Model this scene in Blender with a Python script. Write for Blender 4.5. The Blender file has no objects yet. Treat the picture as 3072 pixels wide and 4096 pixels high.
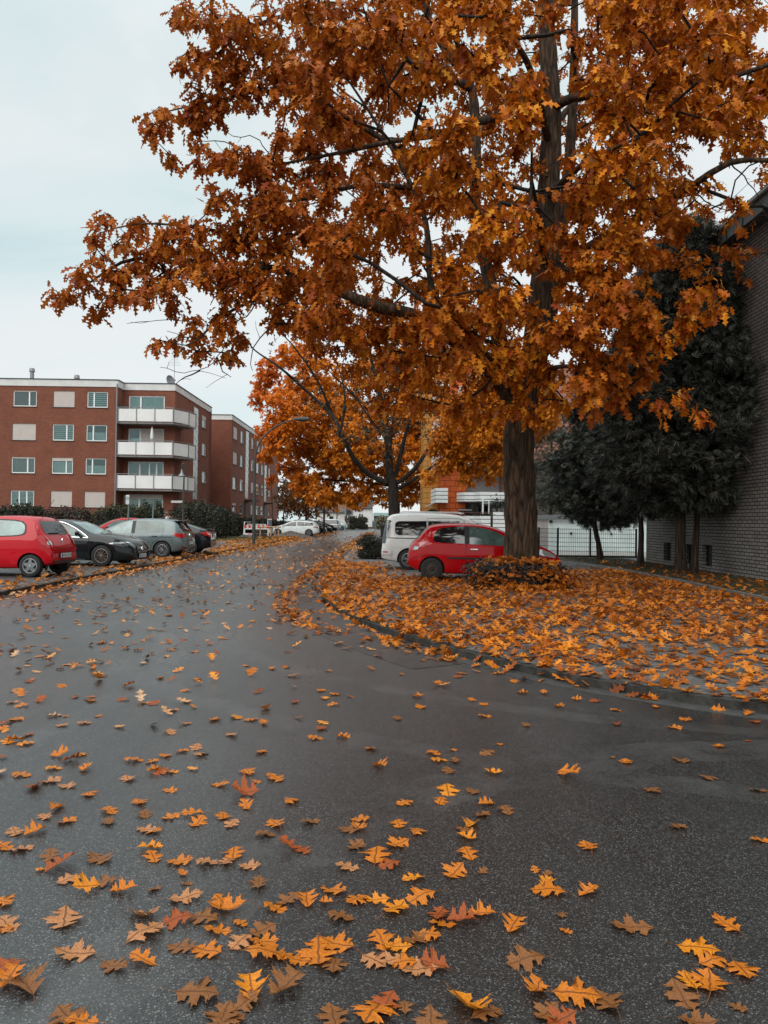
import bpy, bmesh, math, random
import numpy as np
from mathutils import Vector, Matrix
from math import sin, cos, pi, radians, sqrt

rng = np.random.default_rng(7)
random.seed(7)
scene = bpy.context.scene
COL = scene.collection
# ---------------------------------------------------------------- camera geometry (photo measured on a 1659 x 2212 grid)
F, H, ROLL = 3077.0, 1.6, 0.014
PITCH = 37.0 / F


def ray(dx, dy):
    u = (dx * 1.85172 - 1536) / F
    v = (2048 - dy * 1.85172) / F
    return u - ROLL * v, v + ROLL * u + PITCH


def at(dx, dy, d):
    u, v = ray(dx, dy)
    return Vector((u * d, d, H + v * d))


def gnd(dx, dy, z=0.0):
    u, v = ray(dx, dy)
    d = (z - H) / v
    return Vector((u * d, d, z))


def onx(dx, dy, X):
    u, v = ray(dx, dy)
    d = X / u
    return Vector((X, d, H + v * d))


def Z1(x, y):      # helper for points read in the 700 px wide crops at the left of the photo
    return x * 0.42194 / 1.85172, (1430 + y * 0.42194) / 1.85172


def Z2(x, y):
    return (450 + x * 0.42194) / 1.85172, (1430 + y * 0.42194) / 1.85172


# ---------------------------------------------------------------- object helpers
def link(o, parent=None):
    COL.objects.link(o)
    if parent is not None:
        o.parent = parent
    return o


def tag(o, label=None, cat=None, group=None, kind=None):
    if label: o['label'] = label
    if cat: o['category'] = cat
    if group: o['group'] = group
    if kind: o['kind'] = kind
    return o


def thing(name, label, cat, loc=(0, 0, 0), rotz=0.0, group=None, parent=None):
    o = bpy.data.objects.new(name, None)
    o.empty_display_size = 0.2
    link(o, parent)
    o.location = loc
    o.rotation_euler = (0, 0, rotz)
    if label: tag(o, label, cat, group)
    return o


def pivot(name, parent, loc=(0, 0, 0)):
    o = bpy.data.objects.new(name, None)
    o.empty_display_size = 0.1
    link(o, parent)
    o.location = loc
    return o


def copy_tree(o, parent=None):
    c = o.copy()
    COL.objects.link(c)
    c.parent = parent
    for ch in list(o.children):
        copy_tree(ch, c)
    return c


def np_mesh(name, V, T, mat, parent=None, smooth=False, uv=None, off=None):
    """triangle or quad mesh from numpy arrays"""
    V = np.asarray(V, dtype=np.float32)
    if off is not None:
        V = V - np.asarray(off, dtype=np.float32)
    T = np.asarray(T, dtype=np.int32)
    k = T.shape[1]
    me = bpy.data.meshes.new(name)
    me.vertices.add(len(V)); me.vertices.foreach_set('co', V.ravel())
    me.loops.add(T.size); me.loops.foreach_set('vertex_index', T.ravel())
    me.polygons.add(len(T)); me.polygons.foreach_set('loop_start', np.arange(0, T.size, k, dtype=np.int32))
    if uv is not None:
        l = me.uv_layers.new(name='UVMap')
        l.data.foreach_set('uv', np.asarray(uv, dtype=np.float32)[T.ravel()].ravel())
    if smooth:
        me.polygons.foreach_set('use_smooth', np.ones(len(T), dtype=bool))
    me.materials.append(mat)
    me.update(calc_edges=True)
    o = bpy.data.objects.new(name, me)
    return link(o, parent)


class MB:
    """collects boxes, tubes, prisms and patches; build() links ONE mesh object"""
    def __init__(self, off=(0, 0, 0)):
        self.v, self.f, self.m, self.cur, self.off = [], [], [], 0, Vector(off)

    def add(self, vs, fs):
        b = len(self.v)
        self.v += [Vector(p) - self.off for p in vs]
        for f in fs:
            self.f.append([b + i for i in f]); self.m.append(self.cur)
        return self

    def box(self, x0, x1, y0, y1, z0, z1):
        vs = [(x, y, z) for z in (z0, z1) for y in (y0, y1) for x in (x0, x1)]
        return self.add(vs, [(0, 2, 3, 1), (4, 5, 7, 6), (0, 1, 5, 4), (2, 6, 7, 3), (0, 4, 6, 2), (1, 3, 7, 5)])

    def obox(self, B, u0, u1, n0, n1, z0, z1):
        O, U, N = B
        vs = [O + U * u + N * n + Vector((0, 0, z)) for z in (z0, z1) for n in (n0, n1) for u in (u0, u1)]
        fs = [(0, 2, 3, 1), (4, 5, 7, 6), (0, 1, 5, 4), (2, 6, 7, 3), (0, 4, 6, 2), (1, 3, 7, 5)]
        if U.cross(N).z < 0:
            fs = [f[::-1] for f in fs]
        return self.add(vs, fs)

    def bar(self, a, b, w, t=None, up=(0, 0, 1)):
        """rectangular bar from a to b"""
        a, b = Vector(a), Vector(b); t = t or w
        d = (b - a).normalized(); up = Vector(up)
        if abs(d.dot(up)) > 0.95: up = Vector((1, 0, 0))
        s = d.cross(up).normalized() * (w / 2); n = s.cross(d).normalized() * (t / 2)
        vs = [p + s * i + n * j for p in (a, b) for j in (-1, 1) for i in (-1, 1)]
        return self.add(vs, [(0, 2, 3, 1), (4, 5, 7, 6), (0, 1, 5, 4), (2, 6, 7, 3), (0, 4, 6, 2), (1, 3, 7, 5)])

    def tube(self, pts, radii, n=8, cap=True):
        V, Q = tube_np(pts, radii, n)
        fs = [tuple(q) for q in Q]
        if cap:
            fs.append(tuple(range(n))[::-1]); m = len(V) - n
            fs.append(tuple(range(m, m + n)))
        return self.add(V.tolist(), fs)

    def lathe(self, prof, n=24, axis='z', origin=(0, 0, 0), arc=(0, 2 * pi)):
        """prof: (radius, height) pairs"""
        vs, fs = [], []
        for r, h in prof:
            for k in range(n):
                a = 2 * pi * k / n
                c, s = r * cos(a), r * sin(a)
                p = (c, s, h) if axis == 'z' else ((c, h, s) if axis == 'y' else (h, c, s))
                vs.append(Vector(p) + Vector(origin))
        for i in range(len(prof) - 1):
            for k in range(n):
                q = (i * n + k, i * n + (k + 1) % n, (i + 1) * n + (k + 1) % n, (i + 1) * n + k)
                fs.append(q if axis != 'y' else q[::-1])
        return self.add(vs, fs)

    def poly_prism(self, pts2, z0, z1):
        n = len(pts2)
        vs = [(p[0], p[1], z0) for p in pts2] + [(p[0], p[1], z1) for p in pts2]
        fs = [tuple(range(n))[::-1], tuple(range(n, 2 * n))] + [(i, (i + 1) % n, n + (i + 1) % n, n + i) for i in range(n)]
        return self.add(vs, fs)

    def grid(self, rows):
        """rows: list of equal-length point lists"""
        n = len(rows[0])
        fs = [(i * n + j, i * n + j + 1, (i + 1) * n + j + 1, (i + 1) * n + j) for i in range(len(rows) - 1) for j in range(n - 1)]
        return self.add([p for r in rows for p in r], fs)

    def build(self, name, mats, parent=None, smooth=None, bevel=0.0, shift=None):
        me = bpy.data.meshes.new(name)
        me.from_pydata([tuple(p) for p in self.v], [], self.f)
        mats = mats if isinstance(mats, (list, tuple)) else [mats]
        for m in mats: me.materials.append(m)
        if len(mats) > 1: me.polygons.foreach_set('material_index', self.m)
        if bevel > 0:
            bm = bmesh.new(); bm.from_mesh(me)
            bmesh.ops.bevel(bm, geom=[e for e in bm.edges if len(e.link_faces) == 2 and e.calc_face_angle(0) > 0.6], offset=bevel, segments=2, affect='EDGES', profile=0.5)
            bm.to_mesh(me); bm.free()
        if smooth is not None:
            me.polygons.foreach_set('use_smooth', [True] * len(me.polygons))
            me.set_sharp_from_angle(angle=radians(smooth))
        me.update()
        return link(bpy.data.objects.new(name, me), parent)


def tube_np(pts, radii, n=8):
    P = np.array([list(p) for p in pts], dtype=float)
    R = np.array(radii, dtype=float)
    T = np.gradient(P, axis=0)
    T /= np.linalg.norm(T, axis=1)[:, None] + 1e-9
    ref = np.array([0.31, 0.95, 0.05]) if abs(T[0, 2]) > 0.8 else np.array([0., 0., 1.])
    S = np.cross(T[0], ref); S /= np.linalg.norm(S)
    rings = []
    a = np.arange(n) * 2 * pi / n
    for i in range(len(P)):
        S = S - T[i] * S.dot(T[i]); S /= np.linalg.norm(S) + 1e-9
        B = np.cross(T[i], S)
        rings.append(P[i] + R[i] * (np.cos(a)[:, None] * S + np.sin(a)[:, None] * B))
    V = np.concatenate(rings)
    i = np.arange(len(P) - 1)[:, None] * n; k = np.arange(n)[None, :]; k2 = (k + 1) % n
    Q = np.stack([i + k, i + k2, i + n + k2, i + n + k], axis=-1).reshape(-1, 4)
    return V, Q


def smooth_path(pts, step=0.35):
    """Catmull-Rom resample"""
    P = [np.array(list(p), dtype=float) for p in pts]
    P = [2 * P[0] - P[1]] + P + [2 * P[-1] - P[-2]]
    out = []
    for i in range(1, len(P) - 2):
        p0, p1, p2, p3 = P[i - 1:i + 3]
        n = max(2, int(np.linalg.norm(p2 - p1) / step))
        for t in np.arange(n) / n:
            out.append(0.5 * ((2 * p1) + (p2 - p0) * t + (2 * p0 - 5 * p1 + 4 * p2 - p3) * t ** 2 + (3 * p1 - p0 - 3 * p2 + p3) * t ** 3))
    out.append(P[-2])
    return np.array(out)


def text_part(s, size, mat, name, parent, M, extrude=0.0):
    """lettering as a mesh; M places it (text lies in local XY, reads along +X)"""
    cu = bpy.data.curves.new('lettering', 'FONT')
    cu.body = s; cu.size = size; cu.align_x = 'CENTER'; cu.align_y = 'CENTER'; cu.extrude = extrude
    o = bpy.data.objects.new('lettering', cu); COL.objects.link(o)
    dg = bpy.context.evaluated_depsgraph_get()
    me = bpy.data.meshes.new_from_object(o.evaluated_get(dg))
    bpy.data.objects.remove(o); bpy.data.curves.remove(cu)
    me.transform(M)
    me.materials.clear(); me.materials.append(mat)
    return link(bpy.data.objects.new(name, me), parent)


# ---------------------------------------------------------------- materials
def nt(name):
    m = bpy.data.materials.new(name); m.use_nodes = True
    t = m.node_tree; p = t.nodes['Principled BSDF']
    return m, t, p


def N(t, typ, **kw):
    n = t.nodes.new(typ)
    for k, v in kw.items():
        if k.startswith('i_'):
            n.inputs[k[2:].replace('_', ' ')].default_value = v
        else:
            setattr(n, k, v)
    return n


def ramp(t, src, stops, interp='LINEAR'):
    r = t.nodes.new('ShaderNodeValToRGB'); r.color_ramp.interpolation = interp
    e = r.color_ramp.elements
    while len(e) > 1: e.remove(e[-1])
    for i, (p, c) in enumerate(stops):
        c = tuple(c) + (1,) if len(c) == 3 else c
        if i == 0: e[0].position = p; e[0].color = c
        else:
            k = e.new(p); k.color = c
    t.links.new(src, r.inputs[0])
    return r.outputs[0]


def mixc(t, fac, a, b, mode='MIX'):
    n = t.nodes.new('ShaderNodeMix'); n.data_type = 'RGBA'; n.blend_type = mode
    for sock, v in ((n.inputs[0], fac), (n.inputs[6], a), (n.inputs[7], b)):
        if hasattr(v, 'is_output'): t.links.new(v, sock)
        else: sock.default_value = v if isinstance(v, (int, float)) else (tuple(v) + (1,) if len(v) == 3 else v)
    return n.outputs[2]


def coords(t, scale=(1, 1, 1), rot=(0, 0, 0), which='Object'):
    tc = t.nodes.new('ShaderNodeTexCoord'); mp = t.nodes.new('ShaderNodeMapping')
    mp.inputs['Scale'].default_value = scale; mp.inputs['Rotation'].default_value = rot
    t.links.new(tc.outputs[which], mp.inputs['Vector'])
    return mp.outputs[0]


def noise(t, vec, scale, detail=4, rough=0.6):
    n = N(t, 'ShaderNodeTexNoise', i_Scale=scale, i_Detail=detail, i_Roughness=rough)
    t.links.new(vec, n.inputs['Vector'])
    return n.outputs['Fac']


def bump(t, p, h, strength, dist=0.01):
    b = N(t, 'ShaderNodeBump', i_Strength=strength, i_Distance=dist)
    t.links.new(h, b.inputs['Height']); t.links.new(b.outputs[0], p.inputs['Normal'])


def MAT(name, col, rough=0.6, metal=0.0, var=0.15, scale=6.0, bmp=0.0, bscale=40.0, coat=0.0, spec=0.5, ior=1.5):
    m, t, p = nt(name)
    p.inputs['Roughness'].default_value = rough; p.inputs['Metallic'].default_value = metal
    p.inputs['Specular IOR Level'].default_value = spec; p.inputs['IOR'].default_value = ior
    p.inputs['Coat Weight'].default_value = coat; p.inputs['Coat Roughness'].default_value = 0.04
    vec = coords(t)
    if var > 0:
        f = noise(t, vec, scale, 5)
        lo = [c * (1 - var) for c in col]; hi = [min(1, c * (1 + var)) for c in col]
        t.links.new(ramp(t, f, [(0.3, lo), (0.7, hi)]), p.inputs['Base Color'])
    else:
        p.inputs['Base Color'].default_value = tuple(col) + (1,)
    if bmp > 0:
        bump(t, p, noise(t, vec, bscale, 4), bmp)
    return m


def leaf_mat(name, stops, rough=0.45, transl=0.3, under=None, clump=None, clump_scale=0.35, veins=False, gradx=None, spec=0.12):
    m, t, p = nt(name)
    g = t.nodes.new('ShaderNodeNewGeometry')
    c = ramp(t, g.outputs['Random Per Island'], stops)
    vec = coords(t)
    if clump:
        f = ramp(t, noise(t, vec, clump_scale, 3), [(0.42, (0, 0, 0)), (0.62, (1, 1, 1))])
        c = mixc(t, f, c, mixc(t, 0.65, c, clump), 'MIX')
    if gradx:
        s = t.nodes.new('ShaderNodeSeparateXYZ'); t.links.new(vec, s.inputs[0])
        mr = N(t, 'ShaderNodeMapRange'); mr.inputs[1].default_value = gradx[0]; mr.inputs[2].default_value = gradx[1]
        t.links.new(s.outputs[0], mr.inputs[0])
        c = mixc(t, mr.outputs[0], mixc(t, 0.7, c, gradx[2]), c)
    if under:
        c = mixc(t, g.outputs['Backfacing'], c, mixc(t, 0.55, c, under))
    # blotches within each leaf
    f2 = ramp(t, noise(t, vec, 28, 3), [(0.3, (0.48, 0.44, 0.42)), (0.62, (1.05, 1.05, 1.05))])
    c = mixc(t, 0.8, c, f2, 'MULTIPLY')
    if veins:
        uv = t.nodes.new('ShaderNodeUVMap'); s = t.nodes.new('ShaderNodeSeparateXYZ'); t.links.new(uv.outputs[0], s.inputs[0])
        ab = N(t, 'ShaderNodeMath', operation='ABSOLUTE'); t.links.new(s.outputs[1], ab.inputs[0])
        mid = ramp(t, ab.outputs[0], [(0.0, (1, 1, 1)), (0.016, (1, 1, 1)), (0.024, (0, 0, 0))])
        # lateral veins run forward from the midrib
        ad = N(t, 'ShaderNodeMath', operation='MULTIPLY_ADD'); t.links.new(ab.outputs[0], ad.inputs[0]); ad.inputs[1].default_value = -0.8; t.links.new(s.outputs[0], ad.inputs[2])
        ml = N(t, 'ShaderNodeMath', operation='MULTIPLY'); t.links.new(ad.outputs[0], ml.inputs[0]); ml.inputs[1].default_value = 7.0
        fr = N(t, 'ShaderNodeMath', operation='FRACT'); t.links.new(ml.outputs[0], fr.inputs[0])
        lat = ramp(t, fr.outputs[0], [(0.0, (0.8, 0.8, 0.8)), (0.06, (0, 0, 0)), (0.94, (0, 0, 0)), (1.0, (0.8, 0.8, 0.8))])
        v = mixc(t, 1.0, mid, lat, 'LIGHTEN')
        c = mixc(t, v, c, mixc(t, 0.75, c, (0.10, 0.035, 0.012)))
    t.links.new(c, p.inputs['Base Color'])
    p.inputs['Roughness'].default_value = rough; p.inputs['Specular IOR Level'].default_value = spec
    if transl > 0:
        tr = t.nodes.new('ShaderNodeBsdfTranslucent'); t.links.new(c, tr.inputs['Color'])
        mx = t.nodes.new('ShaderNodeMixShader'); mx.inputs[0].default_value = transl
        t.links.new(p.outputs[0], mx.inputs[1]); t.links.new(tr.outputs[0], mx.inputs[2])
        t.links.new(mx.outputs[0], t.nodes['Material Output'].inputs['Surface'])
    return m


def brick_mat(name, c1, c2, mortar, scale=1.0, bw=0.25, rh=0.083, ms=0.012, axis='xz', rough=0.85, var=0.25):
    m, t, p = nt(name)
    tc = t.nodes.new('ShaderNodeTexCoord'); s = t.nodes.new('ShaderNodeSeparateXYZ'); t.links.new(tc.outputs['Object'], s.inputs[0])
    ad = N(t, 'ShaderNodeMath', operation='ADD'); t.links.new(s.outputs[0], ad.inputs[0]); t.links.new(s.outputs[1], ad.inputs[1])
    cb = t.nodes.new('ShaderNodeCombineXYZ')
    t.links.new(ad.outputs[0], cb.inputs[0]); t.links.new(s.outputs[2], cb.inputs[1])
    b = N(t, 'ShaderNodeTexBrick', i_Scale=1.0)
    b.inputs['Brick Width'].default_value = bw; b.inputs['Row Height'].default_value = rh; b.inputs['Mortar Size'].default_value = ms
    b.inputs['Mortar Smooth'].default_value = 0.2; b.inputs['Bias'].default_value = 0.0
    b.inputs['Color1'].default_value = tuple(c1) + (1,); b.inputs['Color2'].default_value = tuple(c2) + (1,); b.inputs['Mortar'].default_value = tuple(mortar) + (1,)
    t.links.new(cb.outputs[0], b.inputs['Vector'])
    f = ramp(t, noise(t, tc.outputs['Object'], 0.6, 5), [(0.25, (1 - var,) * 3), (0.75, (1 + var * .5,) * 3)])
    f2 = ramp(t, noise(t, tc.outputs['Object'], 9, 3), [(0.3, (0.85,) * 3), (0.7, (1.1,) * 3)])
    c = mixc(t, 1.0, mixc(t, 1.0, b.outputs['Color'], f, 'MULTIPLY'), f2, 'MULTIPLY')
    t.links.new(c, p.inputs['Base Color']); p.inputs['Roughness'].default_value = rough
    p.inputs['Specular IOR Level'].default_value = 0.25
    inv = N(t, 'ShaderNodeMath', operation='SUBTRACT'); inv.inputs[0].default_value = 1.0; t.links.new(b.outputs['Fac'], inv.inputs[1])
    bump(t, p, inv.outputs[0], 0.6, 0.008)
    return m


def bark_mat(name, dark, light, zs=1.5, xs=10.0):
    m, t, p = nt(name)
    v = coords(t, (xs, xs, zs))
    w = noise(t, coords(t, (1, 1, 1)), 2.0, 3)
    vo = N(t, 'ShaderNodeTexVoronoi', feature='DISTANCE_TO_EDGE', i_Scale=1.0)
    va = t.nodes.new('ShaderNodeVectorMath'); va.operation = 'ADD'
    t.links.new(v, va.inputs[0]); t.links.new(N_vec(t, w, 1.2), va.inputs[1])
    t.links.new(va.outputs[0], vo.inputs['Vector'])
    n1 = noise(t, v, 1.4, 6, 0.7)
    h = N(t, 'ShaderNodeMath', operation='MULTIPLY_ADD'); t.links.new(vo.outputs['Distance'], h.inputs[0]); h.inputs[1].default_value = 1.4; t.links.new(n1, h.inputs[2])
    c = ramp(t, h.outputs[0], [(0.4, dark), (0.62, [(a * 1.2 + b) / 2.2 for a, b in zip(dark, light)]), (0.95, light)])
    big = ramp(t, noise(t, coords(t, (5, 5, .35)), 1.0, 3), [(0.3, (0.75, 0.75, 0.75)), (0.7, (1.25, 1.15, 1.05))])
    c = mixc(t, 1.0, c, big, 'MULTIPLY')
    t.links.new(c, p.inputs['Base Color']); p.inputs['Roughness'].default_value = 0.85; p.inputs['Specular IOR Level'].default_value = 0.2
    bump(t, p, h.outputs[0], 0.9, 0.03)
    return m


def N_vec(t, fac, k):
    c = t.nodes.new('ShaderNodeCombineXYZ')
    ml = N(t, 'ShaderNodeMath', operation='MULTIPLY'); t.links.new(fac, ml.inputs[0]); ml.inputs[1].default_value = k
    t.links.new(ml.outputs[0], c.inputs[0]); t.links.new(ml.outputs[0], c.inputs[1])
    return c.outputs[0]
# ---------------------------------------------------------------- camera
cam = bpy.data.cameras.new('camera'); camo = bpy.data.objects.new('camera', cam); link(camo)
cam.sensor_fit = 'VERTICAL'; cam.sensor_height = 36.0; cam.sensor_width = 27.0
cam.lens = 36.0 * F / 4096.0; cam.clip_start = 0.05; cam.clip_end = 3000
camo.matrix_world = Matrix.Translation((0, 0, H)) @ Matrix.Rotation(pi / 2 + PITCH, 4, 'X') @ Matrix.Rotation(ROLL, 4, 'Z')
scene.camera = camo
# ---------------------------------------------------------------- overcast daylight
SUN_EL, SUN_AZ = radians(38), radians(205)      # azimuth measured clockwise from +Y: the soft sun is behind the camera to the left
w = bpy.data.worlds.new('World'); scene.world = w; w.use_nodes = True
t = w.node_tree; t.nodes.clear()
out = t.nodes.new('ShaderNodeOutputWorld')
sky = t.nodes.new('ShaderNodeTexSky'); sky.sky_type = 'NISHITA'; sky.sun_disc = False
sky.sun_elevation = SUN_EL; sky.sun_rotation = SUN_AZ
b1 = t.nodes.new('ShaderNodeBackground'); b1.inputs['Strength'].default_value = 0.1
t.links.new(sky.outputs[0], b1.inputs['Color'])
vec = coords(t, (1.0, 1.0, 2.2), which='Generated')
n1 = N(t, 'ShaderNodeTexNoise', i_Scale=1.25, i_Detail=6.0, i_Roughness=0.55); n1.inputs['Distortion'].default_value = 0.4
t.links.new(vec, n1.inputs['Vector'])
cl = ramp(t, n1.outputs['Fac'], [(0.34, (0.50, 0.72, 0.745)), (0.47, (0.74, 0.86, 0.87)), (0.60, (0.88, 0.92, 0.92))])
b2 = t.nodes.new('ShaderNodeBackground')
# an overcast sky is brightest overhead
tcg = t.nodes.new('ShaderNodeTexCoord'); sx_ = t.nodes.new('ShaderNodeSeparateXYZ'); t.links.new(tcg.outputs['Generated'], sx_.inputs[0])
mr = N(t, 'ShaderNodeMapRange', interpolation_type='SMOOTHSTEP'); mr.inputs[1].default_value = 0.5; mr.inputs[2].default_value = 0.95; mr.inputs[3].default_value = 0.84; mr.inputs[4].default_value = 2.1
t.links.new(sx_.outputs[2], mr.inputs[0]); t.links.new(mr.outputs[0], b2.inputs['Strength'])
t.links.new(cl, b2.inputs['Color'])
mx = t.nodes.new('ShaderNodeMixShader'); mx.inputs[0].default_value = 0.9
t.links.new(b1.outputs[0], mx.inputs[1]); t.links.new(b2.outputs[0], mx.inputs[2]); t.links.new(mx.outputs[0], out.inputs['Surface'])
sl = bpy.data.lights.new('sun', 'SUN'); sl.energy = 1.5; sl.angle = radians(50); sl.color = (1.0, 0.96, 0.9)
so = link(bpy.data.objects.new('sun', sl))
sd = Vector((sin(SUN_AZ) * cos(SUN_EL), cos(SUN_AZ) * cos(SUN_EL), sin(SUN_EL)))
so.rotation_euler = sd.to_track_quat('Z', 'Y').to_euler()
vs = scene.view_settings; vs.view_transform = 'Standard'; vs.look = 'None'; vs.exposure = 0.25; vs.gamma = 1; vs.use_curve_mapping = False
scene.cycles.max_bounces = 6; scene.cycles.diffuse_bounces = 2; scene.cycles.transparent_max_bounces = 4
scene.cycles.use_denoising = True

# ---------------------------------------------------------------- ground, road, kerbs
VZ = 0.08       # height of the right pavement and of the left parking strip


def asphalt(name='wet asphalt', k=1.0, marks=True):
    m, t, p = nt(name)
    v = coords(t)
    vo = N(t, 'ShaderNodeTexVoronoi', i_Scale=190.0); t.links.new(v, vo.inputs['Vector'])
    sp = t.nodes.new('ShaderNodeSeparateColor'); t.links.new(vo.outputs['Color'], sp.inputs[0])
    stones = ramp(t, sp.outputs[0], [(0.0, (0.007, 0.007, 0.007)), (0.55, (0.014, 0.0138, 0.0135)), (0.84, (0.034, 0.033, 0.032)), (0.93, (0.07, 0.068, 0.066)), (1.0, (0.14, 0.137, 0.133))])
    big = ramp(t, noise(t, coords(t, (0.55, 0.22, 1), (0, 0, 0.35)), 1.0, 5, 0.6), [(0.34, (0.75 * k,) * 3), (0.52, (1.0 * k,) * 3), (0.62, (1.35 * k,) * 3), (0.74, (1.7 * k,) * 3)])
    fine = ramp(t, noise(t, v, 900, 2), [(0.25, (0.7,) * 3), (0.75, (1.3,) * 3)])
    c = mixc(t, 1.0, mixc(t, 1.0, stones, big, 'MULTIPLY'), fine, 'MULTIPLY')
    if marks:      # pale worn tyre tracks, a tar seam and hairline cracks
        sx_ = t.nodes.new('ShaderNodeSeparateXYZ'); t.links.new(v, sx_.inputs[0])
        wob = noise(t, v, 0.9, 3)
        track = None
        for cx_, cy_, R_, w_ in ((4.6, 13.2, 8.9, .16), (4.6, 13.2, 7.4, .15), (-9.5, 7.5, 7.2, .13), (3.2, 1.2, 4.4, .22)):
            sb = t.nodes.new('ShaderNodeVectorMath'); sb.operation = 'DISTANCE'; t.links.new(v, sb.inputs[0]); sb.inputs[1].default_value = (cx_, cy_, 0)
            ad = N(t, 'ShaderNodeMath', operation='MULTIPLY_ADD'); t.links.new(wob, ad.inputs[0]); ad.inputs[1].default_value = .5; t.links.new(sb.outputs['Value'], ad.inputs[2])
            cm = N(t, 'ShaderNodeMath', operation='COMPARE'); t.links.new(ad.outputs[0], cm.inputs[0]); cm.inputs[1].default_value = R_ + .25; cm.inputs[2].default_value = w_
            track = cm.outputs[0] if track is None else mixc(t, 1.0, track, cm.outputs[0], 'LIGHTEN')
        ml = N(t, 'ShaderNodeMath', operation='MULTIPLY'); t.links.new(track, ml.inputs[0]); t.links.new(ramp(t, noise(t, coords(t, (1, 1, 1)), 1.3, 6, .75), [(.42, (0, 0, 0)), (.72, (.55,) * 3)]), ml.inputs[1])
        c = mixc(t, ml.outputs[0], c, (.085, .083, .08))
        vc = N(t, 'ShaderNodeTexVoronoi', feature='DISTANCE_TO_EDGE', i_Scale=.23)
        va = t.nodes.new('ShaderNodeVectorMath'); va.operation = 'ADD'; t.links.new(v, va.inputs[0]); t.links.new(N_vec(t, noise(t, v, 1.6, 5), 1.6), va.inputs[1]); t.links.new(va.outputs[0], vc.inputs['Vector'])
        cr = ramp(t, vc.outputs['Distance'], [(0.0, (1, 1, 1)), (.0022, (1, 1, 1)), (.0035, (0, 0, 0))])
        mk = N(t, 'ShaderNodeMath', operation='MULTIPLY'); t.links.new(cr, mk.inputs[0]); t.links.new(ramp(t, noise(t, v, .35, 2), [(.5, (0, 0, 0)), (.56, (.85,) * 3)]), mk.inputs[1])
        c = mixc(t, mk.outputs[0], c, (.004, .004, .004))
    t.links.new(c, p.inputs['Base Color'])
    r = ramp(t, noise(t, coords(t, (0.5, 0.13, 1), (0, 0, -0.12)), 1.0, 5, 0.62), [(0.36, (0.24,) * 3), (0.5, (0.32,) * 3), (0.66, (0.44,) * 3)])
    t.links.new(r, p.inputs['Roughness']); p.inputs['Specular IOR Level'].default_value = 0.75; p.inputs['IOR'].default_value = 1.55
    hs = mixc(t, 0.5, vo.outputs['Distance'], noise(t, v, 260, 3))
    bump(t, p, hs, 0.45, 0.003)
    return m


def paving(name, c, joint, bw=0.2, rh=0.1):
    m, t, p = nt(name)
    v = coords(t)
    b = N(t, 'ShaderNodeTexBrick', i_Scale=1.0)
    b.inputs['Brick Width'].default_value = bw; b.inputs['Row Height'].default_value = rh; b.inputs['Mortar Size'].default_value = 0.006
    b.inputs['Color1'].default_value = tuple(x * .8 for x in c) + (1,); b.inputs['Color2'].default_value = tuple(x * 1.2 for x in c) + (1,); b.inputs['Mortar'].default_value = tuple(joint) + (1,)
    t.links.new(v, b.inputs['Vector'])
    f = ramp(t, noise(t, v, 0.7, 6), [(0.3, (0.6,) * 3), (0.7, (1.25,) * 3)])
    g = ramp(t, noise(t, v, 160, 3), [(0.3, (0.7,) * 3), (0.7, (1.3,) * 3)])
    t.links.new(mixc(t, 1.0, mixc(t, 1.0, b.outputs['Color'], f, 'MULTIPLY'), g, 'MULTIPLY'), p.inputs['Base Color'])
    p.inputs['Roughness'].default_value = 0.6
    bump(t, p, noise(t, v, 120, 3), 0.4, 0.006)
    return m


m_asph = asphalt()
m_pave = paving('grey pavers', (0.105, 0.10, 0.098), (0.03, 0.03, 0.024))
m_park = paving('parking pavers', (0.085, 0.08, 0.078), (0.03, 0.028, 0.024))
m_kerb = MAT('kerb stone', (0.04, 0.037, 0.034), 0.9, spec=.2, var=0.6, scale=9, bmp=0.5, bscale=60)
m_gut = MAT('gutter stone', (0.085, 0.081, 0.077), 0.7, var=0.4, scale=8, bmp=0.3, bscale=90)
m_soil = MAT('soil', (0.045, 0.036, 0.028), 0.95, var=0.5, scale=3, bmp=0.8, bscale=30)
m_grassg = MAT('grass ground', (0.045, 0.048, 0.026), 0.95, var=0.5, scale=2.5, bmp=0.8, bscale=50)
m_conc = MAT('concrete edging', (0.14, 0.135, 0.125), 0.85, var=0.3, scale=7, bmp=0.3, bscale=50)


def sheet(name, pts, z, mat, kind='structure'):
    mb = MB(); n = len(pts)
    mb.add([(p[0], p[1], z) for p in pts], [tuple(range(n))])
    o = mb.build(name, mat)
    return tag(o, kind=kind)


def slab(name, pts, z0, z1, mat):
    return tag(MB().poly_prism(pts, z0, z1).build(name, mat), kind='structure')


# terrain sheet to the horizon, dropping below the road
sheet('ground', [(-700, -60), (700, -60), (700, 1300), (-700, 1300)], -0.03, m_grassg)
sheet('road', [(-9.0, -20), (60, -20), (60, 30), (1.5, 62), (-0.9, 148), (70, 149), (70, 156.0), (-90, 156.0), (-90, 149), (-9.0, 148)], 0.0, m_asph)
kerb_r = [(-1.25, 149.0), (-1.78, 67), (-1.78, 45), (-1.78, 31), (-1.62, 22), (-1.25, 16), (-0.53, 12.6), (0.43, 10.15), (1.37, 8.5), (2.15, 7.5), (3.3, 6.6), (5.0, 5.8), (8.0, 5.1), (13, 4.5), (40, 4.0)]
kerb_path = smooth_path([(x, y, 0) for x, y in kerb_r], 0.4)[:, :2]
slab('pavement', [tuple(p) for p in kerb_path] + [(40, 149.0)], -0.02, VZ - 0.006, m_pave)


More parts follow.
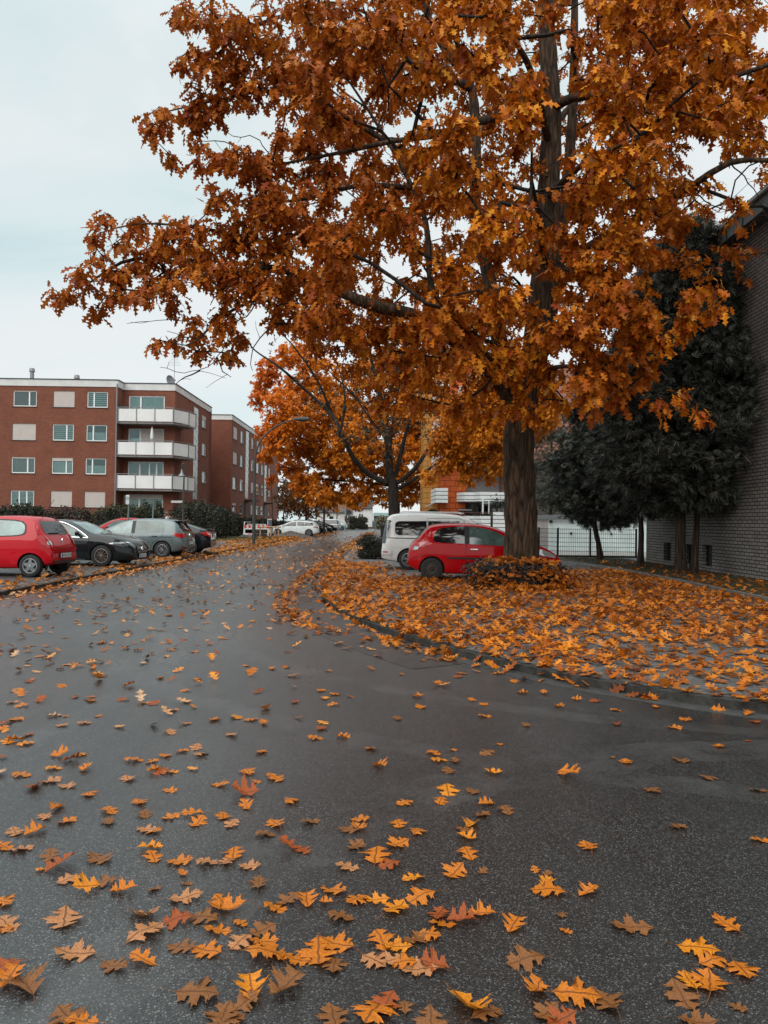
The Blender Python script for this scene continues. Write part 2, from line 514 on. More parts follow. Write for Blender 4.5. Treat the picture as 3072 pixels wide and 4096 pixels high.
def strip(name, path, o0, o1, z0, z1, mat, kind='structure'):
    """band alongside a path, from lateral offset o0 to o1"""
    P = np.array(path); T = np.gradient(P, axis=0); T /= np.linalg.norm(T, axis=1)[:, None]
    L = np.stack([-T[:, 1], T[:, 0]], 1)
    A, B = P + L * o0, P + L * o1
    rows = [[(*a, z0) for a in A], [(*a, z1) for a in A], [(*b, z1) for b in B], [(*b, z0) for b in B]]
    return tag(MB().grid(rows).build(name, mat), kind=kind)


pp_ = kerb_path[(kerb_path[:, 1] > 8.6) & (kerb_path[:, 1] < 40)]
strip('asphalt_patch', pp_, -.95, -.24, -.01, .0035, asphalt('newer asphalt', .55, False))
strip('kerb', kerb_path, -0.02, 0.11, -0.01, VZ, m_kerb)
strip('gutter', kerb_path, -0.24, -0.02, -0.01, 0.004, MAT('gutter strip', (0.042, 0.040, 0.038), 0.6, var=0.4, scale=5, bmp=.3, bscale=90))
LX = -7.62
left_path = np.array([(LX, y) for y in np.linspace(3, 147, 120)])
slab('parking_lot', [(LX - 0.12, 4), (LX - 0.12, 58), (-14.6, 58), (-30, 52), (-60, 52), (-60, 4)], -0.02, VZ - 0.006, m_park)
slab('parking_lot_far', [(LX - 0.12, 73), (LX - 0.12, 147), (-20, 147), (-20, 73)], -0.02, VZ - 0.006, m_park)
slab('footpath', [(LX - 0.12, 58.0), (LX - 0.12, 73.0), (-15.8, 73.0), (-16.0, 80), (-17.4, 80), (-17.4, 58.0)], -0.02, VZ - 0.008, MAT('path slabs', (0.17, 0.16, 0.15), 0.8, var=0.2, scale=4, bmp=0.2))
strip('kerb_far_side', left_path, 0.0, 0.12, -0.01, VZ, m_kerb)
# ---------------------------------------------------------------- leaf shapes
def oak_leaf_shape(detail=1):
    """red oak leaf: x along the blade 0..1, y across; returns verts and triangles"""
    half = [(.13, .055), (.26, .26), (.345, .14), (.42, .12), (.585, .43), (.635, .15), (.70, .11), (.82, .27), (.90, .08)]
    if detail == 2:
        half = [(.08, .025), (.16, .09), (.225, .19), (.255, .285), (.295, .225), (.35, .245), (.345, .155), (.375, .118), (.425, .122), (.455, .19), (.485, .325), (.515, .29), (.585, .44), (.60, .315), (.665, .34), (.63, .23), (.625, .15),
                (.655, .112), (.70, .112), (.735, .165), (.80, .285), (.815, .195), (.88, .205), (.865, .12), (.915, .07)]
        mid = [0, .15, .25, .34, .43, .50, .57, .64, .70, .80, .88, 1.0]
    elif detail == 1:
        mid = [0, .28, .40, .56, .67, .80, 1.0]
    else:
        half = [(.25, .26), (.40, .14), (.60, .38), (.76, .14)]
        mid = [0, .38, .74, 1.0]
    V = [(m, 0, 0) for m in mid]; T = []
    for sgn in (1, -1):
        b = len(V); V += [(x, y * sgn, 0) for x, y in half]
        outl = [0] + list(range(b, b + len(half))) + [len(mid) - 1]
        # strip-triangulate between outline and midrib
        i, j = 0, 0
        while i < len(outl) - 1 or j < len(mid) - 1:
            ox = V[outl[min(i + 1, len(outl) - 1)]][0]; mxx = mid[min(j + 1, len(mid) - 1)]
            if j >= len(mid) - 1 or (i < len(outl) - 1 and ox <= mxx):
                tri = (outl[i], outl[i + 1], j); i += 1
            else:
                tri = (outl[i], j + 1, j); j += 1
            if len(set(tri)) == 3:
                T.append(tri if sgn < 0 else tri[::-1])
    return np.array(V, dtype=float), np.array(T)


LEAFX = None
LEAF1, LEAF2, LEAF0 = oak_leaf_shape(1), oak_leaf_shape(2), oak_leaf_shape(0)
LEAFC = (LEAF1[0] * np.array([1, .80, 1]), LEAF1[1])
ROUND = (np.array([(0, 0, 0), (.3, .3, 0), (.75, .28, 0), (1, 0, 0), (.75, -.28, 0), (.3, -.3, 0)], float), np.array([(0, 5, 1), (1, 5, 4), (1, 4, 2), (2, 4, 3)]))


def nrm(a):
    return a / (np.linalg.norm(a, axis=1)[:, None] + 1e-9)


def leaves_np(shape, pos, L, Nn, size, curl=None, fold=None, petiole=0.0):
    B, T = shape
    n = len(pos); L = nrm(L)
    Nn = nrm(Nn - L * (Nn * L).sum(1)[:, None]); S = np.cross(Nn, L)
    curl = np.zeros(n) if curl is None else curl; fold = np.zeros(n) if fold is None else fold
    x = B[None, :, 0] + petiole; y = np.broadcast_to(B[None, :, 1], (n, len(B)))
    z = fold[:, None] * np.abs(y) - curl[:, None] * B[None, :, 0] ** 2
    P = pos[:, None, :] + size[:, None, None] * (x[..., None] * L[:, None, :] + y[..., None] * S[:, None, :] + z[..., None] * Nn[:, None, :])
    V = P.reshape(-1, 3)
    TT = (T[None] + (np.arange(n) * len(B))[:, None, None]).reshape(-1, 3)
    return V, TT


def rdir(n):
    return nrm(rng.normal(size=(n, 3)))


# ---------------------------------------------------------------- branching: limbs traced as space curves, twigs grown towards the leaf clusters
def grow(limbs, sites, step=0.4):
    """limbs: list of (path points Nx3, radius start, radius end). Returns nodes, parents, radii (radii of limb nodes fixed), list of site node ids."""
    pos, par, rad = [], [], []
    for path, r0, r1 in limbs:
        k = len(pos); n = len(path)
        if pos:
            d = np.linalg.norm(np.array(pos) - path[0], axis=1); root = int(d.argmin())
        else: root = -1
        for i, p in enumerate(path):
            pos.append(p); par.append(root if i == 0 else k + i - 1); rad.append(r0 + (r1 - r0) * i / (n - 1))
    nl = len(pos)
    cap = nl + len(sites) * 14
    A = np.zeros((cap, 3)); A[:nl] = pos; n = nl
    d0 = np.array([np.linalg.norm(A[:nl] - s, axis=1).min() for s in sites])
    ends = []
    for si in np.argsort(d0):
        s = sites[si]
        dv = A[:n] - s
        d = np.sqrt((dv ** 2).sum(1)) + 0.35 * np.maximum(0, dv[:, 2])      # twigs rather rise than drop
        j = int(d.argmin()); dist = np.linalg.norm(A[j] - s)
        k = int(min(12, max(1, dist / step)))
        a = A[j].copy(); prev = j
        side = rng.normal(size=3) * 0.10 * dist; sag = -0.05 * dist
        for q in range(1, k + 1):
            u = q / k
            p = a * (1 - u) + s * u + side * sin(pi * u) + np.array([0, 0, 0.12 * dist * sin(pi * u)])
            A[n] = p; par.append(prev); rad.append(0.0); prev = n; n += 1
        ends.append(prev)
    P = A[:n]; par = np.array(par); rad = np.array(rad)
    cnt = np.zeros(n); cnt[ends] = 1
    for i in range(n - 1, -1, -1):
        if par[i] >= 0 and par[i] < i: cnt[par[i]] += cnt[i]
    r = 0.0062 * np.sqrt(np.maximum(cnt, 1)) + 0.001
    r[:nl] = np.maximum(rad[:nl], np.minimum(r[:nl], rad[:nl] * 1.2))
    return P, par, r, np.array(ends), nl


def twigs_np(P, par, r, nl, sides=4):
    idx = np.arange(nl, len(P)); a = P[par[idx]]; b = P[idx]
    rb = r[idx]; ra = np.minimum(r[par[idx]], rb * 1.25)
    T = nrm(b - a); ref = np.where(np.abs(T[:, 2:3]) > .9, np.array([[1., 0, 0]]), np.array([[0, 0, 1.]]))
    S = nrm(np.cross(T, ref)); Bn = np.cross(T, S)
    ang = np.arange(sides) * 2 * pi / sides
    dirs = np.cos(ang)[None, :, None] * S[:, None] + np.sin(ang)[None, :, None] * Bn[:, None]
    V = np.concatenate([a[:, None] + dirs * ra[:, None, None], b[:, None] + T[:, None] * 0.004 + dirs * rb[:, None, None]], 1)
    n = len(idx); k = np.arange(sides); k2 = (k + 1) % sides
    Q = np.stack([k, k2, sides + k2, sides + k], 1)
    return V.reshape(-1, 3), (Q[None] + (np.arange(n) * 2 * sides)[:, None, None]).reshape(-1, 4)


def limbs_np(limbs, sides, flare=None):
    Vs, Qs, b = [], [], 0
    for i, (path, r0, r1) in enumerate(limbs):
        n = len(path); rr = np.linspace(r0, r1, n)
        rr = rr * (1 + 0.05 * np.sin(np.arange(n) * 1.7 + i))
        sd = sides * 2 if i == 0 else sides
        if i == 0 and flare:
            z = path[:, 2] - path[0, 2]
            rr = rr + flare * np.exp(-z / 0.35)
        V, Q = tube_np(path, rr, sd)
        if i == 0:
            c = np.repeat(path, sd, axis=0); d = V - c
            a = np.arctan2(d[:, 1], d[:, 0]); zz = V[:, 2]
            V = c + d * (1 + 0.035 * np.sin(5 * a + 0.6 * zz) + 0.025 * np.sin(11 * a - 0.9 * zz) + 0.012 * np.sin(23 * a + 1.3 * zz))[:, None]
        Vs.append(V); Qs.append(Q + b); b += len(V)
    return np.concatenate(Vs), np.concatenate(Qs)


def cluster_leaves(P, par, ends, per, shape, size, spread=0.16, droop=0.75, petiole=0.16, weights=None):
    n = len(ends)
    k = rng.poisson(per, n) if weights is None else rng.poisson(per * weights)
    idx = np.repeat(ends, k); m = len(idx)
    tw = nrm(P[idx] - P[par[idx]])
    back = rng.random(m) ** 1.6 * 0.55
    pos = P[idx] - tw * back[:, None] * 0.6 + rng.normal(size=(m, 3)) * spread * 0.35
    L = nrm(rdir(m) * np.array([1, 1, .55]) + tw * 0.45) + np.array([0, 0, -1]) * (droop * rng.uniform(.4, 1.4, m))[:, None]
    Nn = rdir(m) * 0.75 + np.array([0, 0, 0.85]) + nrm(L) * np.array([1, 1, 0]) * 0.5
    sz = size * rng.uniform(0.62, 1.2, m)
    return leaves_np(shape, pos, L, Nn, sz, rng.uniform(-.1, .55, m), rng.uniform(-.15, .5, m), petiole)


def puff_sites(puffs, dens=1.0, cell=30.0):
    """puffs: (dx, dy, depth, r) with r on the photo grid; returns leaf cluster sites in the world"""
    out = []
    for q in puffs:
        dx, dy, d, r = q[:4]; fac = q[4] if len(q) > 4 else 1.0
        c = np.array(at(dx, dy, d)); R = r * 1.85172 / F * d
        n = max(2, int(round(dens * fac * pi * (r / cell) ** 2)))
        v = rdir(n) * (rng.random(n) ** (1 / 2.6))[:, None]
        out.append(c + v * np.array([R, R * 1.15, R * 0.92]))
    return np.concatenate(out)


def DP(pts, step=0.4):
    """limb path from (dx, dy, depth) readings"""
    return smooth_path([at(*p) for p in pts], step)


# ================================================================ the big red oak
OAK = gnd(1128, 1257, VZ); OAK = Vector((OAK.x, 19.0, VZ))
OAKX = at(1128, 1200, 19.0).x
tr0 = np.array([OAKX, 19.0, VZ - 0.05])
limbs = []
trunk = smooth_path([tr0, at(1126, 1150, 19), at(1121, 1050, 19), at(1120, 950, 19), at(1126, 880, 19), at(1150, 790, 19.05), at(1168, 680, 19.1), at(1178, 560, 19.1), at(1187, 420, 19.15), at(1193, 270, 19.2), at(1187, 110, 19.2), at(1180, -60, 19.2), at(1195, -260, 19.1), at(1205, -420, 19)], 0.22)
limbs.append((trunk, 0.43, 0.12))
L_ = lambda pts, r0, r1: limbs.append((DP(pts), r0, r1))
L_([(1122, 900, 19), (1095, 800, 19.2), (1070, 690, 19.5), (1055, 590, 19.8), (1028, 460, 20), (1030, 310, 20.2), (1020, 185, 20.2), (980, 125, 20), (930, 40, 19.8), (900, -80, 19.6), (880, -220, 19.5)], .23, .06)
L_([(1115, 880, 18.9), (1060, 800, 18.4), (985, 734, 17.8), (892, 679, 17.2), (825, 664, 16.8), (770, 645, 16.6), (700, 612, 16.4), (640, 587, 16.3), (575, 578, 16.2), (520, 590, 16.2), (440, 580, 16.1), (335, 556, 16), (260, 565, 16), (190, 610, 16)], .20, .02)
L_([(1165, 760, 19), (1195, 650, 19.6), (1215, 500, 20), (1235, 300, 20.3), (1243, 120, 20.4), (1246, -40, 20.4), (1260, -250, 20)], .20, .06)
L_([(985, 734, 17.8), (955, 665, 17.6), (930, 608, 17.6), (920, 475, 17.5), (870, 360, 17.2), (800, 240, 17), (740, 150, 17)], .10, .02)
L_([(1180, 228, 19.2), (1100, 235, 18.4), (1049, 255, 17.8), (995, 267, 17.2), (940, 288, 16.8), (850, 300, 16.4), (760, 320, 16.2), (660, 340, 16.1), (560, 360, 16.1)], .12, .02)
L_([(1195, 228, 19.2), (1240, 205, 18.4), (1330, 195, 17.6), (1405, 180, 17), (1480, 170, 16.5), (1570, 165, 16), (1680, 128, 15.6), (1800, 100, 15.4)], .12, .03)
L_([(1190, 640, 19.2), (1245, 555, 18.8), (1300, 515, 18.2), (1354, 482, 17.6), (1430, 445, 17), (1495, 400, 16.6), (1580, 347, 16.2), (1659, 342, 16), (1760, 350, 15.8)], .13, .04)
L_([(1020, 185, 20.2), (940, 150, 19.4), (870, 130, 18.6), (795, 125, 17.8), (715, 45, 17.2), (640, 20, 16.8), (520, 60, 16.6), (440, 110, 16.5)], .11, .02)
L_([(1028, 460, 20), (960, 420, 19), (860, 400, 18.2), (760, 400, 17.6), (640, 430, 17), (520, 430, 16.8)], .10, .02)
L_([(880, 330, 17.2), (700, 220, 16.9), (590, 190, 16.7), (470, 210, 16.5), (360, 235, 16.4)], .07, .015)
L_([(1150, 790, 18.9), (1200, 740, 17.5), (1260, 700, 16.2), (1330, 680, 15), (1400, 690, 14.2)], .11, .02)
L_([(1140, 830, 18.8), (1180, 800, 17.2), (1230, 790, 15.8), (1300, 800, 14.6)], .09, .02)
L_([(1118, 880, 18.7), (1080, 800, 17), (1030, 740, 15.4), (980, 690, 14), (940, 640, 13)], .10, .02)
L_([(1178, 560, 18.9), (1170, 500, 17), (1160, 440, 15), (1150, 380, 13.4)], .11, .02)
L_([(1187, 420, 19), (1250, 360, 17), (1320, 320, 15), (1390, 290, 13.5)], .10, .02)
L_([(1187, 300, 19.1), (1150, 150, 17), (1100, 60, 15), (1060, 0, 13.5)], .10, .02)
L_([(1028, 400, 20), (980, 330, 18), (900, 240, 16), (840, 180, 14.5)], .09, .02)
L_([(1193, 270, 19.4), (1260, 200, 21.5), (1350, 120, 23.5), (1430, 60, 25)], .10, .02)
L_([(1180, 560, 19.4), (1150, 480, 21.5), (1080, 420, 23.5), (1000, 380, 25)], .10, .02)
L_([(640, 587, 16.3), (560, 640, 16), (480, 680, 15.9), (430, 730, 15.8), (400, 745, 15.8)], .045, .012)
L_([(575, 578, 16.2), (500, 510, 16.2), (430, 490, 16.2), (300, 480, 16.2), (215, 500, 16.2)], .045, .012)

bare = [[(520, 640, 16), (500, 700, 15.9), (470, 770, 15.8), (430, 800, 15.8), (380, 802, 15.8), (345, 790, 15.8)], [(470, 770, 15.8), (480, 800, 15.8), (500, 815, 15.8)], [(430, 800, 15.8), (400, 815, 15.8), (375, 830, 15.8)],
        [(560, 640, 16), (520, 690, 15.9), (450, 700, 15.9), (370, 690, 15.8), (270, 695, 15.8)], [(450, 700, 15.9), (430, 730, 15.8), (360, 715, 15.8)], [(640, 430, 17), (560, 300, 16.6), (500, 290, 16.4), (470, 250, 16.4)],
        [(560, 360, 16.1), (500, 310, 16.2), (430, 300, 16.2), (410, 320, 16.2)], [(600, 690, 16.2), (560, 730, 16), (540, 770, 16), (545, 800, 16)], [(700, 612, 16.4), (640, 680, 16.2), (560, 700, 16.1)], [(1580, 347, 16.2), (1610, 380, 16), (1640, 420, 16), (1659, 470, 15.9)],
        [(1495, 400, 16.6), (1540, 440, 16.3), (1590, 450, 16.1), (1640, 440, 16)]]
puffs = []
def PF(d, dj, items, fac=1.0):
    for it in items:
        puffs.append((it[0], it[1], d + rng.normal() * dj, it[2], (it[3] if len(it) > 3 else 1.0) * fac))
# silhouette on the left, lobe by lobe
PF(16.4, .5, [(430, 60, 62), (505, 130, 80), (425, 185, 62), (350, 240, 40), (308, 243, 26), (318, 278, 24), (460, 235, 52), (385, 30, 22, .8), (395, 120, 35), (560, 60, 90), (575, 190, 80), (650, 110, 95), (410, 265, 40), (700, 230, 90), (730, 60, 90)])
PF(16.2, .4, [(383, 352, 20, 1.3), (420, 350, 24), (470, 328, 38), (520, 330, 45), (565, 345, 55), (600, 420, 60), (545, 425, 45), (480, 430, 38), (460, 410, 26), (640, 330, 70), (660, 440, 70)])
PF(16.0, .4, [(112, 636, 22, 1.4), (150, 640, 28, 1.3), (158, 580, 18, 1.4), (198, 497, 20, 1.3), (236, 478, 22, 1.3), (215, 520, 30), (180, 600, 24, 1.2), (222, 565, 44), (290, 478, 38), (285, 545, 55), (350, 500, 50), (362, 560, 55), (338, 615, 40), (232, 652, 30), (212, 668, 18, 1.3), (395, 515, 60), (430, 580, 62), (455, 500, 60), (492, 565, 66), (305, 640, 40), (372, 655, 36), (420, 690, 34), (335, 735, 16, 1.2), (390, 742, 26), (450, 752, 28), (475, 705, 36), (505, 640, 60), (550, 560, 75), (545, 485, 65), (610, 505, 85), (605, 610, 80), (500, 770, 18, 1.3), (525, 738, 28), (270, 615, 34), (600, 690, 45, .8), (655, 700, 55, .8)])
# middle of the crown: front, centre and back layers
for gy in range(-40, 700, 92):
    for gx in range(690, 1680, 92):
        if gx > 1470 and gy > 300: continue
        if gx > 1380 and gy > 520: continue
        x, y = gx + rng.uniform(-35, 35), gy + rng.uniform(-35, 35)
        lead = abs(x - 1190) < 62 and y < 700
        if not lead and rng.random() < .66: PF(14.0, 1.0, [(x, y, 54)])
        if lead:
            if rng.random() < .5: PF(16.5, 1.0, [(x, y, 30)], .9)
        elif rng.random() < .9: PF(18.0, 1.2, [(x + 20, y + 30, 62)], .9)
        if rng.random() < .85: PF(22.5, 1.3, [(x - 20, y - 10, 62)], .75)
PF(17.2, .9, [(620, 640, 55), (700, 640, 80), (800, 690, 80), (760, 755, 50, .9), (880, 750, 80), (950, 700, 70), (980, 800, 70), (905, 850, 55), (825, 845, 45), (1000, 875, 45), (1060, 800, 60), (1105, 850, 48), (1150, 760, 60), (1190, 800, 55), (1210, 850, 40), (1050, 900, 30), (1090, 880, 30), (1140, 890, 24), (860, 800, 50), (1020, 720, 70), (1100, 720, 60)])
PF(14.2, .7, [(960, 660, 60), (1040, 690, 55), (930, 760, 55), (1240, 700, 75), (1300, 625, 70), (1380, 680, 58), (1440, 715, 40), (1300, 780, 68), (1270, 840, 52), (1340, 850, 38), (1400, 800, 46), (1345, 740, 60), (1470, 690, 34), (1110, 640, 50), (1240, 590, 60), (1290, 540, 60), (1230, 490, 60), (1100, 780, 50), (1000, 780, 45)], 1.05)
PF(15.0, .5, [(1500, 660, 30), (1545, 618, 26, 1.1), (1552, 655, 20, 1.1), (1425, 876, 22, 1.1), (1525, 892, 15, 1.2), (1470, 850, 24), (1500, 610, 26), (1405, 560, 45), (1360, 500, 48), (1440, 480, 34, .8), (1500, 560, 22, .8), (1290, 900, 16)])
PF(16.5, .8, [(1300, 100, 85), (1400, 80, 75), (1500, 100, 85), (1600, 80, 75), (1655, 200, 70), (1560, 245, 65), (1460, 275, 65), (1360, 300, 70), (1600, 300, 38), (1665, 310, 40), (1470, 360, 40, .8), (1540, 390, 30, .8), (1600, 440, 14, .6)])
sites = puff_sites(puffs, 1.0, 31.0)
# the part of the crown above and beside the frame
extra = []
for _ in range(520):
    a = rng.uniform(0, 2 * pi); rr = sqrt(rng.random()); zz = rng.uniform(0, 1)
    R = 8.5 * (1 - zz * 0.75)
    p = np.array([OAKX + R * rr * cos(a) * 1.05, 19 + R * rr * sin(a) * .9, 13.2 + 7.5 * zz])
    extra.append(p)
for _ in range(160):
    extra.append(np.array([rng.uniform(8, 12.5), rng.uniform(13.5, 24), rng.uniform(8, 14)]))
sites = np.concatenate([sites, np.array(extra)])
P, par, r, ends, nl = grow(limbs, sites)

m_bark = bark_mat('oak bark', (0.010, 0.008, 0.007), (0.105, 0.066, 0.043))
m_bark2 = bark_mat('dark bark', (0.006, 0.005, 0.0045), (0.035, 0.027, 0.022))
m_oakleaf = leaf_mat('oak leaf', [(0.0, (0.22, 0.034, 0.010)), (0.18, (0.44, 0.092, 0.010)), (0.40, (0.76, 0.215, 0.012)), (0.78, (0.90, 0.325, 0.018)), (0.93, (0.93, 0.40, 0.03)), (1.0, (0.40, 0.19, 0.09))],
                     rough=0.5, transl=0.24, under=(0.58, 0.155, 0.012), clump=(0.36, 0.068, 0.012), clump_scale=0.3, gradx=(-10.0, -0.5, (0.34, 0.07, 0.02)))  # left of the crown coloured darker to stand for backlit leaves
oak = thing('red_oak_tree', 'huge spreading oak with orange autumn leaves and thick ridged trunk beside the kerb', 'tree', (OAKX, 19, VZ))
V1, Q1 = limbs_np(limbs, 12, flare=0.20)
V2, Q2 = twigs_np(P, par, r, nl, 4)
for bt in bare:      # leafless twigs
    pth = DP(bt, .15); pth = pth + rng.normal(size=pth.shape) * .012
    vb, qb = tube_np(pth, np.linspace(.017, .006, len(pth)), 4); Q2 = np.concatenate([Q2, qb + len(V2)]); V2 = np.concatenate([V2, vb])
    for j in range(3, len(pth) - 1, 4):
        tip = pth[j] + np.array([rng.normal() * .25, rng.normal() * .1, rng.normal() * .16 - .05]); vb, qb = tube_np([pth[j], (pth[j] + tip) / 2 + rng.normal(size=3) * .03, tip], [.007, .005, .004], 3)
        Q2 = np.concatenate([Q2, np.column_stack([qb, ])[:, :4] + len(V2)]); V2 = np.concatenate([V2, vb])
np_mesh('trunk', V1, Q1, m_bark, oak, smooth=True, off=oak.location)
np_mesh('branches_or_core', V2, Q2, m_bark2, oak, off=oak.location)
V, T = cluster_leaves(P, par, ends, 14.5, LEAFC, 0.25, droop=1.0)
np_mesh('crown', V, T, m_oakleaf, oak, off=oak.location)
print('oak sites', len(sites), 'leaves tris', len(T))


# ================================================================ trees further down the street
def street_tree(name, label, limbs, sites, base, leafmat, barkm, per, size, group=None, shape=LEAF0, sides=8, cat='tree', flare=.15):
    P, par, r, ends, nl = grow(limbs, sites, 0.6)
    t = thing(name, label, cat, base, 0, group)
    V, Q = limbs_np(limbs, sides, flare)
    np_mesh('trunk', V, Q, barkm, t, smooth=True, off=base)
    V, Q = twigs_np(P, par, r, nl, 3)
    np_mesh('branches_or_core', V, Q, barkm, t, off=base)
    V, T = cluster_leaves(P, par, ends, per, shape, size, spread=.3)
    np_mesh('crown', V, T, leafmat, t, off=base)
    return t


d = 54.0
lm = []
mb = at(850, 1170, d); mb.z = VZ
lm.append((smooth_path([mb, at(850, 1110, d), at(848, 1050, d), at(841, 1017, d), at(838, 954, d), at(822, 856, d), at(800, 770, d)], .6), .42, .09))
for pts, a, b in (([(837, 1043), (799, 1026), (765, 992), (736, 933), (719, 899), (685, 865), (647, 831), (604, 793), (549, 755), (528, 725)], .2, .03),
                  ([(719, 899), (698, 848), (676, 806), (630, 742), (609, 721), (596, 690)], .11, .02),
                  ([(854, 1030), (880, 924), (901, 873), (915, 800)], .18, .05), ([(858, 1043), (892, 1017), (922, 975), (951, 932), (985, 900)], .17, .04),
                  ([(862, 1055), (909, 1025), (960, 992), (1000, 980)], .15, .04), ([(736, 933), (745, 860), (730, 790), (700, 730)], .1, .02), ([(838, 954), (790, 890), (750, 830)], .1, .03), ([(841, 1000), (850, 900), (870, 800)], .12, .03)):
    dd = [d + (i / len(pts)) * rng.uniform(-4, 3) for i in range(len(pts))]
    lm.append((smooth_path([at(p[0], p[1], q) for p, q in zip(pts, dd)], .6), a, b))
st = puff_sites([(700, 720, d, 45, .5), (760, 700, d, 70, .5), (800, 760, d, 75, .6), (860, 820, d, 70, .7), (780, 850, d, 60, .6), (930, 840, d, 60, .7), (900, 900, d, 50, .8), (820, 930, d - 3, 55, .8), (760, 930, d - 2, 45, .6), (960, 940, d, 45, .7),
                 (640, 800, d, 40, .35), (690, 870, d, 40, .5), (860, 720, d, 80, .6), (960, 740, d, 70, .6), (860, 990, d, 40, .7), (600, 740, d, 30, .15), (540, 740, d, 20, .3)], 1.0, 14)
m_dull = leaf_mat('dull leaf', [(0, (0.035, 0.028, 0.02)), (.5, (0.075, 0.05, 0.03)), (.85, (0.14, 0.075, 0.03)), (1, (0.3, 0.12, 0.02))], .6, .2)
street_tree('dark_limbed_oak', 'older oak with bare dark spreading limbs and thin brown leaves behind the white van', lm, st, mb, m_dull, m_bark2, 7, .27)

d = 76.0
ob = at(857, 1160, d); ob.z = VZ
lm = [(smooth_path([ob, at(856, 1080, d), at(850, 1020, d), at(840, 930, d), at(830, 850, d)], .8), .42, .1)]
for pts in ([(852, 1040), (780, 1000), (700, 970), (620, 950), (570, 930)], [(850, 1010), (760, 930), (680, 850), (610, 800)], [(855, 1050), (760, 1040), (690, 1035), (640, 1030)],
            [(855, 1040), (930, 1010), (1010, 985), (1060, 960)], [(845, 960), (930, 930), (1010, 910)], [(840, 930), (760, 850), (690, 780)]):
    dd = [d + (i / len(pts)) * rng.uniform(-6, 5) for i in range(len(pts))]
    lm.append((smooth_path([at(p[0], p[1], q) for p, q in zip(pts, dd)], .8), .16, .03))
pf = [(585, 800, 34), (566, 832, 24), (560, 860, 22), (620, 765, 30), (665, 775, 45), (605, 870, 44), (645, 850, 50), (580, 925, 34), (570, 985, 18), (600, 950, 40), (645, 945, 55), (700, 900, 60), (705, 970, 62), (625, 1000, 34), (655, 1040, 36), (765, 960, 70), (720, 1030, 52), (800, 1000, 60), (880, 985, 60), (950, 965, 60), (1005, 1000, 48), (1050, 965, 40),
      (1050, 1005, 28), (960, 1045, 34), (905, 1050, 40), (835, 1062, 34), (770, 1070, 34), (1010, 935, 50), (1080, 950, 34), (690, 1068, 28), (740, 880, 60), (820, 900, 60), (900, 900, 60), (700, 820, 50), (1000, 1040, 30), (640, 900, 40), (1070, 1040, 22), (590, 1040, 16), (870, 1070, 30), (720, 1080, 22), (880, 840, 60), (940, 820, 60), (1000, 860, 60), (960, 900, 60), (860, 780, 60), (900, 930, 60), (790, 800, 50)]
st = puff_sites([(x, y, d + rng.uniform(-6, 6), rr) for x, y, rr in pf], 2.7, 14)
m_amber = leaf_mat('amber leaf', [(0, (0.50, 0.12, 0.012)), (.4, (0.80, 0.25, 0.014)), (.8, (0.90, 0.33, 0.018)), (1, (0.6, 0.17, 0.02))], .5, .3, under=(0.75, 0.26, 0.02), clump=(0.55, 0.16, 0.02), clump_scale=.22, gradx=(-14, -7.5, (0.85, 0.17, 0.035)))
street_tree('amber_oak', 'broad oak with glowing amber to red crown behind the dark limbed oak', lm, st, ob, m_amber, m_bark2, 14, .42)


d = 38.0
gb_ = at(1122, 1200, d); gb_.z = VZ
lm = [(smooth_path([gb_, at(1122, 1100, d), at(1118, 1020, d), at(1112, 930, d), at(1108, 840, d)], .5), .22, .05)]
for pts in ([(1120, 1020), (1080, 985), (1030, 970), (970, 985)], [(1116, 970), (1070, 930), (1010, 915)], [(1112, 930), (1060, 880), (1020, 850)], [(1116, 980), (1150, 930), (1200, 900)], [(1112, 920), (1150, 860), (1170, 820)]):
    lm.append((smooth_path([at(p[0], p[1], d + rng.uniform(-1.5, 1.5)) for p in pts], .5), .09, .02))
st = puff_sites([(x, y, d + rng.uniform(-2, 2), r_) for x, y, r_ in ((985, 962, 38), (1022, 1000, 40), (1060, 945, 46), (1040, 900, 46), (1000, 920, 42), (1075, 995, 32), (955, 1002, 26), (925, 1030, 18), (1008, 1035, 20), (1090, 900, 44), (1130, 870, 50), (1150, 910, 44), (1180, 880, 40), (1060, 1030, 15), (1050, 850, 50), (1110, 820, 50), (950, 955, 30), (960, 915, 34), (990, 870, 40), (1195, 915, 16), (985, 985, 30), (1045, 965, 34), (1085, 960, 26))], 2.6, 15)
m_gold = leaf_mat('golden leaf', [(0, (0.6, 0.16, 0.012)), (.4, (0.80, 0.25, 0.014)), (.8, (0.88, 0.33, 0.02)), (1, (0.6, 0.18, 0.02))], .5, .25, clump=(0.55, 0.17, 0.02), clump_scale=.4)
street_tree('golden_oak', 'golden leaved oak in the car park hidden mostly by the big oak trunk', lm, st, gb_, m_gold, m_bark2, 11, .24, shape=LEAF1)


def small_tree(name, label, base, h, crown_r, crown_h, leafmat, n, size, trunk_r=.1, per=8, group=None):
    b = np.array(base)
    lm = [(smooth_path([b, b + [0.05, 0, h * .35], b + [-.05, .05, h * .7], b + [0, 0, h * .92]], .5), trunk_r, .02)]
    for k in range(6):
        a = k * 1.05 + rng.random(); z = h * (.35 + .08 * k)
        lm.append((smooth_path([b + [0, 0, z], b + [cos(a) * crown_r * .4, sin(a) * crown_r * .4, z + h * .1], b + [cos(a) * crown_r * .8, sin(a) * crown_r * .8, z + h * .16]], .5), trunk_r * .4, .012))
    v = rdir(n) * (rng.random(n) ** .4)[:, None]
    st = b + [0, 0, h - crown_h / 2] + v * np.array([crown_r, crown_r, crown_h / 2])
    return street_tree(name, label, lm, st, base, leafmat, m_bark2, per, size, group, flare=.03)


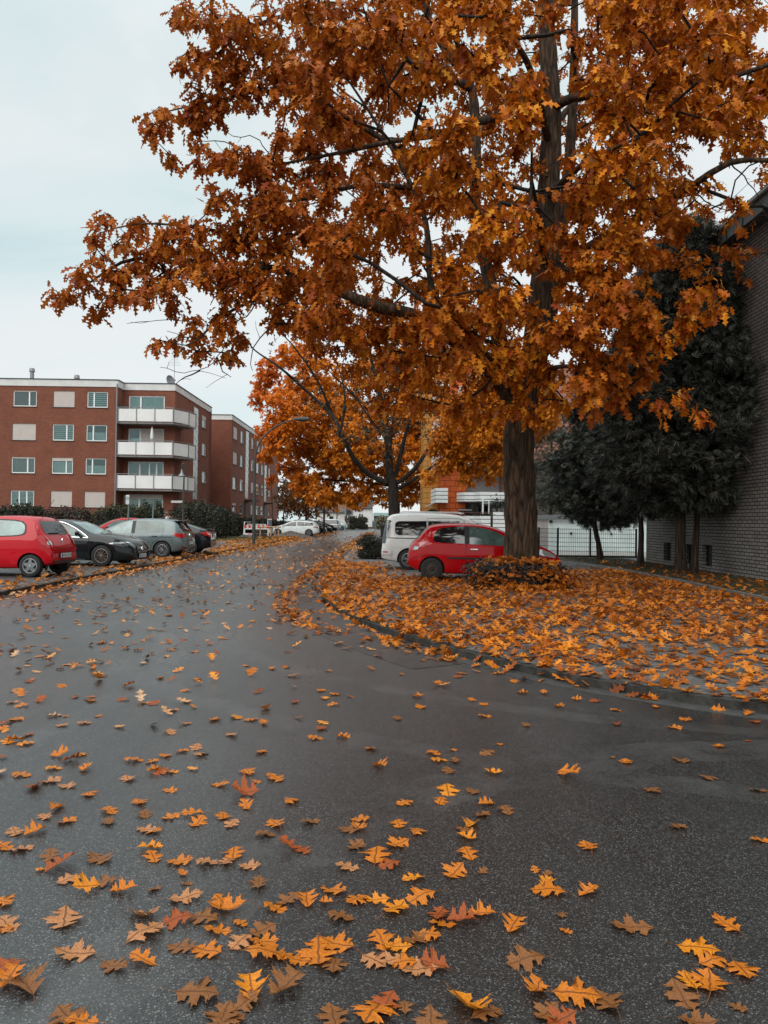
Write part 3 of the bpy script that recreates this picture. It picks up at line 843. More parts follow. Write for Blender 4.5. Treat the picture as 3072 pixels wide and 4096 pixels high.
m_brownleaf = leaf_mat('brown leaf', [(0, (0.12, 0.05, 0.025)), (.5, (0.22, 0.085, 0.03)), (1, (0.38, 0.14, 0.03))], .6, .3)
b = at(660, 1130, 98); b.z = 0; small_tree('brown_leaf_tree', 'low round tree with dull brown leaves past the second brick block', b, 7.0, 4.3, 5.4, m_brownleaf, 620, .3, .16)
b = at(727, 1130, 125); b.z = 0; small_tree('slim_street_tree', 'slim tree with reddish trunk in front of the far white house', b, 6.5, 2.0, 3.6, m_amber, 110, .3, .11)
b = at(775, 1130, 170); b.z = 0; small_tree('amber_street_tree', 'rounded amber tree rising behind the far white house', b, 9.5, 4.2, 6.0, m_amber, 220, .4, .15)
b = at(612, 1130, 190); b.z = 0; small_tree('dark_garden_tree', 'dark green tree far off behind the second brick block', b, 12, 8, 10, leaf_mat('dark garden leaf', [(0, (.02, .024, .018)), (1, (.05, .05, .04))], .6, .1), 420, .6, .2)


# ---------------------------------------------------------------- conifers in front of the right-hand brick wall
def spray_shape():
    V, T = [], []
    for k, (a, l) in enumerate([(-.95, .55), (-.55, .8), (-.2, .95), (0.1, 1.0), (.45, .85), (.85, .6), (1.2, .4)]):
        b = len(V); w = .05
        dx, dy = cos(a), sin(a)
        V += [(0.12 * k / 6, 0, 0), (l * .55 * dx - w * dy, l * .55 * dy + w * dx, .02), (l * dx, l * dy, -.05), (l * .55 * dx + w * dy, l * .55 * dy - w * dx, .02)]
        T += [(b, b + 1, b + 2), (b, b + 2, b + 3)]
    V = np.array(V, float); V[::4] = 0
    return V, np.array(T)


SPRAY = spray_shape()
m_thuja = leaf_mat('conifer spray', [(0, (0.02, 0.023, 0.02)), (.5, (0.075, 0.082, 0.07)), (.8, (0.15, 0.16, 0.135)), (.95, (0.22, 0.225, 0.19)), (1, (0.24, 0.18, 0.11))], .55, .1)
m_cbark = bark_mat('conifer bark', (0.016, 0.013, 0.011), (0.085, 0.058, 0.042), .7, 14)


def conifer(label, base, h, trunks, crown, n, size=.31):
    """crown: list of (z fraction, radius) giving the outline"""
    t = thing('conifer_tree', label, 'conifer', base, 0, 'conifers along the brick wall')
    for pts, r0 in trunks:
        path = smooth_path([np.array(base) + p for p in pts], .4)
        nn = len(path); rr = np.linspace(r0, r0 * .25, nn) + r0 * .4 * np.exp(-np.arange(nn) * .4 / .3)
        V, Q = tube_np(path, rr, 12)
        V = V + rng.normal(size=V.shape) * .006
        np_mesh('trunk', V, Q, m_cbark, t, smooth=True, off=base)
    zs = np.array([c[0] for c in crown]); rs = np.array([c[1] for c in crown])
    # boughs: each bough is a lobe of sprays hanging outwards and down
    nb = max(60, n // 75); pos, L = [], []
    zf = rng.choice(np.linspace(zs[0], zs[-1], 400), nb, p=(lambda q: q / q.sum())(np.interp(np.linspace(zs[0], zs[-1], 400), zs, rs) + .15))
    for z in zf:
        R = np.interp(z, zs, rs); a = rng.uniform(0, 2 * pi); m = rng.poisson(n / nb)
        rr = R * rng.uniform(.45, 1.15)
        c = np.array([cos(a) * rr, sin(a) * rr, z * h])
        q = rng.normal(size=(m, 3)) * np.array([.27, .27, .20]) * (0.35 + R * .32)
        pos.append(c + q); L.append(np.tile([cos(a), sin(a), -.15], (m, 1)) + rng.normal(size=(m, 3)) * .75)
    pos = np.concatenate(pos) + np.array(base); L = np.concatenate(L)
    Nn = rdir(len(pos)) * .8 + np.array([0, 0, .7])
    V, T = leaves_np(SPRAY, pos, L, Nn, size * rng.uniform(.6, 1.25, len(pos)), rng.uniform(0, .5, len(pos)))
    np_mesh('crown', V, T, m_thuja, t, off=base)
    return t


cA = gnd(1297, 1208, VZ); cB = gnd(1383, 1223, VZ); cC = gnd(1482, 1238, VZ)
CR = [(.16, .5), (.22, 1.0), (.32, 1.35), (.5, 1.25), (.7, .95), (.88, .5), (1.0, .1)]
conifer('leaning dark conifer with twisted trunk in front of the white garage doors', cA, 8.6, [([(0, 0, 0), (-.1, 0, .7), (-.28, 0, 1.5), (-.3, 0, 3), (-.2, 0, 7)], .12)], [(.18, .7), (.24, 1.55), (.36, 1.9), (.55, 1.65), (.75, 1.2), (.92, .55), (1.0, .1)], 18000)
conifer('single straight dark conifer between the garage and the twin stemmed conifer', cB, 10.4, [([(0, 0, 0), (.02, 0, 1.2), (-.05, 0, 3), (0, 0, 8)], .11)], [(.19, .5), (.24, 1.2), (.34, 1.5), (.55, 1.35), (.75, 1.0), (.9, .5), (1.0, .1)], 13000)
conifer('tallest dark conifer with two trunks close together by the cellar window', cC, 11.6, [([(-.18, 0, 0), (-.2, 0, 1.5), (-.05, 0, 4), (0, 0, 9.5)], .17), ([(.25, .05, 0), (.33, .05, 1.5), (.42, .05, 3.5), (.5, .05, 8)], .105)], [(.18, .8), (.24, 1.9), (.34, 2.45), (.52, 2.3), (.7, 1.8), (.88, 1.0), (1.0, .15)], 32000)
# ---------------------------------------------------------------- fallen leaves
LEAFCOL = {'a': ('bright amber', [(0, (0.74, 0.22, 0.012)), (1, (0.84, 0.29, 0.02))]), 'o': ('orange', [(0, (0.58, 0.15, 0.012)), (1, (0.72, 0.22, 0.02))]),
           't': ('pale tan', [(0, (0.50, 0.20, 0.075)), (1, (0.60, 0.26, 0.11))]), 'r': ('rust red', [(0, (0.32, 0.06, 0.014)), (1, (0.44, 0.10, 0.018))]), 'b': ('dull brown', [(0, (0.20, 0.075, 0.022)), (1, (0.34, 0.13, 0.04))])}
LM = {k: leaf_mat(v[0] + ' fallen leaf', v[1], rough=.42, transl=.18, veins=True, spec=.25) for k, v in LEAFCOL.items()}
m_litter = leaf_mat('leaf litter', [(0, (0.16, 0.045, 0.018)), (.2, (0.42, 0.10, 0.014)), (.45, (0.70, 0.19, 0.014)), (.8, (0.84, 0.28, 0.02)), (1, (0.6, 0.25, 0.08))], .45, .2, clump=(0.4, 0.12, 0.02), clump_scale=.8, veins=False)
m_litter_road = leaf_mat('road leaf litter', [(0, (0.16, 0.05, 0.02)), (.25, (0.42, 0.12, 0.02)), (.55, (0.66, 0.20, 0.02)), (.8, (0.72, 0.28, 0.05)), (1, (0.60, 0.36, 0.22))], .35, .1)
m_litter_far = leaf_mat('far leaf litter', [(0, (0.25, 0.09, 0.03)), (.4, (0.5, 0.16, 0.02)), (.75, (0.68, 0.24, 0.03)), (1, (0.5, 0.26, 0.12))], .5, .2)


def leaf_variant(pose, k):
    B, T = LEAF2
    g = np.random.default_rng(100 + k)
    V = B.copy(); V[:, 0] -= .5
    V[:, 1] *= g.uniform(.82, 1.12); V[1:, :2] += g.normal(size=(len(V) - 1, 2)) * .012; V[:, 1] += .05 * g.normal() * (V[:, 0] + .5) ** 2
    x, y = V[:, 0], V[:, 1]
    z = 0.012 * np.sin(9 * x + g.uniform(0, 6)) * np.abs(y) * 6
    z += .05 * g.normal() * (x ** 2 + .3 * x * y * 4) + .05 * np.sin(5 * x + 4 * y + g.uniform(0, 6))
    if pose == 'f': z += .02 + g.uniform(0, .10) * np.abs(y) + g.uniform(-.05, .08) * x ** 2
    if pose == 'c': z += g.uniform(.5, .95) * np.abs(y) ** 1.15 + g.uniform(.1, .5) * x ** 2
    if pose == 'u': z += .7 * np.clip(y * (1 if k % 2 else -1), 0, 1) + g.uniform(.2, .6) * np.clip(x + .1, 0, 1) ** 1.3 + .15 * np.abs(y)
    V[:, 2] = z - z.min() + .008
    V = V.tolist(); T = T.tolist(); uv = [(p[0], p[1]) for p in B]
    # petiole
    b = len(V); w = .008; z0 = V[0][2]
    V += [(-.5, w, z0), (-.5, -w, z0), (-.68, w * .7 + .03, z0 * .5 + .01), (-.68, -w * .7 + .03, z0 * .5 + .01), (-.85, .09, .012), (-.85, .08, .012)]
    T += [(b, b + 2, b + 1), (b + 1, b + 2, b + 3), (b + 2, b + 4, b + 3), (b + 3, b + 4, b + 5)]
    uv += [(.5, 0)] * 6
    return V, T, uv


VAR = {p: [leaf_variant(p, k + 10 * i) for k in range(7)] for i, p in enumerate('fcu')}
VMESH = {}
for p, vs_ in VAR.items():
    for k, (V, T, uv) in enumerate(vs_):
        o = np_mesh('fallen_oak_leaf', V, T, LM['o'], uv=uv, smooth=True)
        VMESH[p, k] = o.data
        bpy.data.objects.remove(o)
TRACE6 = "250,40oc 200,75tf 295,95of 155,140oc 70,140tf 95,215tf 20,205of 265,290ru! 190,300af- 305,345tf 385,385au 430,255bf! 465,355bf 540,390oc 225,240bf 650,210ac 670,250of 785,265of 795,320oc- 900,270tf 985,268tf 1010,235of 1085,285tf 810,360bf- 675,383bf- 1120,360bf 800,425tf! 640,130tf 660,135of 630,65bf 480,50of 475,95bf 840,62oc 745,75of 860,100of 965,72of 1005,105tf 1070,30ou 610,12of 1260,8of 1195,105of 1150,150bf 1345,95bf 1560,85of 1555,125oc 1510,130bf 1245,205ru 1305,215rf 1540,200bf 1505,290tf 1620,245of! 1445,390of! 1250,430bf 1325,430oc 1410,440oc- 1550,430of 1630,430af 1185,465of 285,515tf! 620,500tu! 635,575tf! 770,520rf! 890,510bf 990,470oc! 960,440of 940,560of 1040,530of- 1475,505bf 1140,560bf 1045,610tf 1140,610of 335,660tf! 495,715bf 625,690oc 905,650of 795,635bf 1155,665of! 1275,685of 1375,660of! 1460,620of! 1450,710bf 1615,690tf 1650,610of 40,540tf 35,555of- 20,440of 50,770oc! 130,800bc! 30,720rf 855,830bf! 1090,815ac! 1240,800bc! 1050,880bf 300,950bf! 370,950of 960,940bf! 1000,955bf 1620,910of! 1445,935bf"
TRACE7 = "85,15of 240,8of 440,20oc 425,65bf 525,48bf 375,110ac 350,130bf 355,165ac 60,105of 60,190of! 145,140of 360,235of 305,310of! 425,308bf- 130,340ac 160,420of! 880,203of 650,300of- 705,320bf- 700,360ac 710,395of! 880,395oc 555,535oc 765,495bf- 780,562of- 1065,550bf! 1470,535of! 1345,640af! 1405,695of 610,690bf! 1310,780af 1400,790of! 1270,840bf! 1535,730of 1520,890bf- 650,815ou! 820,835of! 950,865bf! 700,910bf 760,940rf 360,890au! 440,920bf 90,890bf- 10,870rf 200,950bf 150,730tf! 220,720ru 140,600bf 60,630af 30,690tf 90,700of 235,490rf 255,535of 190,580of 330,520rc 420,490oc 50,470af! 1265,120bf 1620,175of 1340,955bf 25,280rf"
TRACE5 = "215,770of 240,800af 305,800bf 275,845bf 470,855ac 270,930af! 385,935bf 790,865ou! 1045,808of 985,787bf- 1275,800bf 1445,740of 1150,930bf 440,770bf 300,755of- 615,650bf 435,610of 1250,660of 1000,645rc 755,570oc 1000,585of 910,545rf 600,510oc 690,512oc 150,525oc 155,570of 380,540of 430,560of 60,620bf 830,540oc 840,482of 320,440rf 1170,570of 1300,625of 1600,635rf 1610,930bf 1395,875bf 1570,715rf- 500,730of- 235,465of 560,460of"
TRACE4 = "655,150ou 420,180rf 170,230of 620,285oc 695,240of 1175,405ac 1080,415of 840,332of 855,450of 695,445of 560,480ou 535,540rc 800,500of 270,480of 290,610of- 750,585of 810,548tf 625,553of 670,555rf 400,545of 130,460rf 75,500tf 180,545ru 60,550tf 100,565of 930,625of 1020,615af 1090,625of 1140,640oc 1150,580ou 1275,548rc 1390,500of 1450,515of 1515,525bf 1440,560of 1000,690tf 740,680tf 370,640tf 270,650tf 1390,665rf 1365,705of 1480,700oc 1130,765of 1600,750of 1640,825oc 260,780ou 310,800ru 355,775af 240,835af 375,840ou 100,865of 225,890tf 300,910tf 155,915ru! 390,945of 560,880tf 580,800of! 660,805of 670,845oc 700,850rf 740,850af 790,760of 850,745tf 870,775tf 720,780of 1075,850of 1190,875of! 1110,890of- 1060,940ru! 950,905of 740,930of 30,640rc 40,720af 115,730af 15,665of 80,625of 130,690rf"
n_single = 0
road_spots = []
POSE = {'f': 'lying flat', 'c': 'with curled edges', 'u': 'standing half upright'}
SZ = {'!': 'large', '-': 'tiny', '': 'middling'}


def put_leaf(x, y, col, pose, size, rot, dx, dy):
    global n_single
    me = VMESH[pose, int(rng.integers(7))]
    o = bpy.data.objects.new('fallen_oak_leaf', me)
    link(o)
    o.location = (x, y, 0.002); o.rotation_euler = (rng.normal() * .05, rng.normal() * .05, rot); o.scale = (size,) * 3
    o.material_slots[0].link = 'OBJECT'; o.material_slots[0].material = LM[col]
    n_single += 1
    szk = 'large' if size > .145 else ('tiny' if size < .085 else 'medium')
    band = ['asphalt beyond mid road', 'asphalt short of the kerb', 'the near asphalt', 'asphalt at the bottom edge'][0 if dy < 1480 else 1 if dy < 1700 else 2 if dy < 1990 else 3]
    side = ['far left', 'left of centre', 'at centre', 'right of centre', 'far right'][min(4, int(dx / 332))]
    tag(o, f"{szk} {LEAFCOL[col][0]} oak leaf {POSE[pose]}, {band}, {side}", 'leaf', 'oak leaves fallen on the wet road')
    road_spots.append((x, y))


def in_frame(p):
    return True


for src, ox, oy in ((TRACE6, 0, 1726), (TRACE7, 829.5, 1726), (TRACE5, 829.5, 1242), (TRACE4, 0, 1242)):
    for tok in src.split():
        zx, rest = tok.split(',')
        k = 0
        while k < len(rest) and rest[k].isdigit(): k += 1
        zy, code = int(rest[:k]), rest[k:]
        dx, dy = ox + int(zx) * .5, oy + zy * .5
        p = gnd(dx, dy, 0.0)
        size = .128 * (1.28 if code.endswith('!') else .55 if code.endswith('-') else 1.0) * rng.uniform(.9, 1.12)
        rot = rng.uniform(0, 2 * pi)
        put_leaf(p.x, p.y, code[0], code[1], size, rot, dx, dy)
print('single leaves', n_single)


def litter(name, xy, z, size, mat, shape, tilt=.35, flatten=1.0, kind='stuff', colors=None):
    n = len(xy)
    a = rng.uniform(0, 2 * pi, n)
    L = np.stack([np.cos(a), np.sin(a), rng.normal(size=n) * tilt * .45], 1)
    Nn = np.stack([rng.normal(size=n) * tilt, rng.normal(size=n) * tilt, np.ones(n)], 1)
    zz = z if np.ndim(z) else np.full(n, z)
    sz = size * rng.uniform(.6, 1.2, n)
    pos = np.stack([xy[:, 0], xy[:, 1], zz + .006 + np.abs(L[:, 2]) * sz * .35 + rng.random(n) * .012 * min(1, tilt * 3)], 1) - nrm(L) * sz[:, None] * .5
    V, T = leaves_np(shape, pos, L, Nn, sz, rng.uniform(-.6, .25, n), rng.uniform(-.1, .55, n))
    V[:, 2] = np.maximum(V[:, 2], np.repeat(zz, len(shape[0])) + .003)
    o = np_mesh(name, V, T, mat)
    return tag(o, kind=kind)


KX, KY = kerb_path[::-1, 0], kerb_path[::-1, 1]


def kerb_dist(x, y):
    """signed distance to the kerb: positive on the pavement"""
    d2 = (kerb_path[None, :, 0] - x[:, None]) ** 2 + (kerb_path[None, :, 1] - y[:, None]) ** 2
    j = d2.argmin(1); T = np.gradient(kerb_path, axis=0)[j]; T /= np.linalg.norm(T, axis=1)[:, None]
    Lx, Ly = -T[:, 1], T[:, 0]
    return (x - kerb_path[j, 0]) * Lx + (y - kerb_path[j, 1]) * Ly


def scatter(n, x0, x1, y0, y1, dens):
    x = rng.uniform(x0, x1, n); y = rng.uniform(y0, y1, n)
    k = rng.random(n) < dens(x, y)
    return np.stack([x[k], y[k]], 1)


def clump(x, y, s=1.0):
    return .5 + .25 * np.sin(1.7 * s * x + 1.3 * np.sin(1.1 * s * y)) + .25 * np.sin(2.3 * s * y + 1.7 * np.sin(1.9 * s * x) + .7)


# thick carpet on the right pavement, thinning out towards the camera on the right
def dens_pav(x, y):
    kd = kerb_dist(x, y)
    d = np.where(kd > .05, 1.0, 0.0)
    near = np.clip((x - 2.2) / 3.5, 0, 1) * np.clip((13.5 - y) / 4, 0, 1)
    d *= 1 - .58 * near
    d *= .45 + .75 * clump(x, y, 1.0)
    far = np.clip((y - 19.5 - 4.5 * (x > 4.6)) / 3, 0, 1)
    d *= 1 - .93 * far * np.clip((x - (-.6)) / .8, 0, 1)
    d *= np.where((x > 7.75), .12, 1.0)
    d *= np.where(((x - 3.3) / 1.1) ** 2 + ((y - 18.5) / .8) ** 2 < 1, 0, 1)
    return np.clip(d, 0, 1)


xy = scatter(36000, -1.8, 11, 4.6, 28, dens_pav)
litter('fallen_leaves_on_pavement', xy, VZ, .15, m_litter, LEAF1, .24)
# drift against the kerb, kerb foot and up the street
def dens_kerb(x, y):
    kd = kerb_dist(x, y)
    return np.clip(np.exp(-((kd + .03) / .16) ** 2) * (.2 + .8 * clump(x, y, 2.0)) * np.where(y > 13, .6, 1), 0, 1)
xy = scatter(26000, -2.3, 9, 4.8, 32, dens_kerb)
kd = kerb_dist(xy[:, 0], xy[:, 1])
litter('fallen_leaves_at_kerb', xy, np.where(kd > -.02, VZ, 0.0), .165, m_litter, LEAF1, .5)
# line of leaves left by the water in the road, and the loose scatter
sx = np.array([gnd(*p).x for p in ((740, 1195), (690, 1225), (645, 1262), (612, 1298), (630, 1330), (690, 1358), (800, 1378), (900, 1400), (960, 1425))]); sy = np.array([gnd(*p).y for p in ((740, 1195), (690, 1225), (645, 1262), (612, 1298), (630, 1330), (690, 1358), (800, 1378), (900, 1400), (960, 1425))])
sp = smooth_path(np.stack([sx, sy, sx * 0], 1), .3)
def dens_road(x, y):
    d2 = np.sqrt(((sp[None, :, 0] - x[:, None]) ** 2 + (sp[None, :, 1] - y[:, None]) ** 2).min(1))
    line = np.exp(-(d2 / .14) ** 2) * (.35 + .65 * clump(x, y, 2))
    left = np.exp(-np.abs(x + 7.5) / .22) * 1.2
    kd = kerb_dist(x, y)
    loose = .016 * (1 + 2.6 * np.clip((-.6 - x) / 2, 0, 1)) * np.clip((y - 3.2) / 3, 0, 1) * np.where(y < 7.5, (x < -.2) * .8, 1) * (.3 + 1.2 * clump(x, y, .6)) + .02 * np.exp(-np.abs(kd + .9) / .5) * (y > 7.5)
    ok = (kd < -.1) & (x > LX + .02)
    return np.clip((left + loose) * ok, 0, 1)
xy = scatter(62000, -7.6, 6, 3.2, 34, dens_road)
litter('fallen_leaves_on_road', xy, 0.0, .13, m_litter_road, LEAF1, .09)
def dens_line(x, y):
    d2 = np.sqrt(((sp[None, :, 0] - x[:, None]) ** 2 + (sp[None, :, 1] - y[:, None]) ** 2).min(1))
    return np.clip(np.exp(-(d2 / .17) ** 2) * (.25 + .75 * clump(x, y, 2.3)), 0, 1) * (kerb_dist(x, y) < -.12)
xy = scatter(34000, -4.5, 2.5, 8, 32, dens_line)
litter('fallen_leaves_in_drift_line', xy, 0.0, .14, m_litter, LEAF1, .25)
def dens_far(x, y):
    left = np.exp(-np.abs(x + 7.3) / .5) * 1.1 + .10 * np.exp(-np.abs(x + 6.3) / 1.0) * (y > 45)
    right = np.exp(-np.abs(x + 2.0) / .35) * .9
    mid = .010 + .02 * np.exp(-np.abs(x + 3.6) / .6)
    return np.clip(left + right + mid, 0, 1) * np.clip((118 - y) / 30, 0, 1)
xy = scatter(15000, -7.6, -1.4, 34, 118, dens_far)
litter('fallen_leaves_up_the_street', xy, 0.0, .19, m_litter_far, LEAF0, .45)
# leaves on the left parking strip and verge
def dens_park(x, y):
    e = np.exp(-np.abs(x + 7.7) / .7)
    return np.clip(e * (.45 + .5 * clump(x, y, .8)) + .05 * (y < 45) + .35 * np.exp(-((y - 53) / 4.5) ** 2) * np.exp(-np.abs(x + 9) / 3.5), 0, 1) * np.where(y > 26, 1, .75)
xy = scatter(15000, -15, LX + .05, 12, 60, dens_park)
litter('fallen_leaves_on_parking_strip', xy, VZ, .19, m_litter_far, LEAF1, .5)
xy = scatter(9000, -11, LX + .1, 60, 120, lambda x, y: np.clip(np.exp(-np.abs(x + 7.7) / 1.2) * .8, 0, 1))
litter('fallen_leaves_by_far_cars', xy, VZ, .24, m_litter_far, LEAF0, .5)
xy = scatter(2400, -1.7, 1.2, 22, 100, lambda x, y: np.clip(np.exp(-np.abs(x + 1.4) / .35), 0, 1))
litter('fallen_leaves_along_pavement', xy, VZ, .2, m_litter_far, LEAF0, .5)
# ================================================================ buildings
m_brick = brick_mat('red brown brick', (0.27, 0.085, 0.050), (0.20, 0.064, 0.038), (0.18, 0.095, 0.07), rh=0.078, ms=.008, var=.22)
m_gbrick = brick_mat('grey beige brick', (0.28, 0.25, 0.232), (0.21, 0.188, 0.175), (0.018, 0.016, 0.015), rh=0.105, bw=.30, ms=.013, var=.3)
m_dbrick = brick_mat('dark outbuilding brick', (0.065, 0.042, 0.035), (0.045, 0.03, 0.026), (0.22, 0.2, 0.18), rh=0.10, bw=.3, ms=.012, var=.2)
m_fascia = MAT('white fascia', (0.62, 0.60, 0.585), 0.7, var=.12, scale=1.2)
m_dark = MAT('dark metal', (0.02, 0.019, 0.02), 0.5, var=.2)
m_white = MAT('white frame', (0.78, 0.79, 0.78), 0.4, var=.03)
m_shut = MAT('roller shutter', (0.58, 0.50, 0.46), 0.6, var=.06, scale=2)
m_slat = MAT('shutter groove', (0.33, 0.28, 0.26), 0.7, var=.05)
m_sill = MAT('sill', (0.05, 0.035, 0.03), 0.6)
m_balc = MAT('balcony panel', (0.74, 0.71, 0.70), 0.55, var=.07, scale=.8)
m_rail = MAT('galvanised rail', (0.22, 0.22, 0.22), 0.45, metal=.6, var=.1)
m_under = MAT('balcony concrete', (0.24, 0.21, 0.20), 0.85, var=.2, scale=2)
m_curt = MAT('net curtain', (0.62, 0.66, 0.65), 0.8, var=.15, scale=14)
m_curtd = MAT('dark curtain', (0.20, 0.19, 0.18), 0.8, var=.3, scale=10)
m_blind = MAT('window blind', (0.60, 0.68, 0.68), 0.7, var=.05)
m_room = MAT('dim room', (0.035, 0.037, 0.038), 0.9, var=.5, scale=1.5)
m_zinc = MAT('grey zinc', (0.25, 0.26, 0.265), 0.5, metal=.3, var=.12, scale=2)


def glass_mat(name, tint, rough=.03, trans=.75):
    m, t, p = nt(name)
    gl = N(t, 'ShaderNodeBsdfGlossy', i_Roughness=rough); gl.inputs['Color'].default_value = (.95, 1, 1, 1)
    tr = t.nodes.new('ShaderNodeBsdfTransparent'); tr.inputs['Color'].default_value = tuple(tint) + (1,)
    fr = N(t, 'ShaderNodeFresnel', i_IOR=1.75)
    mx = t.nodes.new('ShaderNodeMixShader')
    t.links.new(fr.outputs[0], mx.inputs[0]); t.links.new(tr.outputs[0], mx.inputs[1]); t.links.new(gl.outputs[0], mx.inputs[2])
    t.links.new(mx.outputs[0], t.nodes['Material Output'].inputs['Surface'])
    return m


m_wglass = glass_mat('window glass', (.80, .90, .89))


def wall_open(mb, B, u0, u1, z0, z1, openings, depth=.14):
    """wall face with real openings and reveals; B = (origin, along, outward)"""
    O, U, Nn = B
    us = sorted({u0, u1, *[o[0] for o in openings], *[o[1] for o in openings]}); zs = sorted({z0, z1, *[o[2] for o in openings], *[o[3] for o in openings]})
    P = lambda u, n, z: O + U * u + Nn * n + Vector((0, 0, z))
    flip = U.cross(Vector((0, 0, 1))).dot(Nn) < 0
    def q(a, b, c, d):
        mb.add([a, b, c, d], [(0, 1, 2, 3) if not flip else (3, 2, 1, 0)])
    for i in range(len(us) - 1):
        for j in range(len(zs) - 1):
            cu, cz = (us[i] + us[i + 1]) / 2, (zs[j] + zs[j + 1]) / 2
            if any(o[0] < cu < o[1] and o[2] < cz < o[3] for o in openings): continue
            q(P(us[i], 0, zs[j]), P(us[i + 1], 0, zs[j]), P(us[i + 1], 0, zs[j + 1]), P(us[i], 0, zs[j + 1]))
    for a, b, c, d in openings:
        q(P(a, 0, c), P(a, 0, d), P(a, -depth, d), P(a, -depth, c)); q(P(b, 0, d), P(b, 0, c), P(b, -depth, c), P(b, -depth, d))
        q(P(a, 0, d), P(b, 0, d), P(b, -depth, d), P(a, -depth, d)); q(P(b, 0, c), P(a, 0, c), P(a, -depth, c), P(b, -depth, c))


def window(parent, B, o, kind='plain', mull=(.5,), cover=.0, off=(0, 0, 0), fw=.075):
    """frame with pane, sill and what hangs in it; o = (u0, u1, z0, z1)"""
    a, b, c, d = o
    f = MB(off); n0, n1 = -.13, -.07
    f.obox(B, a, a + fw, n0, n1, c, d); f.obox(B, b - fw, b, n0, n1, c, d); f.obox(B, a + fw, b - fw, n0, n1, c, c + fw); f.obox(B, a + fw, b - fw, n0, n1, d - fw, d)
    for m in mull:
        u = a + (b - a) * m; f.obox(B, u - fw * .7, u + fw * .7, n0, n1 + .005, c + fw, d - fw)
    fr = f.build('window', m_white, parent)
    if kind != 'shutter':
        p = MB(off); p.obox(B, a + fw, b - fw, -.105, -.10, c + fw, d - fw); p.build('pane', m_wglass, fr)
    s = MB(off); s.obox(B, a - .06, b + .06, -.14, .06, c - .05, c - .003); s.build('sill', m_sill, fr)
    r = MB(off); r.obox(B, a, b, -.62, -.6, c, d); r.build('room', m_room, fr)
    if kind == 'shutter': cover = 1.0
    if cover > 0:
        sh = MB(off); zb = d - (d - c - .06) * cover; k = max(1, int((d - zb) / .075))
        for i in range(k):
            zt = d - (d - zb) * i / k; z2 = d - (d - zb) * (i + 1) / k
            sh.cur = 0; sh.obox(B, a + .02, b - .02, -.07, -.045, z2 + .014, zt)
            sh.cur = 1; sh.obox(B, a + .02, b - .02, -.07, -.055, z2, z2 + .014)
        sh.build('roller_shutter', [m_shut, m_slat], fr)
    if kind in ('net', 'half', 'blind', 'dark', 'bars'):
        cu = MB(off); zt = d - (d - c) * cover
        if kind == 'half': cu.obox(B, a + fw, b - fw, -.2, -.19, c + .1, c + (zt - c) * .55); mt = m_curt
        elif kind in ('net', 'dark'):
            n = 14; rows = []
            for z in (c, zt): rows.append([B[0] + B[1] * (a + (b - a) * i / n) + B[2] * (-.22 + .03 * (i % 2)) + Vector((0, 0, z)) for i in range(n + 1)])
            cu.grid(rows); mt = m_curt if kind == 'net' else m_curtd
        else:
            k = int((zt - c) / (.16 if kind == 'blind' else .1)); mt = m_blind
            for i in range(k):
                z = c + (zt - c) * i / k; cu.obox(B, a + fw, b - fw, -.17, -.16, z + (zt - c) / k * (.38 if kind == 'blind' else .4), z + (zt - c) / k)
        cu.build('curtain', mt, fr)
    return fr


VX, VYv = Vector((1, 0, 0)), Vector((0, 1, 0))
# ---- first red brick block: main front, balcony bay set back 1.4 m, side wall going back along the street
YA, YB, XC, XS = 63.6, 65.0, -22.2, -17.82
blkA = thing('apartment_block', 'red brick four storey block with white wrap around balconies left of the street', 'apartment block', (-27, YA, 0))
o1 = blkA.location
TOP = 12.95
BA = (Vector((0, YA, 0)), VX, Vector((0, -1, 0)))
def zf(zx, zy, Y):
    p = at(*Z1(zx, zy), Y); return p.x, p.z
rowsW = []
kinds = {(0, 0): ('plain', (.68,), .08), (0, 1): ('shutter', (), 1), (0, 2): ('blind', (.33,), 0), (1, 0): ('shutter', (), 1), (1, 1): ('blind', (.66,), 0), (1, 2): ('half', (.33,), 0),
         (2, 0): ('dark', (.68,), .10), (2, 1): ('net', (.68,), .22), (2, 2): ('half', (.33,), 0), (3, 0): ('bars', (.36, .68), .0), (3, 1): ('shutter', (), 1), (3, 2): ('shutter', (), 1)}
cols = [(118, 343), (500, 703), (820, 1018)]; rws = [(318, 466), (633, 785), (950, 1100), (1268, 1412)]
opA = []; wl = []
for i, (t0, t1) in enumerate(rws):
    for j, (a, b) in enumerate(cols):
        sh = -7 * i
        xa, za = zf(a + sh, t1 + (j - 1) * 6, YA); xb, zb = zf(b + sh, t0 + (j - 1) * 6, YA)
        o = (xa, xb, za, zb); opA.append(o); wl.append((o, kinds[i, j]))
for k in range(1, 3):                      # the front runs on outside the frame
    for i in range(4):
        o0 = opA[i * 3]; opA.append((o0[0] - 4.2 * k, o0[1] - 4.2 * k, o0[2], o0[3])); wl.append((opA[-1], ('net', (.5,), 0)))
mb = MB(o1)
wall_open(mb, BA, -42, XC, -.1, TOP - .55, opA)
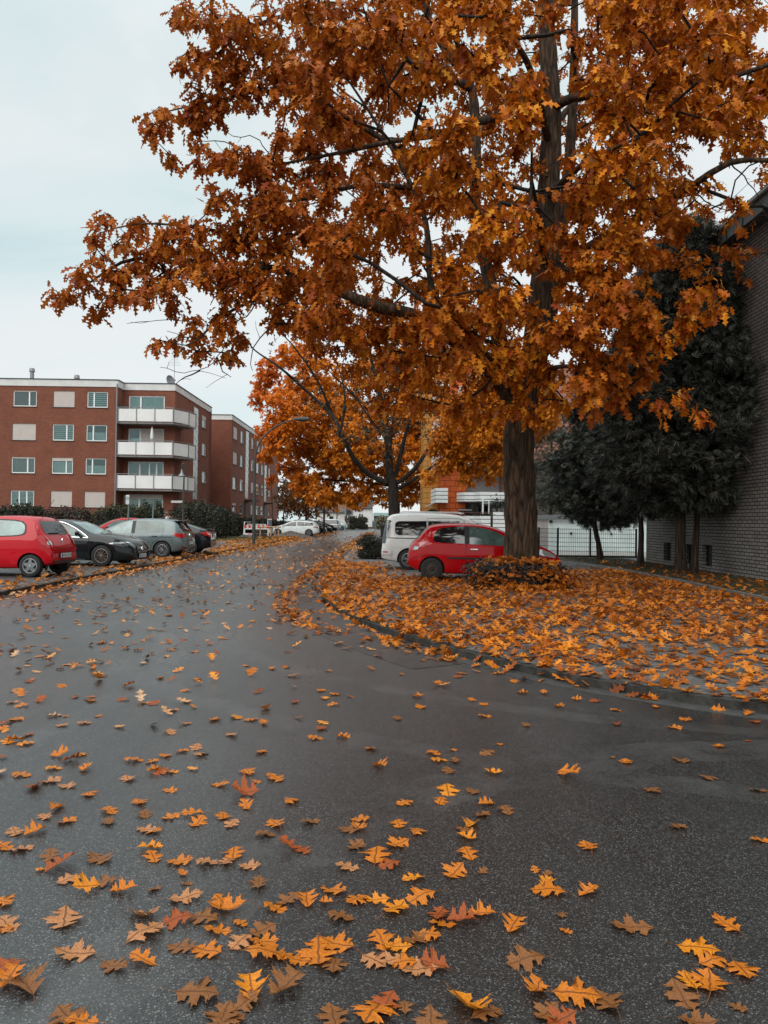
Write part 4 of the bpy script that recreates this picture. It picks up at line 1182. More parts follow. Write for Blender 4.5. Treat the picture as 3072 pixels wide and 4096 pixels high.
# return wall, balcony-bay wall, side wall, roof and back
BB = (Vector((0, YB, 0)), VX, Vector((0, -1, 0)))
bay = []
for i, (t0, t1) in enumerate([(360, 520), (672, 830), (985, 1140), (1296, 1440)]):
    xa, zt = zf(1218 - 4 * i, t0, YB); xb, _ = zf(1558 - 4 * i, t0, YB)
    _, zb = zf(1218, t1 + 12, YB); bay.append((xa, xb, zb - .25, zt))
wall_open(mb, BB, XC, XS, -.1, TOP - .55, bay)
BR = (Vector((XC, 0, 0)), VYv, VX)
wall_open(mb, BR, YA, YB, -.1, TOP - .55, [])
BS = (Vector((XS, 0, 0)), VYv, VX)
sideo = []
YE = 78.6
for t0, t1 in ((538, 680), (808, 945), (1076, 1206), (1342, 1460)):
    p, q = onx(*Z2(848, t0), XS), onx(*Z2(890, t0), XS); zb = onx(*Z2(848, t1 - 20), XS).z
    sideo.append((p.y, q.y, zb, p.z))
gb = (onx(*Z2(772, 470), XS).y, onx(*Z2(816, 470), XS).y, onx(*Z2(772, 1345), XS).z, onx(*Z2(772, 462), XS).z)
wall_open(mb, BS, YB, YE, -.1, TOP - .55, sideo + [gb])
mb.add([(-42, YA, TOP - .56), (XC, YA, TOP - .56), (XC, YB, TOP - .56), (XS, YB, TOP - .56), (XS, YE, TOP - .56), (-42, YE, TOP - .56)], [(0, 1, 2, 3, 4, 5)])
mb.add([(-42, YE, -.1), (XS, YE, -.1), (XS, YE, TOP - .55), (-42, YE, TOP - .55), (-42, YA, -.1), (-42, YA, TOP - .55)], [(1, 0, 3, 2), (0, 4, 5, 3)])
mb.build('wall', m_brick, blkA)
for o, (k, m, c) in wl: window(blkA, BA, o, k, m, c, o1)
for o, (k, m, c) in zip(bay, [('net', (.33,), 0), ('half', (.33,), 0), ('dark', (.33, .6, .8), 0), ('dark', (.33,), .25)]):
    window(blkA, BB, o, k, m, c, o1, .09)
sh = MB(o1); o = bay[1]; u = o[0] + (o[1] - o[0]) * .35
for i in range(22): sh.obox(BB, u, o[1] - .02, -.06, -.035, o[2] + (o[3] - o[2]) * i / 22 + .02, o[2] + (o[3] - o[2]) * (i + 1) / 22)
sh.build('roller_shutter', m_shut, blkA)
for o, k in zip(sideo, [('net', (), .35), ('half', (), 0), ('net', (), 0), ('net', (), 0)]): window(blkA, BS, o, k[0], k[1], k[2], o1)


def glass_strip(parent, B, g, off, mat):
    m = MB(off); n = int((g[3] - g[2]) / .2)
    for i in range(n):
        z = g[2] + (g[3] - g[2]) * i / n; dz = (g[3] - g[2]) / n
        for j in range(3):
            u = g[0] + (g[1] - g[0]) * j / 3; du = (g[1] - g[0]) / 3
            m.obox(B, u + .015, u + du - .015, -.10, -.03 + .008 * ((i * 7 + j * 3) % 4), z + .015, z + dz - .015)
    m.obox(B, g[0], g[1], -.14, -.09, g[2], g[3])
    return m.build('glass_block_strip', mat, parent)


m_gblock = MAT('glass block', (0.50, 0.56, 0.55), 0.25, var=.25, scale=3, spec=.6)
glass_strip(blkA, BS, gb, o1, m_gblock)
fa = MB(o1)      # white fascia follows the outline, 4 cm proud
def fascia(mb, path, z0, z1, t=.06, dz=.07, dm=1):
    for (a, b) in zip(path[:-1], path[1:]):
        a, b = Vector((*a, 0)), Vector((*b, 0)); dd = (b - a).normalized(); nn = Vector((dd.y, -dd.x, 0))
        L = (b - a).length
        mb.cur = 0; mb.obox((a, dd, nn), 0, L, -.12, t, z0, z1)
        mb.cur = dm; mb.obox((a, dd, nn), -.02, L + .02, -.16, t + .05, z1, z1 + dz)
fascia(fa, [(-42, YA), (XC, YA), (XC + .001, YB), (XS, YB), (XS, YE)], TOP - .55, TOP)
fa.build('parapet', [m_fascia, m_dark], blkA)
dp = MB(o1); dp.tube([(XC - .02, YA - .12, .2), (XC - .02, YA - .12, TOP - .3)], [.05, .05], 8); dp.build('drainpipe', m_zinc, blkA)
dp = MB(o1); dp.tube([(XS + .12, YE - .5, .2), (XS + .12, YE - .5, TOP - .4)], [.05, .05], 8); dp.build('drainpipe', m_brick, blkA)
# balconies wrapping the corner
for i, (ty, by) in enumerate([(486, 603), (802, 920), (1118, 1240)]):
    zt = at(*Z2(200, ty), YA).z; zb = at(*Z2(200, by), YA).z
    path = [(XC + .1, YA - .05), (-17.55, YA - .05), (-16.72, 65.3), (-16.6, 67.2), (XS, 67.4)]
    bal = MB(o1)
    bal.poly_prism([(XC, YB - .01), (XC + .02, YA + .02), (-17.58, YA + .02), (-16.8, 65.32), (-16.68, 67.15), (XS + .01, 67.3), (XS + .01, YB - .01)], zb - .2, zb - .04)
    b_ = bal.build('balcony', m_under, blkA)
    n_post = 0
    for a, b in zip(path[:-1], path[1:]):
        a, b = Vector((*a, 0)), Vector((*b, 0)); dd = (b - a).normalized(); nn = Vector((dd.y, -dd.x, 0)); L = (b - a).length
        k = max(1, round(L / 1.52))
        for j in range(k):
            pn = MB(o1); pn.obox((a, dd, nn), L * j / k + .04, L * (j + 1) / k - .04, -.02, .02, zb, zt); pn.build('panel', m_balc, b_)
        rl = MB(o1)
        for j in range(k + 1): rl.obox((a, dd, nn), L * j / k - .03, L * j / k + .03, .02, .07, zb - .15, zt + .13)
        rl.obox((a, dd, nn), 0, L, .0, .06, zt + .1, zt + .15)
        rl.build('railing', m_rail, b_)
# terrace wall on the ground floor
tw = MB(o1); tw.box(-19.9, -16.4, YA - .2, YA - .05, .1, 1.75); tw.build('terrace_wall', m_balc, blkA)
tr_ = MB(o1)
for x in (-19.9, -18.1, -16.4): tr_.box(x - .04, x + .04, YA - .28, YA - .2, .1, 2.2)
tr_.box(-19.9, -16.4, YA - .26, YA - .2, 2.05, 2.12); tr_.build('railing', m_rail, blkA)
# roof furniture
for zx, zy, hh in ((298, 95, 1.0), (724, 160, .62)):
    x, z = zf(zx, zy, 66)
    v = MB(o1); v.lathe([(.17, TOP - .5), (.17, z - .35), (.25, z - .33), (.2, z - .05), (.02, z)], 12, 'z', (x, 66, 0)); v.build('roof_vent', m_zinc, blkA, smooth=40)
x, z = zf(1610, 165, 67)
ds = MB(); ds.lathe([(.02, .10), (.2, .085), (.38, .035), (.5, -.04), (.505, -.06), (.38, .01), (.2, .06), (.02, .075)], 22, 'y'); ds.bar((0, .1, -.05), (0, .12, -.75), .06); ds.bar((0, .0, -.45), (0, -.5, -.1), .03); ds.box(-.06, .06, -.58, -.48, -.14, -.04)
dso = ds.build('satellite_dish', m_zinc, blkA, smooth=40); dso.location = Vector((x, 67, z - .5)) - o1; dso.rotation_euler = (radians(-12), 0, radians(62))
an = MB(o1); xa_ = x + .35; an.tube([(xa_, 67, TOP - .4), (xa_, 67, TOP + 4.0)], [.03, .02], 6)
for k in range(7): an.bar((xa_ - .55 + .05 * k, 67, TOP + 2.0 + .13 * k), (xa_ + .55 - .05 * k, 67, TOP + 2.0 + .13 * k), .015)
for k in range(5): an.bar((xa_ - .35, 67, TOP + 3.2 + .1 * k), (xa_ + .35, 67, TOP + 3.2 + .1 * k), .012)
an.build('aerial', m_zinc, blkA)
# loose things on the balconies
zb1 = at(*Z2(200, 920), YA).z
px_, pz_ = zf(1440, 655, YA + .5)
par_ = thing('parasol', 'closed white parasol standing on the middle balcony', 'parasol', (px_, YA + .5, zb1))
mbp = MB(); mbp.lathe([(.03, 0), (.03, 1.35), (.13, 1.36), (.16, 1.5), (.10, 2.2), (.02, pz_ - zb1)], 10); mbp.build('canopy', m_white, par_, smooth=50)
pp = at(*Z1(1150, 440), YA + .6); zb0 = at(*Z2(200, 603), YA).z
plant = thing('potted_palm', 'small spiky pot plant on the top balcony', 'plant', (pp.x, YA + .6, zb0))
pm = MB(); pm.lathe([(.0, 0), (.2, 0), (.26, .9), (.0, .9)], 12); pm.build('pot', m_under, plant)
mm = MB()
for k in range(26):
    a = k * 2.4; e = .5 + .5 * random.random(); ln = .75
    p0 = Vector((0, 0, .85)); p1 = p0 + Vector((cos(a) * .35 * ln, sin(a) * .35 * ln, ln * e)); p2 = p0 + Vector((cos(a) * .75 * ln, sin(a) * .75 * ln, ln * e * .85)); s = Vector((-sin(a), cos(a), 0)) * .03
    mm.add([p0 - s, p0 + s, p1 + s, p1 - s, p2], [(0, 1, 2, 3), (3, 2, 4)])
mm.build('fronds', MAT('palm green', (.09, .12, .09), .6), plant)

# ---- second brick block behind it
X2a, X2, Y2, Y2e = -18.6, -16.5, 82.7, 119.0
blkB = thing('apartment_block', 'second red brick block further back with white striped glass block strips on its side', 'apartment block', (-17, 83, 0))
o2 = blkB.location
T2 = 1.6 + (onx(*Z2(1118, 536), X2).z - 1.6)
BS2 = (Vector((X2, 0, 0)), VYv, VX)
ops, strips = [], []
rowy = {1143: [(642, 768), (888, 1008), (1132, 1248), (1376, 1480)], 1213: [(690, 798), (925, 1025), (1152, 1250), (1384, 1485)]}
z_r = []
for t0, t1 in rowy[1143]: z_r.append((onx(*Z2(1143, t1), X2).z, onx(*Z2(1143, t0), X2).z))
for xa, xb in ((1143, 1182), (1213, 1243), (1317, 1341), (1366, 1396), (1414, 1436), (1482, 1498)):
    ya, yb = onx(*Z2(xa, 900), X2).y, onx(*Z2(xb, 900), X2).y
    for zb, zt in z_r: ops.append((ya, yb, zb, zt))
for xa, xb in ((1263, 1292), (1444, 1464)):
    ya, yb = onx(*Z2(xa, 900), X2).y, onx(*Z2(xb, 900), X2).y
    strips.append((ya, yb, z_r[3][0] + 1.9, z_r[0][1] + .35))
mb = MB(o2)
wall_open(mb, BS2, Y2, Y2e, -.1, T2 - .5, ops + strips)
wall_open(mb, (Vector((0, Y2, 0)), VX, Vector((0, -1, 0))), -42, X2, -.1, T2 - .5, [])
mb.add([(-42, Y2, T2 - .51), (X2, Y2, T2 - .51), (X2, Y2e, T2 - .51), (-42, Y2e, T2 - .51), (-42, Y2e, -.1), (X2, Y2e, -.1)], [(0, 1, 2, 3), (5, 4, 3, 2)])
mb.build('wall', m_brick, blkB)
for i, o in enumerate(ops): window(blkB, BS2, o, ['shutter', 'half', 'net', 'plain', 'net', 'shutter', 'half', 'net'][(i * 5 + i // 4 * 3) % 8], (), .25 if i % 3 == 0 else 0, o2)
for g in strips: glass_strip(blkB, BS2, g, o2, m_gblock)
fa = MB(o2); fascia(fa, [(-42, Y2), (X2, Y2), (X2, Y2e)], T2 - .5, T2); fa.build('parapet', [m_fascia, m_dark], blkB)
for g in strips:
    cp = MB(o2); cp.obox(BS2, g[0] - .5, g[1] + .5, 0.002, 1.3, g[2] - .35, g[2] - .2); cp.build('canopy', m_dark, blkB)
    dr = MB(o2); dr.obox(BS2, g[0] + .05, g[1] - .05, .002, .05, 0, g[2] - .45); dr.build('door', m_dark, blkB)

# ---- grey brick building on the right
XR = 10.65
YR0, YR1 = 12.0, 31.2
bldR = thing('brick_building', 'tall grey brick building with cellar windows rising behind the conifers at right', 'building', (XR + 4, 22, 0))
o3 = bldR.location
BRT = (Vector((XR, 0, 0)), VYv, Vector((-1, 0, 0)))
eav = onx(1659, 472, XR).z
def z7(x, y): return (2000 + x * .6462) / 1.85172, (1700 + y * .6462) / 1.85172
ho = []
for xa, xb, t0, t1 in ((1012, 1060, 731, 822), (1250, 1313, 746, 852)):
    pa, pb = onx(*z7(xa, t1), XR), onx(*z7(xb, t0), XR); ho.append((min(pa.y, pb.y), max(pa.y, pb.y), max(.12, pa.z - .1), pb.z))
pm_ = onx(*z7(1165, 740), XR); ho.append((pm_.y - .35, pm_.y + .35, ho[0][2], ho[0][3]))
mb = MB(o3); wall_open(mb, BRT, YR0, YR1, -.1, eav, ho, .22)
mb.add([(XR, YR1, -.1), (XR + 12, YR1, -.1), (XR + 12, YR1, eav + 3), (XR, YR1, eav)], [(1, 0, 3, 2)])
mb.add([(XR, YR0, -.1), (XR + 12, YR0, -.1), (XR + 12, YR0, eav + 3), (XR, YR0, eav)], [(0, 1, 2, 3)])
mb.build('wall', m_gbrick, bldR)
for o in ho:
    w_ = MB(o3); w_.obox(BRT, o[0], o[1], -.24, -.2, o[2], o[3]); wf = w_.build('cellar_window', m_room, bldR)
    g_ = MB(o3)
    for k in range(4): g_.obox(BRT, o[0], o[1], -.19, -.17, o[2] + (o[3] - o[2]) * (k + .4) / 4, o[2] + (o[3] - o[2]) * (k + .55) / 4)
    g_.obox(BRT, o[0], o[0] + .05, -.2, -.15, o[2], o[3]); g_.obox(BRT, o[1] - .05, o[1], -.2, -.15, o[2], o[3])
    g_.build('window_bars', m_dark, wf)
    s_ = MB(o3)
    k = 9
    for i in range(k):
        u = o[0] + (o[1] - o[0]) * i / k; s_.obox(BRT, u + .006, u + (o[1] - o[0]) / k - .006, .001, .012, o[3] + .01, o[3] + .27)
    s_.build('soldier_course', MAT('header brick', (.17, .15, .14), .85, var=.25), bldR)
rf = MB(o3)
rf.obox(BRT, YR0 - .4, YR1 + .35, -.05, .42, eav, eav + .42)
rf.build('fascia', MAT('slate grey fascia', (0.105, 0.125, 0.135), .6, var=.1), bldR)
rf = MB(o3); e0 = eav + .425
rf.add([(XR - .46, YR0 - .4, e0), (XR - .46, YR1 + .4, e0), (XR + 7, YR1 + .4, e0 + 3.6), (XR + 7, YR0 - .4, e0 + 3.6)], [(0, 3, 2, 1)])
rf.add([(XR - .46, YR0 - .4, e0 + .16), (XR - .46, YR1 + .4, e0 + .16), (XR + 7, YR1 + .4, e0 + 3.76), (XR + 7, YR0 - .4, e0 + 3.76)], [(0, 1, 2, 3)])
rf.add([(XR - .46, YR0 - .4, e0), (XR - .46, YR1 + .4, e0), (XR - .46, YR1 + .4, e0 + .16), (XR - .46, YR0 - .4, e0 + .16)], [(0, 1, 2, 3)])
rf.add([(XR - .46, YR1 + .4, e0), (XR + 7, YR1 + .4, e0 + 3.6), (XR + 7, YR1 + .4, e0 + 3.76), (XR - .46, YR1 + .4, e0 + .16)], [(0, 1, 2, 3)])
rf.build('roof', MAT('roof tile', (0.075, 0.07, 0.068), .8, var=.25, scale=4, bmp=.4, bscale=12), bldR)
gp_ = MB(o3); gp_.tube([(XR - .48, YR0 - .4, e0 + .02), (XR - .48, YR1 + .4, e0 + .02)], [.06, .06], 8); gp_.build('gutter', m_zinc, bldR)

# ---- white garages
GY = 43.2
g0, g1 = at(1185, 1100, GY).x, 15.2
m_rib = MAT('white ribbed sheet', (0.82, 0.90, 0.89), .5, var=.10, scale=1.0)
m_ribs = MAT('cream ribbed sheet', (0.52, 0.47, 0.45), .6, var=.1, scale=1.0)
gar = thing('garage_block', 'flat roofed white garages with ribbed up and over doors behind the green fence', 'garage', (g0 + 3, GY + 3, VZ))
og = gar.location; ztg = at(1185, 1122, GY).z
gm = MB(og)
BG = (Vector((0, GY, 0)), VX, Vector((0, -1, 0)))
dw = at(1276, 1200, GY).x
doors = [(g0 + .22, dw - .06), (dw + .06, dw + (dw - g0) - .2)]
wall_open(gm, BG, g0, g1, -.05, ztg, [(a, b, .0, ztg - .12) for a, b in doors], .08)
gm.add([(g1, GY, -.05), (g1, GY + 7, -.05), (g1, GY + 7, ztg), (g1, GY, ztg)], [(0, 1, 2, 3)])
gm.build('wall', m_rib, gar)
sd_ = MB(og); sd_.add([(g0, GY + 7, -.05), (g0, GY, -.05), (g0, GY, ztg), (g0, GY + 7, ztg)], [(0, 1, 2, 3)])
for k in range(46): sd_.box(g0 - .02, g0 - .001, GY + .1 + .15 * k, GY + .16 + .15 * k, 0, ztg - .03)
sd_.build('side_wall', m_ribs, gar)
for a, b in doors:
    d_ = MB(og); d_.obox(BG, a, b, -.08, -.05, .03, ztg - .12)
    k = int((b - a) / .135)
    for i in range(k): d_.obox(BG, a + .02 + (b - a) * i / k, a + .085 + (b - a) * i / k, -.05, -.028, .06, ztg - .15)
    dd_ = d_.build('garage_door', m_rib, gar)
    h_ = MB(og); c = (a + b) / 2; h_.obox(BG, c - .04, c + .04, -.028, .02, 1.0, 1.13); h_.obox(BG, c - .09, c + .09, .005, .025, 1.05, 1.08); h_.build('handle', m_dark, dd_)
gr_ = MB(og); gr_.box(g0 - .12, g1 + .1, GY - .14, GY + 7.1, ztg + .002, ztg + .26); gr_.build('roof', m_zinc, gar)
lamp_ = MB(og); lamp_.lathe([(.0, .0), (.09, .02), (.10, .12), (.0, .16)], 10, 'y', (g0 + .12, GY - .2, ztg - .12)); lamp_.build('wall_lamp', m_dark, gar)

# ---- small dark brick outbuilding behind the garages
OY = 56.0
q = at(1165, 1060, OY)
out_ = thing('brick_outbuilding', 'low dark brick building with flat roof behind the garages', 'building', (q.x + 4, OY + 3, 0))
oo = out_.location; zt_ = at(1180, 1012, OY).z
om = MB(oo); BO = (Vector((0, OY, 0)), VX, Vector((0, -1, 0)))
xo = at(1162, 1060, OY).x
wall_open(om, BO, xo, xo + 9, -.1, zt_, []); BOs = (Vector((xo, 0, 0)), VYv, Vector((-1, 0, 0)))
wall_open(om, BOs, OY, OY + 7, -.1, zt_, [(OY + .6, OY + 3.2, zt_ - 1.9, zt_ - .35)])
om.build('wall', m_dbrick, out_)
w_ = MB(oo); w_.obox(BOs, OY + .6, OY + 3.2, -.14, -.1, zt_ - 1.9, zt_ - .35); w_.build('window', m_room, out_)
r_ = MB(oo); r_.box(xo - .35, xo + 9.3, OY - .35, OY + 7.3, zt_ + .002, zt_ + .42); r_.build('roof', m_dark, out_)

# ---- shingle-clad tower block at the back
def clad(name, col, seam, bw=1.0, rh=.55, ms=.035):
    return brick_mat(name, col, [c * .94 for c in col], seam, bw=bw, rh=rh, ms=ms, var=.08, rough=.6)
m_pink = clad('pinkish cladding', (0.36, 0.17, 0.125), (0.12, 0.06, 0.045), 1.4, .7)
m_orange = clad('orange cladding', (0.56, 0.105, 0.022), (0.24, 0.04, 0.01), .9, .45)
m_yellow = clad('ochre cladding', (0.52, 0.24, 0.06), (0.25, 0.11, 0.03), .9, .45)
m_whitec = brick_mat('white board cladding', (0.80, 0.80, 0.79), (0.78, 0.78, 0.77), (0.13, 0.13, 0.14), bw=40, rh=.31, ms=.035, var=.05, rough=.5)
twr = thing('clad_tower', 'tall pinkish shingle clad block seen between oak trunk and conifers', 'building', (22, 80, 0))
ot = twr.location; BT = (Vector((0, 76, 0)), VX, Vector((0, -1, 0)))
tm = MB(ot); xt0, xt1 = at(1140, 900, 76).x, at(1420, 900, 76).x
wall_open(tm, BT, xt0, xt1, -.1, 17, [(xt0 + 5 + 4 * k, xt0 + 6.6 + 4 * k, 2.5 + 2.9 * j, 4 + 2.9 * j) for k in range(3) for j in range(5)])
tm.add([(xt0, 76, -.1), (xt0, 88, -.1), (xt0, 88, 17), (xt0, 76, 17), (xt1, 76, -.1), (xt1, 88, -.1), (xt1, 88, 17), (xt1, 76, 17)], [(1, 0, 3, 2), (4, 5, 6, 7), (3, 7, 6, 2)])
tm.build('wall', m_pink, twr)
for k in range(3):
    for j in range(5): window(twr, BT, (xt0 + 5 + 4 * k, xt0 + 6.6 + 4 * k, 2.5 + 2.9 * j, 4 + 2.9 * j), 'net', (.5,), 0, ot)

# ---- orange and white block with boarded balconies, right of the street
def z1c(x, y): return (1650 + x * .2411) / 1.85172, (1900 + y * .2411) / 1.85172
CY = 62.0
X_ = lambda x, y=500, Y=CY: at(*z1c(x, y), Y).x
Zz = lambda y, x=700, Y=CY: at(*z1c(x, y), Y).z
clb = thing('balcony_block', 'orange and ochre clad flats with white boarded balconies beyond the white van', 'apartment block', (8, CY, 0))
oc = clb.location
wm = MB(oc); wm.box(X_(465), X_(880), CY, CY + 8, -.1, 14.2); wm.build('orange_wall', m_orange, clb)
wm = MB(oc); wm.box(X_(170, 500, CY + 3), X_(465), CY + 3, CY + 8, -.1, 14.0); wm.build('ochre_wall', m_yellow, clb)
m_wallg = MAT('pale render', (0.42, 0.42, 0.43), .8, var=.1, scale=1)
wm = MB(oc); BCw = (Vector((0, CY + 1.4, 0)), VX, Vector((0, -1, 0)))
fo = [(X_(1005), X_(1040), Zz(640), Zz(475)), (X_(1110), X_(1190), Zz(640), Zz(470)), (X_(1215), X_(1330), Zz(640), Zz(480))]
wall_open(wm, BCw, X_(880) + .003, X_(1480), -.1, 14.2, fo); wm.build('render_wall', m_wallg, clb)
for o in fo: window(clb, BCw, o, 'dark', (), 0, oc)
bal_specs = []
for lev in range(4):                                     # stacked balconies, the lowest level stands clear of the leaves
    z0 = Zz(440) + 2.85 * lev; z1 = z0 + (Zz(270) - Zz(440)) * .85
    path = [(X_(740), CY - .02), (X_(835), CY - 1.3), (X_(985), CY - 1.3), (X_(1060), CY - 2.4), (X_(1480), CY - 2.4)]
    bs = MB(oc)
    bs.poly_prism([(path[0][0], CY - .01)] + [(p[0] + .04, p[1] + .05) for p in path[1:]] + [(path[-1][0], CY + 1.35)] + [(X_(882), CY + 1.35), (X_(882), CY - .01)], z0 - .05, z0 + .12)
    b_ = bs.build('balcony', m_fascia, clb)
    pn = MB(oc)
    for a, b in zip(path[:-1], path[1:]):
        a, b = Vector((*a, 0)), Vector((*b, 0)); dd = (b - a).normalized(); nn = Vector((dd.y, -dd.x, 0)); pn.obox((a, dd, nn), 0, (b - a).length, -.05, .05, z0, z1)
    pn.build('boarding', m_whitec, b_)
    z0 = Zz(478, 420, CY + 3) + 2.85 * lev; z1 = z0 + 1.15
    bs = MB(oc); bs.box(X_(372, 500, CY), X_(568), CY - 1.0, CY - .02, z0, z0 + .12); b_ = bs.build('balcony', m_fascia, clb)
    pn = MB(oc); pn.box(X_(372), X_(568), CY - 1.08, CY - 1.0, z0, z1); pn.add([(X_(372), CY - 1, z0), (X_(340), CY + 3, z0), (X_(340), CY + 3, z1), (X_(372), CY - 1, z1)], [(0, 1, 2, 3)]); pn.build('boarding', m_whitec, b_)
# ground-floor terrace parapet, stepped, with rail
tp = MB(oc); zt0, zt1 = Zz(680), .0
path = [(X_(745), CY - .4), (X_(828), CY - 1.6), (X_(985), CY - 1.6), (X_(1060), CY - 3.0), (X_(1210), CY - 3.0)]
for a, b in zip(path[:-1], path[1:]):
    a, b = Vector((*a, 0)), Vector((*b, 0)); dd = (b - a).normalized(); nn = Vector((dd.y, -dd.x, 0)); tp.obox((a, dd, nn), 0, (b - a).length, -.05, .05, .2, zt0)
tp.obox((Vector((X_(1250), CY - 3.0, 0)), VX, Vector((0, -1, 0))), 0, X_(1480) - X_(1250), -.05, .05, .2, Zz(615))
tb = tp.build('terrace_parapet', m_whitec, clb)
rl = MB(oc)
for a, b in zip(path[:-1], path[1:]): rl.tube([(*a, zt0 + .28), (*b, zt0 + .28)], [.025, .025], 6); rl.tube([(*a, zt0), (*a, zt0 + .28)], [.02, .02], 6)
rl.build('railing', MAT('rusty rail', (.14, .05, .03), .6), tb)
for xa, xb, za, zb, nm, mt in ((1090, 1110, 640, 405, 'pillar', m_white), (1190, 1203, 640, 440, 'pillar', m_white), (1205, 1248, 820, 610, 'gate_pier', MAT('dark pier', (.06, .05, .05), .7))):
    q_ = MB(oc); q_.box(X_(xa), X_(xb), CY - 2.6, CY - 2.35, max(.05, Zz(za)) if nm == 'pillar' else .05, Zz(zb)); q_.build(nm, mt, clb)
cp_ = MB(oc); cp_.box(X_(1092), X_(1335), CY - 2.5, CY + 1.3, Zz(487), Zz(455)); cp_.build('entrance_canopy', m_zinc, clb)
cp_ = MB(oc); cp_.box(X_(745), X_(965), CY - .9, CY - .01, Zz(590), Zz(568)); cp_.build('awning_shelf', m_zinc, clb)
wm = MB(oc); wm.box(X_(1484), X_(1560), CY - 2.6, CY + 8, -.1, 14.2); wm.build('beige_wall', clad('beige cladding', (.42, .24, .16), (.16, .09, .06), .5, .4), clb)
# things on the terrace
for k, (x, y) in enumerate([(1280, 560), (1365, 545), (1425, 550)]):
    pt = thing('terrace_plant', ['slim', 'bushiest', 'rightmost'][k] + ' dark pot plant on the white terrace parapet', 'plant', (X_(x), CY - 2.7, Zz(615)))
    V, T = leaves_np(ROUND, rng.normal(size=(160, 3)) * np.array([.18 + .1 * (k > 0), .18, .28]) + np.array([0, 0, .45]), rdir(160), rdir(160), rng.uniform(.08, .2, 160))
    np_mesh('foliage', V, T, MAT('dark pot foliage', (.025, .03, .024), .7), pt)
    q_ = MB(); q_.lathe([(0, -.05), (.16, -.05), (.2, .28), (0, .28)], 10); q_.build('pot', m_under, pt)
cv = thing('covered_parasol', 'dark green covered heap under a tilted awning by the ochre wall', 'cover', (X_(350), CY + 1.0, .3))
rows = []
for z, r_ in ((0, 1.45), (.9, 1.4), (1.6, 1.1), (2.1, .6), (2.3, .1)): rows.append([(cos(a) * r_ * (1 + .06 * sin(7 * a)), sin(a) * r_ * .7, z + .05 * sin(5 * a)) for a in np.linspace(0, 2 * pi, 25)])
q_ = MB(); q_.grid(rows); q_.build('cover', MAT('dark green tarpaulin', (.012, .026, .022), .35), cv, smooth=60)
q_ = MB(); q_.add([(-.6, -.5, 2.5), (1.0, -.5, 3.3), (1.0, .6, 3.3), (-.6, .6, 2.6), (-.55, -.5, 2.45), (1.0, -.5, 3.25), (1.0, .6, 3.25), (-.55, .6, 2.55)], [(0, 1, 2, 3), (7, 6, 5, 4), (0, 4, 5, 1)]); q_.build('awning', m_under, cv)

# ---- far white house across the end of the street
def z6c(x, y): return (1360 + x * .12055) / 1.85172, (1980 + y * .12055) / 1.85172
HY = 160.0
hx = lambda x: at(*z6c(x, 700), HY).x
hz = lambda y: at(*z6c(700, y), HY).z
hs = thing('white_house', 'small white house with dark tiled roof at the end of the street', 'house', (hx(700), HY + 4, 0))
oh = hs.location; BH = (Vector((0, HY, 0)), VX, Vector((0, -1, 0)))
hm = MB(oh); wo = [(hx(618), hx(778), hz(740), hz(632))]
wall_open(hm, BH, hx(330), hx(1068), -.2, hz(432), wo); hm.add([(hx(1068), HY, -.2), (hx(1068), HY + 8, -.2), (hx(1068), HY + 8, hz(432)), (hx(1068), HY, hz(432))], [(0, 1, 2, 3)])
hm.build('wall', m_fascia, hs); window(hs, BH, wo[0], 'dark', (.5,), 0, oh)
rf = MB(oh); e = hz(432)
for k in range(8):
    z0, z1, y0, y1 = e + .02 + .36 * k, e + .02 + .36 * (k + 1), HY - .4 + .55 * k, HY - .4 + .55 * (k + 1) + .1
    rf.add([(hx(300), y0, z0), (hx(1085), y0, z0), (hx(1085), y1, z1), (hx(300), y1, z1), (hx(300), y0, z0 - .12), (hx(1085), y0, z0 - .12)], [(0, 1, 2, 3), (4, 5, 1, 0)])
rf.build('roof', MAT('dark pantile', (.05, .045, .045), .7, var=.3), hs)
nb = thing('white_house', 'white gabled house partly seen between the parked cars and the sign', 'house', (hx(40) - 8, HY + 15, 0))
on_ = nb.location; BN = (Vector((0, HY + 12, 0)), VX, Vector((0, -1, 0)))
nm_ = MB(on_); xw0, xw1 = hx(-900), hx(230)
wn = [(hx(40), hx(90), hz(720), hz(680)), (hx(40), hx(90), hz(818), hz(780)), (hx(-500), hx(-330), hz(860), hz(700))]
wall_open(nm_, BN, xw0, xw1, -.2, hz(560), wn); nm_.build('wall', m_fascia, nb)
for o in wn: window(nb, BN, o, 'dark', (), 0, on_)
rf = MB(on_); e = hz(560); rf.add([(xw0 - .4, HY + 11.6, e), (xw1 + .4, HY + 11.6, e), (xw1 + .4, HY + 17, e + 3), (xw0 - .4, HY + 17, e + 3)], [(0, 1, 2, 3)]); rf.add([(xw0 - .4, HY + 11.6, e - .15), (xw1 + .4, HY + 11.6, e - .15), (xw1 + .4, HY + 11.6, e), (xw0 - .4, HY + 11.6, e)], [(0, 1, 2, 3)]); rf.build('roof', MAT('slate roof', (.09, .09, .095), .7, var=.2), nb)
